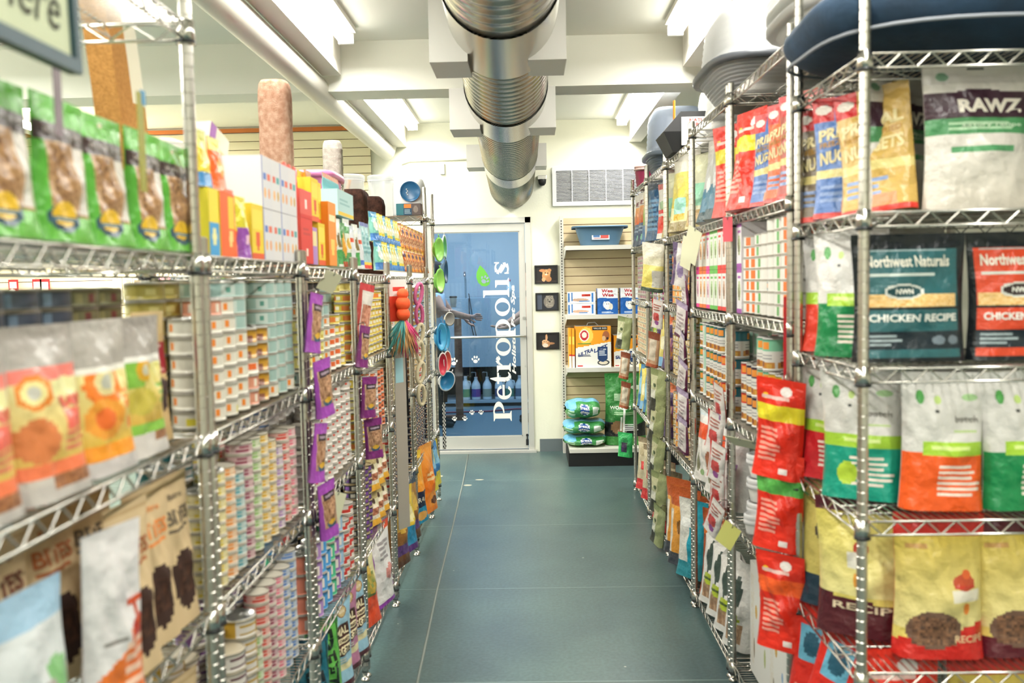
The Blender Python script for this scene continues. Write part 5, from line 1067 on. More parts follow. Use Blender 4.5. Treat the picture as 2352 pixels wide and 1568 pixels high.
# first can rack
ya, yb = 1.875, 2.655
fill(-1, ya, yb, Z1, ['oy*1 odot*5', 'odot*6 pink*1', 'oy*1 odot*6', 'odot*5 teal*3', 'pink*2 org*1 brn*2', 'brn*5', 'oy*1 teal*7', 'teal*8', 'oy*1 teal*7'], 'second shelf, first can rack', back=['yel*8', 'blk*6 yel*2', 'teal*8', 'teal*8', 'yel*7', 'yel*8', 'yel*7', 'teal*8', 'yel*7'])
fill(-1, ya, yb, Z2, ['sy*8', 'sy*9', 'so*9', 'st*8', 'sm*10', 'sg*10', 'sk*10', 'sk*9', 'sl*8', 'sr*9', 'sp*9'], 'third shelf, first can rack', off=.045, back=['Bt*6', 'Bt*7', 'By*6', 'By*7', 'sr*8 sr*2', 'Bb*7', 'Bb*7', 'Bb*7', 'Bb*7'])
fill(-1, ya, yb, Z3, ['sy*5', 'sy*6', 'Bw*5', 'Bg*6', 'sg*7', 'sr*10', 'sm*10', 'sp*10', 'sb*10', 'sb*11'], 'fourth shelf, first can rack', off=.05, back=['Bg*6', 'Bw*5', 'Bp*6', 'Bp*7', 'Bp*7', 'Bb*7', 'Bb*7', 'Bb*8', 'Bb*7'])
fill(-1, ya, yb, Z4, ['sb*6', 'sb*6', 'Bb*5', 'Bg*5', 'sy*6', 'sr*6', 'sm*6', 'Bt*5', 'sb*6'], 'bottom shelf, first can rack', off=.06)
# second can rack
ya, yb = 2.705, 3.46
fill(-1, ya, yb, Z1, ['teal*1', 'ye*5', 'odot*6', 'ye*4 teal*2', 'oy*1 odot*4 teal*1', 'org*2 org*2', 'org*3 yo*2', 'yo*4', 'yo*1 yo*3'], 'second shelf, second can rack', back=['wg*7', 'yel*7', 'teal*7', 'blk*8', 'blk*8', 'blk*8', 'blk*8', 'blk*8', 'yel*6'])
fill(-1, ya, yb, Z2, ['wr*4', 'wr*6', 'wr*6 wg*1', 'wr*7', 'wr*7', 'wr*7', 'wr*8', 'wr*7', 'wr*8'], 'third shelf, second can rack', back=['wg*8'] * 9)
fill(-1, ya, yb, Z3, ['ts*4', 'ts*4', 'tl*4', 'tb*4', 'tb*3', 'tm*4', 'tv*4', 'tw*4', 'rw*5', 'rw*6'], 'fourth shelf, second can rack', off=.05, back=['tm*4 tb*1', 'rw*7', 'blk*7', 'blk*8', 'blk*8', 'blk*7', 'blk*8', 'blk*8'])
# third can rack
ya, yb = 3.51, 4.27
fill(-1, ya, yb, 1.253, ['yo*7', 'ye*7', 'yo*6', 'yo*5', 'ye*6', 'yo*7', 'yo*6', 'yo*6', 'yo*7'], 'second shelf, third can rack', back=['teal*8', 'ye*7', 'ye*8', 'yel*7', 'teal*7', 'blk*7', 'yel*8', 'ye*7', 'yel*7'])
fill(-1, ya, yb, .898, ['yo*4', 'ye*6', 'yo*7', 'os*7', 'os*6', 'os*7', 'wr*7', 'os*7', 'os*7'], 'third shelf, third can rack', back=['ye*7'] * 9)
fill(-1, ya, yb, .493, ['bp*11', 'bp*11', 'bp*10', 'bp*10'], 'fourth shelf, third can rack', off=.045, back=['blk*7'] * 9)
# fourth and fifth can racks, end rack
ya, yb = 4.33, 5.09
fill(-1, ya, yb, 1.253, ['gm*7', 'gm*8', 'gm*8', 'wr*6', 'gm*7', 'gm*8', 'org*7', 'gm*6', 'tn*7'], 'second shelf, fourth can rack', back=['wg*8'] * 9)
fill(-1, ya, yb, .963, ['gm*6', 'gm*7', 'yw*6', 'gm*6', 'tn*6', 'gm*6', 'yw*6', 'gm*6', 'tn*6'], 'third shelf, fourth can rack')
fill(-1, ya, yb, .513, ['rw*8', 'rw*8', 'nv*11', 'nv*11', 'nv*10', 'nv*11', 'nv*10', 'nv*11', 'nv*10', 'nv*10'], 'fourth shelf, fourth can rack', back=['nv*9'] * 10)
ya, yb = 5.15, 5.9
fill(-1, ya, yb, 1.248, ['tn*5', 'tn*6', 'ow*7', 'bs*7', 'bs*7', 'bs*7', 'bs*7', 'bl*9', 'bl*9'], 'second shelf, fifth can rack')
fill(-1, ya, yb, .953, ['tn*6', 'os*6', 'tn*7', 'tn*6', 'yw*5', 'tn*6', 'rw*5', 'tn*6', 'tn*5'], 'third shelf, fifth can rack')
fill(-1, ya, yb, .513, ['nv*10', 'nv*11', 'nv*10', 'nv*11', 'nv*11', 'nv*10', 'nv*10', 'nv*11', 'nv*10', 'nv*11'], 'fourth shelf, fifth can rack', back=['nv*9', 'slate*8', 'slate*9', 'slate*8', 'nv*11', 'slate*8', 'slate*9', 'nv*11'])
ya, yb = 5.96, 6.4
fill(-1, ya, yb, 1.248, ['bl*9'] * 6, 'second shelf, end rack'); fill(-1, ya, yb, .943, ['bl*7', 'tv*3', 'bl*7', 'tm*3', 'bl*7', 'bl*6'], 'third shelf, end rack'); fill(-1, ya, yb, .513, ['nv*9', 'nv*10', 'nv*9', 'nv*10', 'nv*9'], 'fourth shelf, end rack')
# ------------------------------------------------------------------ low shelves and hanging stock, can-rack side
NUG = lambda c, c2='#8fbdd0': [('f', c), ('g', 0, .25, c, c), ('b', .0, .06, '#5a3038'), ('b', .2, .28, '#e6dcae'), ('r', .12, .88, .38, .72, '#4a2a24'), ('r', .12, .88, .51, .57, '#e3d6ae'), ('e', .72, .86, .13, .07, '#8a5a34'), ('e', .72, .86, .11, .058, '#c9b07c'), ('r', .1, .3, .08, .18, '#c9a0a8'), ('t', .15, .8, .29, .36, '#e8e4d4', 2)]
NT = [('PRIMAL', .16, .85, .6, .69, '#eadcb4', .04), ('NUGGETS', .16, .85, .4, .49, '#eadcb4', .04), ('FREEZE DRIED', .16, .85, .525, .555, '#4a2a24', .02), ('RAW', .64, .8, .84, .88, '#efe4c8', .03)]
bagd('nug_blue', .2, .31, .07, NUG('#9cc6da'), NT, nu=28, nv=34, name='nugget_bag', cat='pet food bag', side='#8fbccf'); bagd('nug_pink', .2, .31, .07, NUG('#b87a98'), NT, nu=28, nv=34, name='nugget_bag', cat='pet food bag', side='#a86e8c')
FRZ = lambda c: [('f', c), ('b', .9, 1, '#3a7a3c' if c != '#1f6a7c' else '#17506a'), ('r', .1, .9, .06, .88, c), ('r', .06, .1, .04, .9, '#14301c'), ('r', .9, .94, .04, .9, '#14301c'), ('e', .5, .2, .3, .05, '#e0cc50')]
bagd('frz_green', .15, .30, .08, FRZ('#5fae4c'), [('FREEZE', .25, .75, .12, .86, '#15251a', .04, 2)], nu=20, nv=26, name='nugget_bag', cat='pet food bag', side='#4f9a40'); bagd('frz_teal', .15, .30, .08, FRZ('#1f6a7c'), [('FREEZE', .25, .75, .12, .86, '#0e2028', .04, 2)], nu=20, nv=26, name='nugget_bag', cat='pet food bag', side='#1a5a6c')
L('frz_teal', 'dark teal freeze-dried bag nearest the viewer on bottom shelf', 2.84, .06, Z4, .7, .0); L('frz_green', 'green freeze-dried bag with upright black lettering', 2.99, .05, Z4, .6, .03)
L('nug_blue', 'light blue raw nuggets bag, smaller-looking front one', 3.12, .05, Z4, .5, .0); L('nug_pink', 'pink raw nuggets bag between two light blue bags', 3.26, .05, Z4, .45, .0); L('nug_blue', 'light blue raw nuggets bag tallest at the shelf end', 3.39, .04, Z4, .45, .0)
def fb(key, w, h, d, items, texts=(), **k): bagd(key, w, h, d, items, texts, name='pet_food_bag', cat='pet food bag', nu=k.pop('nu', 18), nv=k.pop('nv', 24), **k)
fb('f_yelflow', .22, .34, .1, [('f', '#e6dfa8'), ('b', 0, .36, '#e2502c'), ('e', .4, .62, .3, .16, '#e0b84c'), ('n', .3, .8, .38, .62, '#c9a03c', '#6f8a4c'), ('b', .36, .39, '#5a6a3c'), ('g', .8, 1, '#ece6bc', '#f0ecd4')], side='#d8542f')
fb('f_purple', .24, .36, .1, [('f', '#e4e2e0'), ('r', 0, .12, 0, 1, '#8a3aa0'), ('r', .0, .5, .86, 1, '#7a3090'), ('e', .6, .4, .16, .1, '#d8928a'), ('t', .3, .8, .55, .8, '#a09a9c', 4), ('b', 0, .05, '#8a3aa0'), ('r', .7, 1, .9, 1, '#e8562c')], side='#8a3aa0')
fb('f_brown', .22, .36, .1, [('f', '#a8793c'), ('g', 0, .5, '#4a3024', '#9a6a34'), ('e', .5, .6, .3, .14, '#d8b04c'), ('b', .85, 1, '#3a4a5c'), ('r', .2, .8, .15, .3, '#5a3a78')], side='#5a3a24')
fb('f_yb', .22, .34, .1, [('f', '#e2c440'), ('b', 0, .4, '#2f8ab4'), ('b', 0, .1, '#5a2c78'), ('e', .5, .6, .3, .14, '#efe4a8')], side='#2f8ab4')
fb('f_grain', .26, .42, .12, [('f', '#f0a42a'), ('g', .45, 1, '#f09228', '#f2cc3c'), ('b', 0, .22, '#1f8ab0'), ('b', .22, .45, '#1c2440'), ('e', .5, .1, .3, .06, '#d8a04c')], [('GRAIN', .15, .8, .3, .37, '#e9e4d4', .02)], side='#f0962a')
fb('f_orange', .26, .42, .12, [('f', '#f0841c'), ('g', .3, 1, '#ee7418', '#f4a440'), ('r', .35, .85, .08, .3, '#f49a38'), ('e', .6, .16, .16, .06, '#6a3a24'), ('t', .3, .8, .45, .6, '#f6cc90', 2)], side='#ee7a1c')
fb('f_bluey', .24, .34, .1, [('f', '#3a7ab8'), ('b', 0, .3, '#e4d03a'), ('e', .5, .6, .3, .16, '#7fb8d8'), ('r', .8, 1, 0, 1, '#e8d23c')], side='#e4cf3a')
fb('f_dgreen', .22, .32, .1, [('f', '#2f5a52'), ('b', 0, .2, '#5fb49c'), ('e', .5, .5, .3, .2, '#4a7a70')], side='#2a4c48')
for k, lb, y, off, yaw, ln in (('f_yelflow', 'cream and red-footed bag with garden picture on bottom shelf', 3.70, .05, .3, .04), ('f_purple', 'white bag with purple edge bulging past the shelf', 3.95, .03, .25, .0), ('f_purple', 'white bag with purple edge behind its twin', 4.14, .07, .3, .0),
                            ('f_brown', 'brown and gold bag with slate top beside grey strip', 4.5, .03, .3, .0), ('f_yb', 'yellow and blue bag with violet foot', 4.75, .02, .3, .02), ('f_brown', 'brown and gold bag next to yellow and blue one', 4.96, .03, .3, .0),
                            ('f_grain', 'yellow bag with navy Grain band on bottom shelf', 5.3, .04, .3, .03), ('f_orange', 'glowing orange bag hanging over the shelf edge', 5.58, .01, .25, .0), ('f_dgreen', 'dark green bag between orange and blue bags', 5.8, .04, .2, .0), ('f_bluey', 'blue bag with yellow corner on end rack', 6.1, .04, .2, .04), ('f_bluey', 'blue bag with yellow corner, door side of the end rack', 6.3, .04, .2, .0)):
    L(k, lb, y, off, Z4 + .008, yaw, ln)
simple('bowlpic', .12, .15, .05, '#d9d2b0', [('e', .5, .4, .36, .2, '#f0e4d0'), ('n', .22, .78, .3, .5, '#c98a6a', '#8a4a34'), ('b', 0, .18, '#e0a83a'), ('b', .75, 1, '#b0a070'), ('e', .5, .7, .14, .08, '#4a3428')], nu=18, nv=22)
for i in range(3):
    for r in range(2): L('bowlpic', 'cream pouch with meat bowl picture, %s along, %s tier' % (ORD[i], ['lower', 'upper'][r]), 3.93 + i * .125, .04, .493 + r * .155, .35, .06)
# hanging packets on clip strips
def hang(key, label, x, y, z, rz, roll=0, lean=0, h=0, group=None):
    """z is the height of the top edge"""
    d = DES[key]
    if d['me'] is None: d['me'] = d['fn']().mesh(d['name'], d['m'])
    t = thing('hanging_packet', label, 'treat packet', (x, y, z), rz, group or d['group']); t.rotation_euler = (lean, roll, rz)
    link('packet_body', d['me'], t, (0, 0, -h)); m = _hk.copy(); COL.objects.link(m); m.parent = t; return t
_hk = MB().path([(0, .03, .004), (0, .006, .014), (0, 0, .006), (0, -.004, -.006)], .0022, 6).obj('hook', 'chrome'); _hkm = _hk.data; COL.objects.unlink(_hk)
BN = lambda c: [('f', '#c8a488'), ('b', 0, .2, c), ('b', .82, 1, c), ('r', 0, .12, 0, 1, c), ('n', .15, .95, .2, .7, '#caa07e', '#8a6044'), ('e', .5, .26, .26, .07, '#3a5a78'), ('e', .5, .29, .17, .055, '#e4b43c'), ('r', .2, .9, .7, .82, '#3a2c34'), ('t', .3, .85, .72, .8, '#a898a8', 1)]
bagd('pk_purple', .085, .175, .03, BN('#a24cb4'), nu=16, nv=26, side='#8f3fa4'); bagd('pk_magenta', .08, .16, .03, BN('#7c2a74'), nu=16, nv=24, side='#6a2466')
for i, (x, z) in enumerate(((-.63, 1.555), (-.625, 1.36), (-.63, 1.17), (-.625, .99))):
    hang('pk_purple', 'purple and tan chew packet, %s from top of clip strip by first post' % ORD[i], x, 2.66 + .012 * (i % 2), z - .02, PI / 2 - .2 - .2 * (i % 2), .14 * (-1) ** i, .05, .175, 'purple chew packets on one clip strip')
for i, (x, z) in enumerate(((-.635, 1.40), (-.63, 1.20), (-.63, 1.03))):
    hang('pk_magenta', 'dark magenta chew packet, %s down at the second post' % ORD[i], x, 3.46 + .04 * i, z, PI / 2 - .3 - .3 * i, .15 - .1 * i, .05, .16, 'dark magenta chew packets')
bagd('pk_redw', .09, .27, .03, [('f', '#e4dfd6'), ('r', 0, .2, 0, 1, '#c4504a'), ('n', .25, .9, .1, .7, '#b06a50', '#d8a088'), ('b', .9, 1, '#c8444a')], nu=12, nv=24, side='#d8d2ca')
hang('pk_redw', 'long white packet with red side hanging before yellow cans', -.635, 3.53, 1.56, PI / 2 - .5, .18, .05, .27)
# price cards
mat('card_cream', '#dcdcbc', rough=.8); mat('card_yellow', '#d6d67a', rough=.8); mat('card_pink', '#e2606c', rough=.8)
def tagcard(label, loc, rot, w, h, m='card_cream'):
    t = thing('price_card', label, 'price card', loc); t.rotation_euler = rot
    MB().box(-w / 2, w / 2, -.0008, .0008, -h, 0).obj('card', m, t); MB().path([(0, .004, .004), (0, .0, .012), (0, -.004, .002), (0, -.002, -.01)], .0016, 5).obj('clip', 'chrome', t)
tagcard('cream price card fixed under the aqua trays', (-.645, 3.0, 1.60), (.5, .25, PI / 2 - .4), .09, .07); tagcard('spotted cream price card hanging before the black cans', (-.635, 2.9, .885), (.1, .35, PI / 2 - .5), .085, .1)
tagcard('small cream card under the feather toy rack shelf', (-.645, 4.36, 1.58), (0, 0, PI / 2 - .5), .06, .1)
# feather toy
t = thing('feather_toy', 'orange ball bird toy with teal and pink feathers on red card', 'cat toy', (-.615, 4.3, 1.60), PI / 2 - .8)
boxd('ftc', .1, .2, .004, [('f', '#e2452c'), ('b', .6, 1, '#e4e0dc'), ('r', .2, .9, .72, .82, '#c83a30')], side='#d8d4d0', name='card'); DES['ftc']['me'] = DES['ftc']['fn']().mesh('card', 'paperboard'); link('card', DES['ftc']['me'], t, (0, .02, -.22))
mat('toy_orange', '#ee5a2c', rough=.8)
m = MB()
for z, r in ((-.09, .028), (-.135, .036), (-.185, .033)): m.lathe([(max(.0005, r * math.sin(a)), z - r * math.cos(a)) for a in [PI * k / 10 for k in range(11)]], 16)
m.obj('toy_body', 'toy_orange', t, (0, -.02, 0)); rnd = random.Random(5)
for col, nm in (('#4f9a98', 'teal'), ('#e0568a', 'pink'), ('#d8a870', 'tan')):
    m = MB(); mat('feather_' + nm, col, rough=.9)
    for k in range(90):
        a = rnd.uniform(0, 2 * PI); q = rnd.uniform(.2, 1); L0 = rnd.uniform(.08, .2); dx, dy = math.cos(a) * .075 * q, math.sin(a) * .05 * q; dx += {'teal': -.025, 'pink': .03, 'tan': 0}[nm]
        p0 = (0, -.02, -.2); p1 = (dx * .6, dy * .6 - .02, -.2 - L0 * .6); p2 = (dx, dy - .02, -.2 - L0)
        m.path([p0, p1, p2], [.002, .0045, .0008], 4)
    m.obj('feathers', 'feather_' + nm, t)
# long grey strip
mat('strip_grey', '#a8a296', rough=.35); t = thing('plastic_strip', 'long flat grey plastic strip hanging down in front of racks', 'strip', (-.635, 4.36, .36)); t.rotation_euler = (0, 0, PI / 2 - .6)
MB().box(-.04, .04, -.002, .002, 0, .93, bev=.001).obj('strip_body', 'strip_grey', t); mat('strip_label', '#9cc8d0'); MB().box(-.035, .02, -.0035, -.002, .72, .84).obj('sticker', 'strip_label', t)
MB().path([(.05, 0, .55), (.045, 0, .75), (.04, 0, .93)], .006, 6).obj('handle_cord', 'black', t)
# bones and rings at the fourth/fifth racks
mat('bone_pink', '#c8608c', rough=.5); mat('rawhide', '#d8ccaa', rough=.7)
for i, (z, m_) in enumerate(((1.50, 'bone_pink'), (1.38, 'bone_pink'), (1.27, 'rawhide'), (1.17, 'rawhide'), (1.05, 'rawhide'), (.92, 'rawhide'))):
    m = MB(); m.path([(math.cos(a) * .028, 0, math.sin(a) * .058) for a in [2 * PI * k / 18 for k in range(18)]], .011, 8, closed=True)
    o = m.obj('chew_ring', m_, None, (-.628, 5.12 + .01 * (i % 2), z), (.1, .15 * (-1) ** i, PI / 2 - .6)); tag(o, ['pink oval chew ring, upper one, at the rack post', 'pink oval chew ring just below its twin', 'cream rawhide ring right under the pink ones', 'cream rawhide ring, second of the cream ones', 'cream rawhide ring, third of the cream ones', 'cream rawhide ring hanging lowest on the cord'][i], 'chew ring', 'chew rings hanging on a cord')
# collapsible bowls at the end rack
def bowl(label, y, z, c, c2, r=.085, x=-.625, rz=.35, flat=.35, group=None, ry=0):
    t = thing('hanging_bowl', label, 'bowl', (x, y, z), 0, group); t.rotation_euler = (PI / 2, ry, PI / 2 - rz); k = 'bowl' + c
    if k not in MATS: mat(k, c, rough=.4)
    k2 = 'bowl' + c2
    if k2 not in MATS: mat(k2, c2, rough=.4)
    m = MB(); m.lathe([(.0005, -r * flat), (r * .55, -r * flat), (r * .7, -r * flat * .5), (r * .72, -r * .1), (r * .92, 0), (r, .002), (r, .008), (r * .9, .008)], 28, sx=.85, sy=1); m.obj('bowl_body', k, t)
    m = MB(); m.lathe([(r * .9, .0075), (r * .68, -r * .05), (r * .5, -r * flat * .8), (.0005, -r * flat * .8)], 28, sx=.85, sy=1); m.obj('inner', k2, t)
    m = MB(); m.path([(0, r * .98, .004), (0, r * 1.15, .004), (0, r * 1.25, .0)], .004, 6); m.obj('hang_loop', k, t); return t
BG = 'pet bowls hanging at the end rack post'
bowl('lime green bowl hanging uppermost beside the glass door', 6.30, 1.79, '#7cc84a', '#9cdc68', group=BG); bowl('lime green bowl hanging below the uppermost one', 6.32, 1.575, '#7cc84a', '#a8e070', group=BG)
bowl('white-rimmed green bowl peeping out behind the lime one', 6.44, 1.81, '#d8dcd8', '#5aa86a', r=.09, x=-.60, rz=.1, group=BG); bowl('dark blue bowl with pale rim behind the lime bowls', 6.44, 1.64, '#2c5a80', '#24506f', r=.085, x=-.595, rz=.1, group=BG)
bowl('bright blue bowl hanging half way down the post', 6.32, 1.18, '#2f94c8', '#4fb0dc', r=.1, group=BG); bowl('second bright blue bowl pressed behind the first', 6.42, 1.17, '#2f94c8', '#3fa2d0', r=.1, x=-.61, group=BG)
bowl('polished steel bowl hanging beside the blue bowls', 6.45, 1.30, '#c8c4bc', '#a8a49c', r=.05, x=-.575, rz=.9, flat=.7, group=BG)
MATS['bowl#c8c4bc'].node_tree.nodes['Principled BSDF'].inputs['Metallic'].default_value = 1
bowl('white bowl with red inside at the end rack', 6.34, .985, '#e2dcd8', '#cc3048', r=.085, group=BG); bowl('white bowl with red lettering behind the red one', 6.44, 1.0, '#e6e0da', '#d85a4c', r=.075, x=-.60, group=BG); bowl('blue bowl with white rim tipped outwards', 6.40, .86, '#e0e4e8', '#2f86b4', r=.075, x=-.60, rz=.9, flat=.8, group=BG, ry=.6)
ck = MB(); n1, n2 = 3, 24
cols = [lin('#15161a') if (i + j) % 2 else lin('#e6e4de') for j in range(n2) for i in range(n1)]
ck.add([((i / n1 - .5) * .04, 0, j / n2 * .34) for j in range(n2 + 1) for i in range(n1 + 1)], [(j * (n1 + 1) + i, j * (n1 + 1) + i + 1, (j + 1) * (n1 + 1) + i + 1, (j + 1) * (n1 + 1) + i) for j in range(n2) for i in range(n1)], cols)
ck.box(-.02, .02, .0005, .003, 0, .34, lin('#15161a')); tag(ck.obj('checkered_collar', 'paperboard', None, (-.63, 6.45, .36), (0, 0, PI / 2 - .5)), 'black and white checkered collar hanging low by the door', 'collar')
o = MB().box(-.02, .02, -.004, .004, 0, .16, bev=.002).obj('dark_lead', 'black', None, (-.62, 6.46, .70), (0, .1, PI / 2 - .6)); tag(o, 'short dark lead hanging above the checkered collar', 'lead')

# ------------------------------------------------------------------ bag-side racks
def RZ(i): return LVR[i]
rp = [2.235, 1.785, 1.42, 1.02, .63, .07]
# top: bins and litter boxes
def translucent(name, c, k=.5):
    m = mat(name, c, rough=.3); nt = m.node_tree; b = nt.nodes['Principled BSDF']; t = nt.nodes.new('ShaderNodeBsdfTranslucent'); t.inputs[0].default_value = lin(c)
    mx = nt.nodes.new('ShaderNodeMixShader'); mx.inputs[0].default_value = k; nt.links.new(b.outputs[0], mx.inputs[1]); nt.links.new(t.outputs[0], mx.inputs[2]); nt.links.new(mx.outputs[0], nt.nodes['Material Output'].inputs[0])
translucent('grey_translucent', '#d8d8da'); translucent('white_translucent', '#ececea'); mat('rim_dark', '#55585e', rough=.4)
def ribbed(name, label, cat, loc, rot, w, d, h, m_, rim_m, ribs=9, taper=.8, pw=4, hood=None, hood_m='white_translucent', rim=.02):
    t = thing(name, label, cat, loc); t.rotation_euler = rot; m = MB(); prof = [(.0005, 0), (taper * .96, 0), (taper, .01)]
    for i in range(ribs):
        f0 = (i + .15) / ribs; f1 = (i + .85) / ribs; rr = lambda f: taper + (1 - taper) * f
        prof += [(rr(f0), .01 + (h - .02) * f0), (rr(f0) + .025, .01 + (h - .02) * (f0 + .2 / ribs)), (rr(f1) + .02, .01 + (h - .02) * (f1 - .1 / ribs)), (rr(f1), .01 + (h - .02) * f1)]
    prof += [(1, h - .01)]
    m.lathe([(r * .5, z) for r, z in prof], 44, sx=w, sy=d, pw=pw); m.obj('tub_body', m_, t)
    m = MB(); e = 1 + rim / w * 2; m.lathe([(r * .5, z) for r, z in ((.98, h - .015), (e, h - .02), (e + .02, h - .012), (e + .02, h + .004), (e, h + .008), (.95, h + .006)) + (((.85, .02), (.0005, .015)) if hood is None else ((.0005, h + .006),))], 44, sx=w, sy=d, pw=pw); m.obj('rim', rim_m, t)
    if hood:
        m = MB(); pr = [(.98, h + .008), (.97, h + .02)]
        for i in range(6):
            f = i / 6; pr += [(.96 - .06 * f, h + .02 + (hood - .04) * f * .8), (.975 - .06 * f, h + .024 + (hood - .04) * (f + .08) * .8)]
        pr += [(.86, h + hood * .88), (.75, h + hood * .97), (.55, h + hood), (.0005, h + hood)]
        m.lathe([(r * .5, z) for r, z in pr], 44, sx=w, sy=d, pw=pw); m.obj('hood', hood_m, t)
    return t
ZT = 2.240
ribbed('litter_box', 'huge pale hooded litter box with ribbed grey base overhanging the top shelf', 'litter box', (.965, 3.66, ZT), (.0, 0, 0), .50, .60, .13, 'grey_translucent', 'rim_dark', hood=.235, taper=.72)
for i in range(3):
    t = ribbed('litter_pan', ['grey litter pan at bottom of the nested three', 'grey litter pan in the middle of the nested three', 'grey litter pan uppermost of the nested three'][i], 'litter pan', (1.13, 2.95, ZT + .0 + i * .042), (0, .0, 0), .60, .60, .135, 'white_translucent', 'white_translucent', ribs=2, taper=.72, pw=3.2, rim=.025)
ribbed('litter_pail', 'tall white litter hood with orange stripe on top shelf', 'litter box', (1.10, 5.08, 2.196), (0, 0, 0), .30, .30, .06, 'white_translucent', 'white_translucent', ribs=2, hood=.36, taper=.9)
ribbed('litter_pail', 'tallest white litter hood behind the black box', 'litter box', (1.02, 4.38, ZT), (0, 0, 0), .32, .3, .06, 'white_translucent', 'white_translucent', ribs=2, hood=.36, taper=.9)
MB().box(-.008, .008, -.155, -.15, .1, .33).obj('stripe', 'orange_handle', bpy.data.objects['litter_pail'], (-.15, 0, 0), (0, 0, -PI / 2 + .4))
t = thing('litter_box', 'angular black litter box with white label and red band', 'litter box', (.88, 4.76, 2.196)); m = MB()
m.add([(-.14, -.12, 0), (.14, -.12, 0), (.14, .12, 0), (-.14, .12, 0), (-.19, -.14, .1), (.16, -.14, .1), (.16, .14, .1), (-.19, .14, .1), (-.1, -.13, .2), (.16, -.13, .2), (.16, .13, .2), (-.1, .13, .2)], [(0, 3, 2, 1), (0, 1, 5, 4), (1, 2, 6, 5), (2, 3, 7, 6), (3, 0, 4, 7), (4, 5, 9, 8), (5, 6, 10, 9), (6, 7, 11, 10), (7, 4, 8, 11), (8, 9, 10, 11)]); m.obj('box_body', 'black', t)
c = carton(.2, .14, .002, [('f', '#dedcd6'), ('r', .2, .8, .5, .62, '#d8342c'), ('t', .2, .7, .05, .4, '#a8a8a4', 3)], [('NATURES', .2, .8, .82, .94, '#d8342c', .02), ('MIRACLE', .2, .8, .67, .79, '#d8342c', .02)], nu=8, nv=10); c.obj('paper_label', 'paperboard', t, (.0, -.143, .03))
def bucket(label, loc, r, h, c, lidc, strap=True, group=None, sides=None):
    k = 'bk' + c
    if k not in MATS: mat(k, c, rough=.4)
    k2 = 'bk' + lidc
    if k2 not in MATS: mat(k2, lidc, rough=.4)
    t = thing('bucket', label, 'bucket', loc, 0, group); m = MB(); m.lathe([(.0005, 0), (r * .8, 0), (r * .82, .005), (r * .97, h - .03), (r * .97, h - .01)], 28)
    if sides: m.lathe([(r * .86, h * .2), (r * .955, h * .78)], 28, sides)
    m.obj('bucket_body', k, t); m = MB(); m.lathe([(r * .98, h - .035), (r * 1.05, h - .033), (r * 1.06, h - .02), (r, h - .018), (r * 1.04, h - .015), (r * 1.04, h), (r * .9, h + .004), (r * .88, h - .004), (.0005, h - .004)], 28); m.obj('lid', k2, t); return t
bucket('rose pink bucket with cream rim on the top shelf', (.905, 5.25, 2.196), .095, .19, '#e08890', '#dcc8b8'); bucket('magenta bucket with pale lid at far end of top shelf', (.84, 6.5, 2.196), .075, .16, '#a8345c', '#d8b0a8')
ribbed('litter_box', 'slate blue ribbed litter base with pale grey hood, far top shelf', 'litter box', (.97, 6.0, 2.196), (0, 0, 0), .36, .46, .16, 'rim_dark' if 0 else 'bk_slate' if 'bk_slate' in MATS else (translucent('bk_slate', '#8c98a4') or 'bk_slate'), 'bk_slate', hood=.30, hood_m='bk_hood' if 'bk_hood' in MATS else (translucent('bk_hood', '#c0c8d4') or 'bk_hood'), taper=.7)
bucket('clear-topped grey jar beside the rose bucket', (.95, 5.5, 2.196), .085, .2, '#b4b4b0', '#d8d6ce')

# upper shelf of bags
PRM = lambda c: [('f', c), ('r', 0, .32, .8, 1, '#c8282c'), ('e', .16, .9, .12, .04, '#e6dcd0'), ('r', .1, .9, .3, .38, c), ('t', .12, .7, .12, .28, '#8aa0cc', 3), ('b', .33, .4, '#dccb84'), ('b', 0, .045, '#d8382c'), ('r', .45, .8, .05, .14, '#c98a5c')]
PT = [('PRIMAL', .08, .92, .66, .76, '#e0d09a', .045, 3.06), ('FREEZE-DRIED', .1, .9, .6, .645, '#b88a3c', .02, 3.05), ('NUGGETS', .1, .92, .46, .57, '#e0d09a', .045, 3.05)]
fb('pr_blue', .19, .32, .06, PRM('#4a70b0'), PT, nu=30, nv=40, side='#3f64a0'); fb('pr_brown', .19, .32, .06, PRM('#7a6a56'), PT, nu=30, nv=40, side='#6a5c4a'); fb('pr_gold', .19, .32, .06, PRM('#c8a458'), PT, nu=30, nv=40, side='#b8924a'); fb('pr_red', .19, .32, .06, PRM('#b04a40'), PT, nu=26, nv=34, side='#a04038'); fb('pr_orange', .19, .32, .06, PRM('#e0642c'), PT, nu=26, nv=34, side='#d8582a')
RED = lambda b: [('f', '#e2301e'), ('b', .58, .74, b), ('t', .12, .6, .16, .52, '#f0a090', 7), ('r', .6, .78, .06, .12, '#e8dcd8'), ('e', .62, .88, .12, .05, '#f0e8e4'), ('e', .2, .82, .06, .03, '#f0c030'), ('t', .12, .7, .78, .84, '#f0c8c0', 1)]
fb('red_yel', .2, .36, .07, RED('#e4d230'), nu=24, nv=34, side='#d82a1c', wob=1.6); fb('red_grn', .2, .36, .07, RED('#58a84c'), nu=24, nv=34, side='#c82418', wob=1.6); fb('rp_yel', .145, .29, .05, RED('#e4d230'), nu=24, nv=34, side='#d82a1c', wob=1.6); fb('rp_grn', .145, .29, .05, RED('#58a84c'), nu=24, nv=34, side='#c82418', wob=1.6); fb('rp_org', .145, .29, .05, RED('#f0602a'), nu=24, nv=34, side='#c82418', wob=1.6); fb('red_org', .2, .36, .07, RED('#f0602a'), nu=24, nv=34, side='#c82418', wob=1.6)
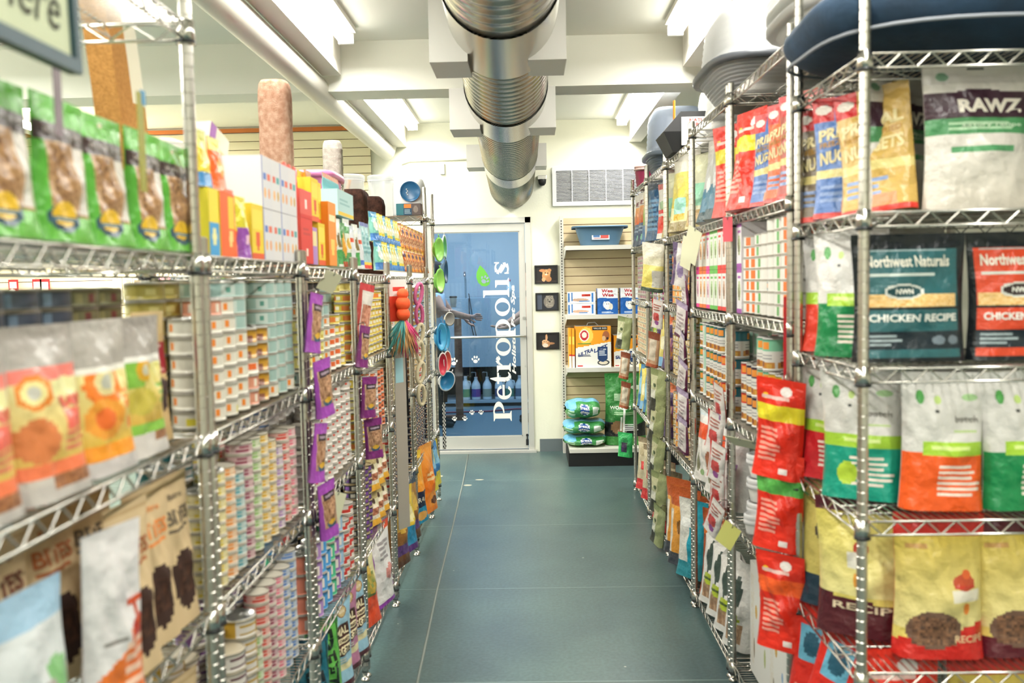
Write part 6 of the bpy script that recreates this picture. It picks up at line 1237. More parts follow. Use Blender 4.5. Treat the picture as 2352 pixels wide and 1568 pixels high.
fb('sk_teal', .22, .38, .09, [('f', '#b8b8b4'), ('w', .36, .05, 2, 0, '#2f6a84'), ('b', 0, .12, '#14383f'), ('e', .6, .5, .14, .16, '#3f7aa0'), ('e', .3, .45, .1, .1, '#d0d4d4'), ('g', .75, 1, '#b4b2aa', '#c4c0b6')], side='#9a9c98'); fb('sk_yel', .24, .4, .1, [('f', '#cfc890'), ('g', .3, .75, '#c9b83c', '#d8cc70'), ('r', .3, .75, .22, .42, '#9cd8c8'), ('r', .3, .75, .14, .22, '#d8b030'), ('b', 0, .12, '#8a7a4a'), ('g', .75, 1, '#d8d4c0', '#e4e0d4')], side='#b8b088')
fb('sk_green', .22, .36, .1, [('f', '#c8c8a8'), ('r', .2, .8, .3, .6, '#8cc4a4'), ('b', 0, .25, '#a8985a'), ('n', .2, .8, .05, .25, '#8a6a40', '#c8a868')], side='#b4b498'); fb('sk_navy', .22, .37, .09, [('f', '#1c4a70'), ('t', .15, .8, .15, .7, '#5a8ab0', 7), ('b', .85, 1, '#2a3848')], side='#1a3f60'); fb('sk_red', .18, .32, .08, [('f', '#d8d4cc'), ('b', .1, .4, '#d8342c'), ('b', .45, .52, '#c8242c'), ('e', .5, .6, .25, .08, '#8aa87c'), ('b', .9, 1, '#b04a4a')], side='#d0c8c0')
fb('sk_onavy', .2, .36, .09, [('f', '#24406a'), ('g', .42, .75, '#c8582c', '#e0a060'), ('g', .75, 1, '#d8cfc8', '#e4e0da'), ('b', 0, .12, '#1c3050'), ('e', .5, .15, .12, .06, '#7ac0a0'), ('t', .2, .8, .25, .38, '#8aa0b8', 2)], [('EX', .2, .8, .78, .86, '#6a2030', .03)], side='#2a3c5c'); fb('sk_ogreen', .2, .34, .09, [('f', '#2f6aa0'), ('g', .35, .7, '#6a9a3c', '#a8b85c'), ('g', .7, 1, '#d8a860', '#e0dcd0'), ('b', 0, .08, '#24508a')], side='#3a6a8c')
ZB = 1.79
for k, lb, y, off, yaw, ln in (('pr_red', 'red and kraft nuggets bag by the first post', 2.79, .07, .45, .04), ('pr_orange', 'orange and kraft nuggets bag next along', 2.93, .07, .5, .06), ('pr_blue', 'blue and kraft nuggets bag beside the big red bag', 3.09, .06, .5, .1), ('red_yel', 'bright red bag with yellow band slumping over the edge', 3.27, .01, .3, .16), ('red_yel', 'bright red bag with yellow band, upright at the post', 3.6, .04, .5, .05), ('pr_gold', 'gold nuggets bag tucked behind the front row', 2.98, .22, .2, .05),
                              ('sk_teal', 'grey and teal dog bag leaning, nearer the red bag', 3.78, .05, .5, .16), ('sk_teal', 'grey and teal dog bag leaning behind its twin', 4.0, .06, .5, .2), ('sk_green', 'pale bag with mint panel between yellow and grey bags', 4.36, .07, .4, .06), ('sk_yel', 'big yellow bag with mint label, bottle-necked top', 4.6, .03, .4, .08), ('sk_yel', 'big yellow bag with mint label standing further back', 4.84, .12, .4, .1),
                              ('sk_green', 'pale mint panel bag beside the red-white one', 5.12, .07, .4, .02), ('sk_red', 'white bag with red foot on upper shelf', 5.3, .05, .4, .02), ('sk_navy', 'dark navy bag with small print on upper shelf', 5.6, .04, .5, .05),
                              ('sk_ogreen', 'orange, green and blue bag at the far rack', 5.98, .05, .4, .03), ('sk_onavy', 'orange and navy bag at the far rack', 6.22, .05, .4, .03), ('sk_onavy', 'orange and navy bag at the very end post', 6.45, .05, .4, .03)):
    R(k, lb, y, off, ZB - (.005 if y > 4.3 else 0), yaw, ln)
# cans on the bag side
fill(1, 2.68, 3.40, 1.4245, ['wo*7', 'wo*8', 'wgb*8', 'wb*8', 'wb*7', 'wgb*7', 'wo*6', 'wo*7'], 'third shelf, first bag-side rack', back=['wgb*8', 'wgb*8', 'wg*8', 'wg*8', 'wgb*8', 'wgb*8', 'wg*8'])
fill(1, 2.68, 3.40, 1.0235, ['wo*8', 'Sw*2', 'Sy*2', 'Sy*2', 'Sm*3', 'Sm*3', 'Sp*2', 'Sp*2', 'Sr*2'], 'fourth shelf, first bag-side rack', back=['St*3', 'Sw*3', 'Sr*3', 'Sp*3', 'Sr*3', 'Sw*3', 'Sw*3', 'Sr*3'])
fill(1, 3.5, 4.2, 1.0235, ['St*3', 'Sw*3', 'Sr*2', 'St*3', 'St*3', 'Sg*3', 'St*3', 'Sw*3', 'Sg*3'], 'fourth shelf, second bag-side rack', back=['Sw*3'] * 8)
fill(1, 4.3, 5.0, 1.418, ['ow*7', 'ow*8', 'ow*7', 'ow*8', 'ow*9', 'yw*7', 'ow*8', 'yw*6', 'ow*7'], 'third shelf, third bag-side rack')
fill(1, 4.3, 5.0, 1.0335, ['yw*8', 'yw*8', 'yw*9', 'yw*8', 'yw*9', 'yw*8', 'yw*9', 'yw*9', 'yw*8'], 'fourth shelf, third bag-side rack')
fill(1, 4.3, 5.0, .6435, ['yw*9', 'ow*9', 'yw*8', 'yw*9', 'ow*10', 'ow*9', 'yw*8', 'ow*8', 'yw*8'], 'fifth shelf, third bag-side rack', back=['yw*7'] * 9)
fill(1, 5.1, 5.8, 1.418, ['bl*9', 'tn*7', 'bl*8', 'mc*9', 'bl*9', 'tn*7', 'bl*8', 'mc*8', 'mc*8'], 'third shelf, fourth bag-side rack')
fill(1, 5.9, 6.6, 1.413, ['mc*9', 'mc*9', 'mc*10', 'mc*9', 'mc*10', 'mc*9', 'mc*9', 'mc*9', 'mc*9'], 'third shelf, last bag-side rack')
fill(1, 5.9, 6.6, 1.0335, ['bs*4', 'mc*9', 'cs*9', 'cs*9', 'cs*9', 'cs*9', 'cs*9', 'cs*9', 'cs*9'], 'fourth shelf, last bag-side rack')
# cartons on the third shelf
cc = [('c_pink', '#dcdad6', '#d83a8a', '#e8b0c8'), ('c_orange', '#e0dcd4', '#e2702c', '#efb070'), ('c_red', '#dedad6', '#d8342c', '#c9a48a'), ('c_green', '#d8dcd0', '#62b04a', '#a8cc8c'), ('c_purp', '#dcd8dc', '#9a4ca0', '#a8b884')]
for k, a, b, c in cc: boxd(k, .075, .165, .12, [('f', a), ('b', .9, 1, b), ('b', 0, .1, b), ('e', .5, .5, .28, .2, c), ('e', .45, .45, .1, .16, '#5a4a40'), ('t', .2, .8, .75, .85, b, 1)], side=a, nu=12, nv=14, name='treat_carton')
seq = ['c_purp', 'c_purp', 'c_red', 'c_red', 'c_green', 'c_green', 'c_pink', 'c_orange', 'c_orange', 'c_pink', 'c_orange', 'c_pink']
nm = dict(c_pink='white and pink carton', c_orange='white and orange carton', c_red='white and red carton with dog', c_green='white and green carton', c_purp='white and purple carton')
for i, k in enumerate(seq):
    for r in range(2):
        y = 3.33 + i * .077 if i < 1 else 3.46 + i * .0665
        if 3.4 < y < 3.485: y = 3.5
        R(k, '%s, %s along, %s tier, third shelf' % (nm[k], ORD[i], ['lower', 'upper'][r]), [3.34, 3.52, 3.6, 3.68, 3.76, 3.84, 3.92, 4.0, 4.08, 4.155][i] if i < 10 else 0, .07, (1.42 if 1 else 0) + r * .166 - .001 + (.003), 0, 0) if i < 10 else None
# white goods, fifth shelf of first racks
ct_w = 0
for i, (y, x, z, r, h, lb) in enumerate(((3.33, .86, .637, .062, .085, 'small white tub with lid, bottom of rear pile'), (3.33, .86, .727, .062, .085, 'small white tub with lid, second in rear pile'), (3.33, .86, .817, .062, .085, 'small white tub with lid, top of rear pile'), (3.14, .88, .637, .085, .17, 'large white bucket with dog picture, lower'), (3.13, .88, .812, .085, .13, 'large white bucket with dog picture, upper'), (2.93, .88, .637, .08, .17, 'white bucket with orange fruit picture'), (2.93, .88, .812, .075, .12, 'white lidded tub under the tilted price card'), (3.22, .80, .637, .04, .07, 'tiny white pot in front of the buckets'))):
    bucket(lb, (x, y, z), r, h, '#dedcd8', '#d4d4d4', group='white lidded tubs and buckets', sides=lin('#cfc8bc'))
boxd('wh_carton', .30, .42, .38, [('f', '#dedcd6'), ('n', .05, .2, .1, .9, '#dedcd6', '#d8d0c0'), ('e', .3, .6, .05, .06, '#c8a050'), ('e', .7, .3, .04, .08, '#a8b070'), ('e', .5, .8, .04, .03, '#e0743c'), ('e', .2, .25, .03, .09, '#8a7a60'), ('e', .8, .75, .03, .05, '#98a868'), ('t', .4, .9, .88, .94, '#b07060', 1), ('e', .55, .45, .03, .04, '#7aa0c8')], side='#d8d6d0', nu=20, nv=24, name='shipping_carton', cat='carton')
R('wh_carton', 'big white carton with scattered leaf prints behind red packets', 2.86, .22, .075, 0, 0); R('wh_carton', 'big white carton with scattered leaf prints, beyond the first', 3.2, .24, .075, 0, 0)
boxd('wh_low', .2, .22, .2, [('f', '#dedcd6'), ('e', .3, .5, .05, .1, '#a8b070'), ('e', .7, .4, .05, .1, '#8a7a60')], side='#d8d6d0', nu=14, nv=14, name='shipping_carton', cat='carton')
boxd('wh_top', .32, .08, .36, [('f', '#d8d8d4'), ('t', .1, .6, .3, .7, '#a87a70', 1)], side='#d4d2cc', name='shipping_carton', cat='carton')
fb('wf_big', .26, .34, .1, [('f', '#dedbd6'), ('b', .55, .75, '#e2542c'), ('e', .3, .25, .08, .14, '#7a7a60'), ('e', .7, .3, .07, .12, '#a86a50'), ('e', .5, .12, .1, .04, '#7aa060'), ('g', .85, 1, '#c8d8e0', '#e0dcc8')], side='#d8d5d0')
fb('wf_box', .2, .3, .1, [('f', '#dedbd8'), ('e', .3, .35, .08, .14, '#6a6a58'), ('e', .7, .3, .07, .12, '#b07050'), ('e', .5, .7, .16, .1, '#c04a5a'), ('r', .6, .8, .4, .6, '#8a4a9a')], side='#d8d5d2')
for i, (k, y) in enumerate((('wf_box', 3.58), ('wf_big', 3.8), ('wf_big', 4.06))): R(k, ['white bag with purple patch behind hanging packets', 'white bag with orange band, middle of fifth shelf', 'white bag with orange band near the small mustard cans'][i], y, .05, .637, .25, .05)
fb('wlime', .17, .34, .1, [('f', '#dddbd6'), ('n', .25, .8, .08, .3, '#8a6a50', '#b89878'), ('e', .5, .62, .16, .2, '#3a4a44'), ('e', .5, .34, .2, .085, '#b8c83c'), ('t', .25, .75, .31, .37, '#5a6a2c', 1)], side='#d8d5d0', topw=.5)
for i in range(4): R('wlime', 'white pointed bag with lime disc, %s from the double post' % ORD[i], 3.55 + i * .165, .06, .078, .45, .08)
fb('lo_orange', .22, .4, .1, [('f', '#e09a3c'), ('b', .75, 1, '#b8582c'), ('e', .5, .5, .14, .08, '#7a5020'), ('r', 0, .2, 0, .7, '#e4dccc'), ('b', 0, .15, '#3a3f48')], side='#d88a30'); fb('lo_teal', .2, .38, .1, [('f', '#d8d8d0'), ('r', .5, 1, 0, 1, '#1f9ab0'), ('b', 0, .2, '#2f8a98'), ('t', .1, .9, .6, .8, '#eef0ec', 1)], side='#1f9ab0'); fb('lo_rust', .2, .4, .1, [('f', '#a8522c'), ('r', .2, .8, .1, .6, '#c8b89c'), ('b', .7, .8, '#e0762c'), ('t', .2, .8, .82, .95, '#e8c8a8', 2)], side='#a04c28'); fb('lo_green', .2, .38, .1, [('f', '#4a6a44'), ('b', .3, .6, '#d8642c'), ('t', .2, .8, .35, .55, '#f0c8a0', 2)], side='#3f5c3c'); fb('lo_dark', .2, .36, .1, [('f', '#2a3844'), ('b', .55, .8, '#4a7aa0'), ('t', .2, .8, .58, .76, '#cfd8e0', 2), ('e', .5, .3, .25, .1, '#8a98a0')], side='#24303c')
fb('lo_khaki', .2, .36, .09, [('f', '#c8bc9c'), ('r', .4, .9, .4, .55, '#c8282c'), ('b', 0, .2, '#c8242c'), ('e', .5, .75, .3, .1, '#a89a78'), ('b', .9, 1, '#7a6a50')], side='#c0202a')
for k, lb, y, off, z, yaw in (('lo_rust', 'rust and tan bag beyond the white pointed bags', 4.12, .09, .078, .6), ('lo_rust', 'rust bag with tan window, third rack floor shelf', 4.34, .12, .078, .6), ('lo_teal', 'white and turquoise bag low on third rack', 4.42, .03, .078, .6), ('lo_orange', 'amber bag with dark foot low on third rack', 4.6, .02, .078, .6), ('lo_orange', 'amber bag with dark foot, nearer olive packets', 4.8, .03, .078, .6), ('lo_green', 'dark green bag with orange band, raised at back', 4.55, .16, .078, .5), ('lo_dark', 'dark slate bag with blue band at back', 4.8, .18, .078, .5),
                         ('lo_khaki', 'khaki bag with red label low on fourth rack', 5.2, .04, .078, .5), ('lo_khaki', 'khaki bag with red label, middle of fourth rack', 5.5, .05, .078, .5), ('lo_khaki', 'khaki bag with red label low on last rack', 6.0, .04, .078, .5), ('lo_khaki', 'khaki bag with red label at the last post', 6.3, .04, .078, .5)):
    R(k, lb, y, off, z, yaw, .05)
fb('m_lime', .16, .26, .07, [('f', '#a8c83c'), ('e', .5, .5, .3, .2, '#d8e48a'), ('b', 0, .1, '#5a8a2c')], side='#98b834'); fb('m_blue', .16, .3, .07, [('f', '#2f78a8'), ('e', .5, .5, .3, .2, '#8cc0dc'), ('r', 0, .2, 0, 1, '#e4d04a')], side='#28689a'); fb('m_violet', .16, .3, .07, [('f', '#4a2c6a'), ('n', .2, .8, .2, .6, '#8a4a9a', '#e0a040'), ('b', .85, 1, '#e0703c')], side='#3f2460'); fb('m_red', .16, .28, .07, [('f', '#b8282c'), ('e', .5, .5, .3, .14, '#e0a43c'), ('b', .8, 1, '#3a2c2c')], side='#a82028'); fb('m_yellow', .16, .28, .07, [('f', '#e0d070'), ('e', .5, .5, .3, .14, '#f0ecc8'), ('b', 0, .2, '#7ab0d8')], side='#d8c860')
for zi, z, base in ((0, .6435, 5.18), (1, .6435, 5.98), (2, 1.0335, 5.2)):
    for i, k in enumerate((('m_violet', 'm_violet', 'm_red', 'm_violet'), ('m_lime', 'm_blue', 'm_yellow', 'm_blue'), ('m_violet', 'm_yellow', 'm_violet', 'm_lime'))[zi]):
        R(k, '%s pouch, %s along %s' % ({'m_violet': 'violet patterned', 'm_red': 'dark red', 'm_lime': 'lime green', 'm_blue': 'blue and yellow', 'm_yellow': 'pale yellow'}[k], ORD[i], ['fifth shelf of fourth bag-side rack', 'fifth shelf of last bag-side rack', 'fourth shelf of fourth bag-side rack'][zi]), base + i * .16, .05, z, .4, .06)
# hanging packets on the bag side
fb('h_stripe', .10, .18, .025, [('f', '#dcd6d4'), ('r', 0, .1, 0, 1, '#6a2c4c'), ('r', .9, 1, 0, 1, '#6a2c4c'), ('b', 0, .08, '#5a2444'), ('t', .2, .8, .2, .7, '#a8989c', 5), ('b', .85, 1, '#a898b4')], side='#7a4a6a'); fb('h_olive', .12, .24, .04, [('f', '#8f9a6a'), ('r', 0, .5, .5, .85, '#c8c8a0'), ('r', 0, .45, .3, .5, '#dcdccc'), ('r', 0, .5, 0, .3, '#4a4c44'), ('r', .5, 1, 0, 1, '#a4ac7c'), ('e', .35, .62, .1, .05, '#5a6a4a')], side='#a0aa78')
fb('h_redw', .09, .16, .025, [('f', '#e0dad6'), ('r', 0, .12, 0, 1, '#c83a34'), ('e', .5, .4, .3, .16, '#c04a4a'), ('t', .2, .9, .6, .85, '#a86a60', 3), ('e', .6, .2, .2, .08, '#8a4a8c')], side='#c83a34'); fb('h_yel', .15, .27, .05, [('f', '#d8d4b8'), ('g', .0, .55, '#d0bc50', '#e0d880'), ('g', .7, 1, '#d4d0b8', '#e0dcd0'), ('b', 0, .08, '#3a4a3c'), ('r', .6, 1, .1, .45, '#b8b8b0')], side='#b8b090'); fb('h_grey', .1, .2, .03, [('f', '#c8c4c0'), ('r', 0, .3, 0, 1, '#5a4a6a'), ('e', .6, .4, .2, .2, '#8a7aa0')], side='#4a4058')
fb('h_tan', .08, .2, .03, [('f', '#c8a080'), ('r', .2, .8, .2, .8, '#e0d4c0'), ('b', .8, 1, '#8a4a34'), ('b', 0, .1, '#a85a3c')], side='#9a5a3c')
G1, G2, G3 = 'striped packets on one clip strip', 'olive packets on one clip strip', 'red-edged white packets on one clip strip'
for i in range(6): hang('h_stripe', 'white packet with plum edges, %s down the clip strip' % ORD[i], .722, 4.24 + .02 * (i % 3), 1.585 - i * .138, -PI / 2 + .25 + random.uniform(-.15, .25), .42 + random.uniform(-.2, .2), .15, .18, G1)
hang('h_grey', 'grey and purple packet above the striped packets', .715, 4.22, 1.72, -PI / 2 + .7, .2, .1, .2)
for i in range(5): hang('h_olive', 'olive green packet with grey window, %s down its strip' % ORD[i], .722, 5.04 + .015 * (i % 2), 1.05 - i * .195, -PI / 2 + .5 + random.uniform(-.2, .2), .24 + random.uniform(-.12, .12), .1, .24, G2)
for i in range(5): hang('h_redw', 'white packet with red edge, %s down the strip' % ORD[i], .722, 3.46 + .03 * (i % 2), 1.15 - i * .115, -PI / 2 + .3 + random.uniform(-.2, .3), .4 + random.uniform(-.2, .2), .15, .16, G3)
hang('h_yel', 'yellow pouch clipped below the upper bag shelf', .70, 5.05, 1.755, -PI / 2 + .8, .15, .1, .27); hang('h_redw', 'pinkish white packet under the clipped yellow pouch', .72, 5.06, 1.44, -PI / 2 + .6, .2, .1, .16); hang('h_tan', 'narrow white label packet hanging above the olive ones', .70, 5.05, 1.26, -PI / 2 + .8, .2, .1, .2)
for i, (k, z) in enumerate((('h_olive', 1.28), ('h_tan', 1.02), ('h_tan', .80))): hang(k, ['olive packet hanging over the litter cartons at the end post', 'brown and cream packet hanging beside the green sack', 'brown and cream packet hanging lowest at the end post'][i], .71, 6.66, z, -PI / 2 + 1.0, .2, .1, .24 if i == 0 else .2)
bagd('h_green', .12, .18, .05, [('f', '#35b060'), ('e', .5, .5, .3, .3, '#2a8a4c'), ('n', .3, .7, .2, .6, '#4a2c5a', '#2a3a34')], nu=12, nv=14, side='#35b060', name='pet_food_bag'); hang('h_green', 'bright green clamshell pack hanging near the floor unit', .70, 6.68, .42, -PI / 2 + 1.0, .05, 0, .18)
tagcard('cream folded price cards hanging under the upper bag shelf', (.725, 3.95, 1.77), (.2, .5, -PI / 2 + .6), .09, .16); tagcard('second cream price card hanging next to the folded ones', (.725, 4.12, 1.74), (.2, .4, -PI / 2 + .6), .07, .15)
tagcard('bright pink paper tag on first bag-side post', (.735, 3.36, 1.78), (0, 0, -PI / 2 + .8), .04, .09, 'card_pink'); tagcard('yellow-green price card hanging under the white tubs', (.725, 3.24, .66), (0, .5, -PI / 2 + .9), .07, .09, 'card_yellow')
tagcard('pale blue printed card tilted over the white bucket', (.72, 3.12, 1.0), (1.1, .1, -PI / 2 + .9), .12, .11)
# red packets next to the turned rack
for i, (k, y, z, ro) in enumerate((('rp_yel', 2.585, 1.265, .12), ('rp_grn', 2.60, 1.05, .1), ('rp_org', 2.60, .755, .05))):
    hang(k, ['red packet with yellow band, top of three hanging ones', 'red packet with green band, middle of three hanging ones', 'red packet with orange band, lowest of three hanging ones'][i], .728, y, z, -PI / 2 + .95, ro, .05, .29, 'red packets hanging between the racks')
m = MB(); m.box(-.004, .004, -.001, .001, -.42, 0); mat('tape_red', '#c81e2c'); tag(m.obj('clip_strip', 'tape_red', None, (.735, 2.615, 1.5)), 'thin red tape strip the red packets hang from', 'strip')

# ------------------------------------------------------------------ turned rack at the aisle end (facing the viewer)
def N_(key, label, x, y, z, yaw=0, lean=.03, roll=0): return item(key, label, (x, y, z + .004), (-lean, roll, yaw))
mat('navy_fabric', '#182e42', rough=.85, bump=(.6, 60, .004), noise=('#1d374f', 14)); mat('piping', '#8c9098', rough=.7)
t = thing('pet_bed', 'big navy fabric pet bed cushion bulging over the turned rack', 'pet bed', (1.25, 2.34, 2.06)); m = MB(); n = 48; prof = []
for i in range(17):
    a = PI * i / 16; prof.append((max(.001, .5 * math.sin(a) ** .55), .12 - .12 * math.cos(a)))
m.lathe(prof, n, sx=1.15, sy=.66, pw=3.4)
rnd = random.Random(2); m.v = [(x + .008 * math.sin(9 * y + 5 * z), y + .006 * math.sin(11 * x), z * (1 + .08 * math.sin(5 * x + 1) * (z > .05)) + .006 * math.sin(14 * x + 9 * y) * (z > .05)) for x, y, z in m.v]; m.obj('cushion', 'navy_fabric', t)
def sq(a, rx, ry, z): c, s = math.cos(a), math.sin(a); k = (abs(c) ** 3.4 + abs(s) ** 3.4) ** (-1 / 3.4); return (c * k * rx, s * k * ry, z)
MB().path([sq(2 * PI * i / 60, .555, .322, .05 + .006 * math.sin(.35 * i)) for i in range(60)], .0045, 6, closed=True).obj('piping', 'piping', t)
# level 1.70
RW = [('f', '#cfc9c0'), ('b', .62, .80, '#3c2430'), ('e', .5, .79, .26, .045, '#3c2430'), ('b', .51, .62, '#4a8a58'), ('r', .2, .8, .385, .425, '#4f9260'), ('t', .18, .95, .53, .6, '#a8c8a4', 2), ('g', .0, .38, '#c4bcae', '#d6d0c6'), ('b', .8, .85, '#cfc9c0'), ('e', .5, .79, .24, .03, '#3c2430'), ('g', .86, 1, '#b8b2aa', '#cac4ba'), ('e', .18, .91, .06, .03, '#6a8a70'), ('r', .42, .58, .955, .97, '#3a3c3a')]
fb('rawz', .25, .345, .09, RW, [('RAWZ', .28, .92, .655, .75, '#e4dcce', .05), ('savory recipe', .3, .9, .55, .585, '#cfe0c4', .01)], nu=40, nv=50, side='#a8a49c'); 
N_('rawz', 'large cream and green bag lettered RAWZ facing the viewer', 1.07, 2.2, 1.703, 0, .02); N_('rawz', 'cream and green bag, shaded side bag beside the RAWZ one', .935, 2.33, 1.703, .5, .02)
N_('rawz', 'cream and green bag farther along past the photo edge', 1.36, 2.22, 1.703, 0, .02)
N_('pr_brown', 'brown nuggets bag at the back corner of turned rack', .835, 2.55, 1.703, -.85, .03); N_('pr_blue', 'blue nuggets bag standing in the middle of turned rack', .84, 2.40, 1.703, -.7, .05); N_('pr_gold', 'gold nuggets bag behind the front post', .87, 2.27, 1.703, -.75, .12, -.1)
# level 1.342
NWN = lambda c, c2: [('f', c), ('b', .88, 1, '#10161c'), ('r', 0, .05, 0, 1, '#12181c'), ('r', .92, 1, 0, 1, '#151c22'), ('n', .06, .9, .43, .53, '#d8a860', '#e8c890'), ('b', .41, .43, '#12181c'), ('r', .05, .92, .1, .24, '#1c2730'), ('b', 0, .035, '#14191e'), ('e', .42, .55, .18, .06, '#cfd0c8'), ('e', .42, .55, .15, .045, c2), ('t', .08, .4, .12, .22, '#9aa8ac', 3), ('e', .72, .17, .06, .035, '#6a7680'), ('e', .86, .17, .05, .035, '#6a7680'), ('t', .1, .8, .66, .7, '#c8d0c8', 1), ('t', .1, .85, .86, .88, '#98a8a8', 1)]
NWT = lambda a: [('Northwest Naturals', .1, .85, .74, .83, '#dcd8c8', .03), (a, .1, .9, .315, .375, '#e4e4dc', .035), ('NWN', .34, .5, .53, .57, '#e8e6dc', .04)]
fb('nw_teal', .27, .305, .07, NWN('#2c5f64', '#26494e'), NWT('CHICKEN RECIPE'), nu=40, nv=50, side='#151c22'); fb('nw_red', .27, .305, .07, NWN('#cc4426', '#3a2c2c'), NWT('CHICKEN & SALMON'), nu=40, nv=50, side='#181c20')
N_('nw_teal', 'teal bag reading Chicken Recipe behind the front post', .91, 2.19, 1.345, 0, .01); N_('nw_red', 'orange-red bag reading Chicken and Salmon beside the teal one', 1.185, 2.19, 1.345, -.05, .01)
def smart(key, c, c2='#a4cc3c', red=False):
    fb(key, .2, .33, .08, [('f', '#d6d3ce'), ('b', 0, .42, c), ('r', .0 if red else .2, 1, .4, .5, c2), ('t', .3, .9, .43, .48, '#cfe08c', 1), ('t', .38, .92, .1, .34, '#e8d8cc', 6), ('e', .2, .82, .05, .05, '#4f9a4c'), ('e', .4, .8, .04, .03, '#b8d07a'), ('e', .38, .72, .025, .012, '#4a4a48'), ('t', .6, .9, .64, .68, '#a8a49e', 1), ('e', .8, .82, .1, .025, '#a4c890'), ('t', .58, .92, .56, .59, '#b8cc8c', 1)] + ([('e', .35, .2, .13, .09, '#b4d040')] if key == 'sm_teal' else []), [('batch', .6, .9, .64, .69, '#8a8680', .0)], nu=30, nv=38, side='#cfccc8')
smart('sm_orange', '#e85a1e'); smart('sm_green', '#148048'); smart('sm_teal', '#12967e', red=True); smart('sm_red', '#c8242c', red=True); smart('sm_redg', '#e0402c', red=True)
item('sm_redg', 'white, lime and coral bag at back corner of second level', (.85, 2.53, 1.346), (-.03, 0, -.9)); item('sm_green', 'white, lime and green bag leaning beside the teal bag', (.84, 2.37, 1.346), (-.03, 0, -.75))
N_('sm_green', 'white and dark green bag in the row behind, deep shade', 1.0, 2.42, 1.345, 0, 0)
# level .985
item('sm_red', 'white, lime and red bag at the back corner below', (.845, 2.53, .989), (-.03, 0, -.9)); item('sm_teal', 'white, lime and turquoise bag with lime dog shape', (.845, 2.31, .989), (-.04, .0, -.55))
N_('sm_orange', 'white bag with lime band and orange foot facing viewer', .985, 2.18, .988, .0, .02, .03); N_('sm_green', 'white bag with lime band and green foot, right of orange', 1.185, 2.18, .988, .05, .02, -.02); N_('sm_green', 'dark green footed white bag tucked behind the orange one', 1.09, 2.38, .988, 0, .02)
# level .622
KB = lambda c: [('f', '#d8c468'), ('g', .2, .84, '#dccf90', '#d2b850'), ('b', .84, 1, c), ('d', .12, .14, c), ('e', .38, .2, .3, .13, '#6f5344'), ('n', .14, .62, .1, .29, '#8a6248', '#4a342c'), ('r', .56, .92, .4, .48, '#e4dccc'), ('e', .72, .53, .13, .055, '#b84a2c'), ('r', .6, .85, .49, .51, '#c03828'), ('e', .76, .58, .05, .03, '#d8602c'), ('e', .74, .35, .04, .04, '#e08030'), ('t', .1, .45, .74, .8, '#c89a5c', 1)]
fb('kib_red', .22, .35, .1, KB('#c8241e'), [('RECIPE', .6, .94, .12, .17, '#d8b890', .02)], nu=36, nv=44, side='#b81e1a'); fb('kib_mar', .24, .35, .1, KB('#5a1a26'), [('RECIPE', .55, .95, .12, .18, '#d8b890', .02)], nu=36, nv=44, side='#4a1620')
fb('kib_side', .24, .35, .1, [('f', '#d8c868'), ('g', .3, .9, '#ddd390', '#d8c860'), ('d', .3, -.06, '#4f1822'), ('b', .9, 1, '#5a1c28'), ('r', .35, .55, .5, .62, '#dcd8cc'), ('e', .5, .65, .08, .05, '#b83a2c'), ('e', .45, .42, .03, .05, '#e09a3c')], [('RECIPE', .2, .95, .19, .245, '#d8c8a8', .02)], nu=30, nv=40, side='#4a1620'); fb('kib_dark', .24, .35, .1, [('f', '#cfbf68'), ('d', .24, .0, '#223848'), ('e', .4, .6, .14, .08, '#4a4a44'), ('b', .9, 1, '#c8b878')], side='#223848', nu=20, nv=24)
item('kib_dark', 'pale yellow bag with slate foot at back corner', (.86, 2.52, .626), (-.03, 0, -.85)); item('kib_side', 'pale yellow bag with maroon foot reading Recipe', (.86, 2.33, .626), (-.03, 0, -.55))
N_('kib_red', 'yellow kibble bag with red top and foot facing viewer', .985, 2.19, .625, .0, .02, .02); N_('kib_mar', 'yellow kibble bag with maroon top facing viewer', 1.205, 2.2, .625, .0, .02, -.04)
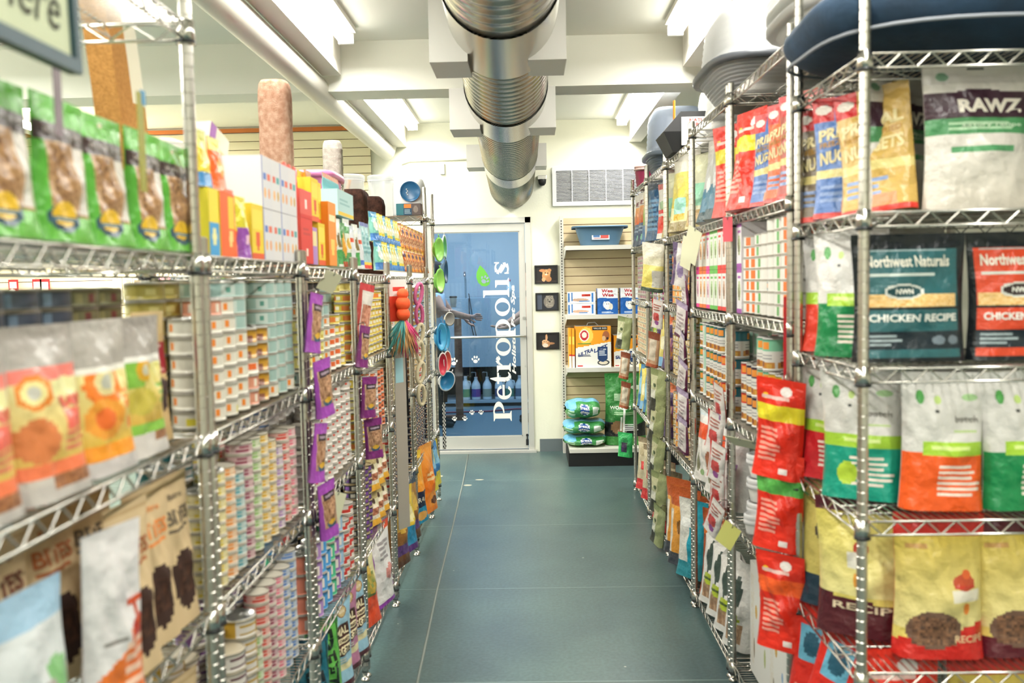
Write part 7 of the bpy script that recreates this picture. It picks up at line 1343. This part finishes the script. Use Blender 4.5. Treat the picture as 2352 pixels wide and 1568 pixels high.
# level .27
for i in range(3): N_(('red_org', 'kib_red', 'kib_mar')[i], ['red bag low in the corner of turned rack', 'yellow and red bag on the lowest visible shelf', 'yellow and maroon bag on the lowest visible shelf'][i], .9 + i * .23, 2.2, .273, 0, .02)
fb('red_blue', .26, .34, .08, [('f', '#d82a1e'), ('r', .1, .4, .5, .8, '#6ab0cc'), ('r', .5, .8, .1, .4, '#62a8c4'), ('e', .25, .65, .1, .1, '#2a5a70'), ('e', .65, .25, .1, .1, '#3a7a94'), ('e', .6, .75, .08, .06, '#2a2c34'), ('t', .1, .4, .1, .3, '#f0a090', 3)], side='#c8241c', nu=24, nv=30)
item('red_blue', 'red bag with blue figures slumping off the low shelf', (.80, 2.36, .30), (-.1, .3, -PI / 2 + .9)); item('red_blue', 'red bag with blue figures standing near the post foot', (.83, 2.52, .28), (-.05, .1, -PI / 2 + .9))
# ------------------------------------------------------------------ build the cans: the 300 that show largest as objects, the rest as one
def can_rank(c):
    x, y, z = c['p']; k = CT[c['k']]; s = k[1] * k[2] / (y * y)
    if c['row'] and not c['top']: s *= .25
    if abs(x) > 1.2: s *= .3
    if y < 1.2: s *= .3
    if z < CAMH - 1.0 * y * .42: s *= .25       # below the frame
    return -s
CANS.sort(key=can_rank)
for c in CANS:
    if c['k'] not in _cm: _cm[c['k']] = can_def(c['k'])
_me = {}; _lid = {}; _tab = {}; rest = MB()
NIND = 296
for n_, c in enumerate(CANS):
    k = c['k']; desc, r, h = CT[k][:3]
    if n_ < NIND:
        if k not in _me: _me[k] = _cm[k].mesh('food_can', 'tin')
        o = link('food_can', _me[k], None, c['p'], (0, 0, c['a']))
        lab = '%s, %s up in %s %s stack, %s' % (desc, ORD[c['i']] if not c['top'] else 'top', ORD[c['col']], 'back' if c['row'] else 'front', c['place'])
        lab = lab.replace('top up in', 'topmost in')
        lab = lab.replace('small white can with', 'white can,').replace(' bag-side rack', ' bag rack').replace('top band', 'band')
        if len(lab.split()) > 16: lab = lab.replace(' front stack', ' stack')
        if len(lab.split()) > 16: lab = lab.replace('tall soup can with', 'soup can,').replace(' with white panel', '').replace('with', 'and')
        if len(lab.split()) > 16: lab = lab.replace(' in ', ', ')
        tag(o, lab, 'food can', 'stacked cans of pet food')
        if c['top']:
            if k not in _lid: _lid[k] = lid_mesh(r).mesh('lid', 'steel'); _tab[k] = tab_mesh(r).mesh('pull_tab', 'steel')
            l = link('lid', _lid[k], o, (0, 0, h + .0005)); link('pull_tab', _tab[k], l, (0, 0, 0), (0, 0, random.uniform(0, 6)))
    else:
        rest.merge(_cm[k], Matrix.Translation(Vector(c['p'])) @ Matrix.Rotation(c['a'], 4, 'Z'))
if rest.v:
    o = rest.obj('canned_food', 'tin'); o['kind'] = 'stuff'; tag(o, 'remaining stacked pet food cans filling both rows of wire racks', 'canned food')
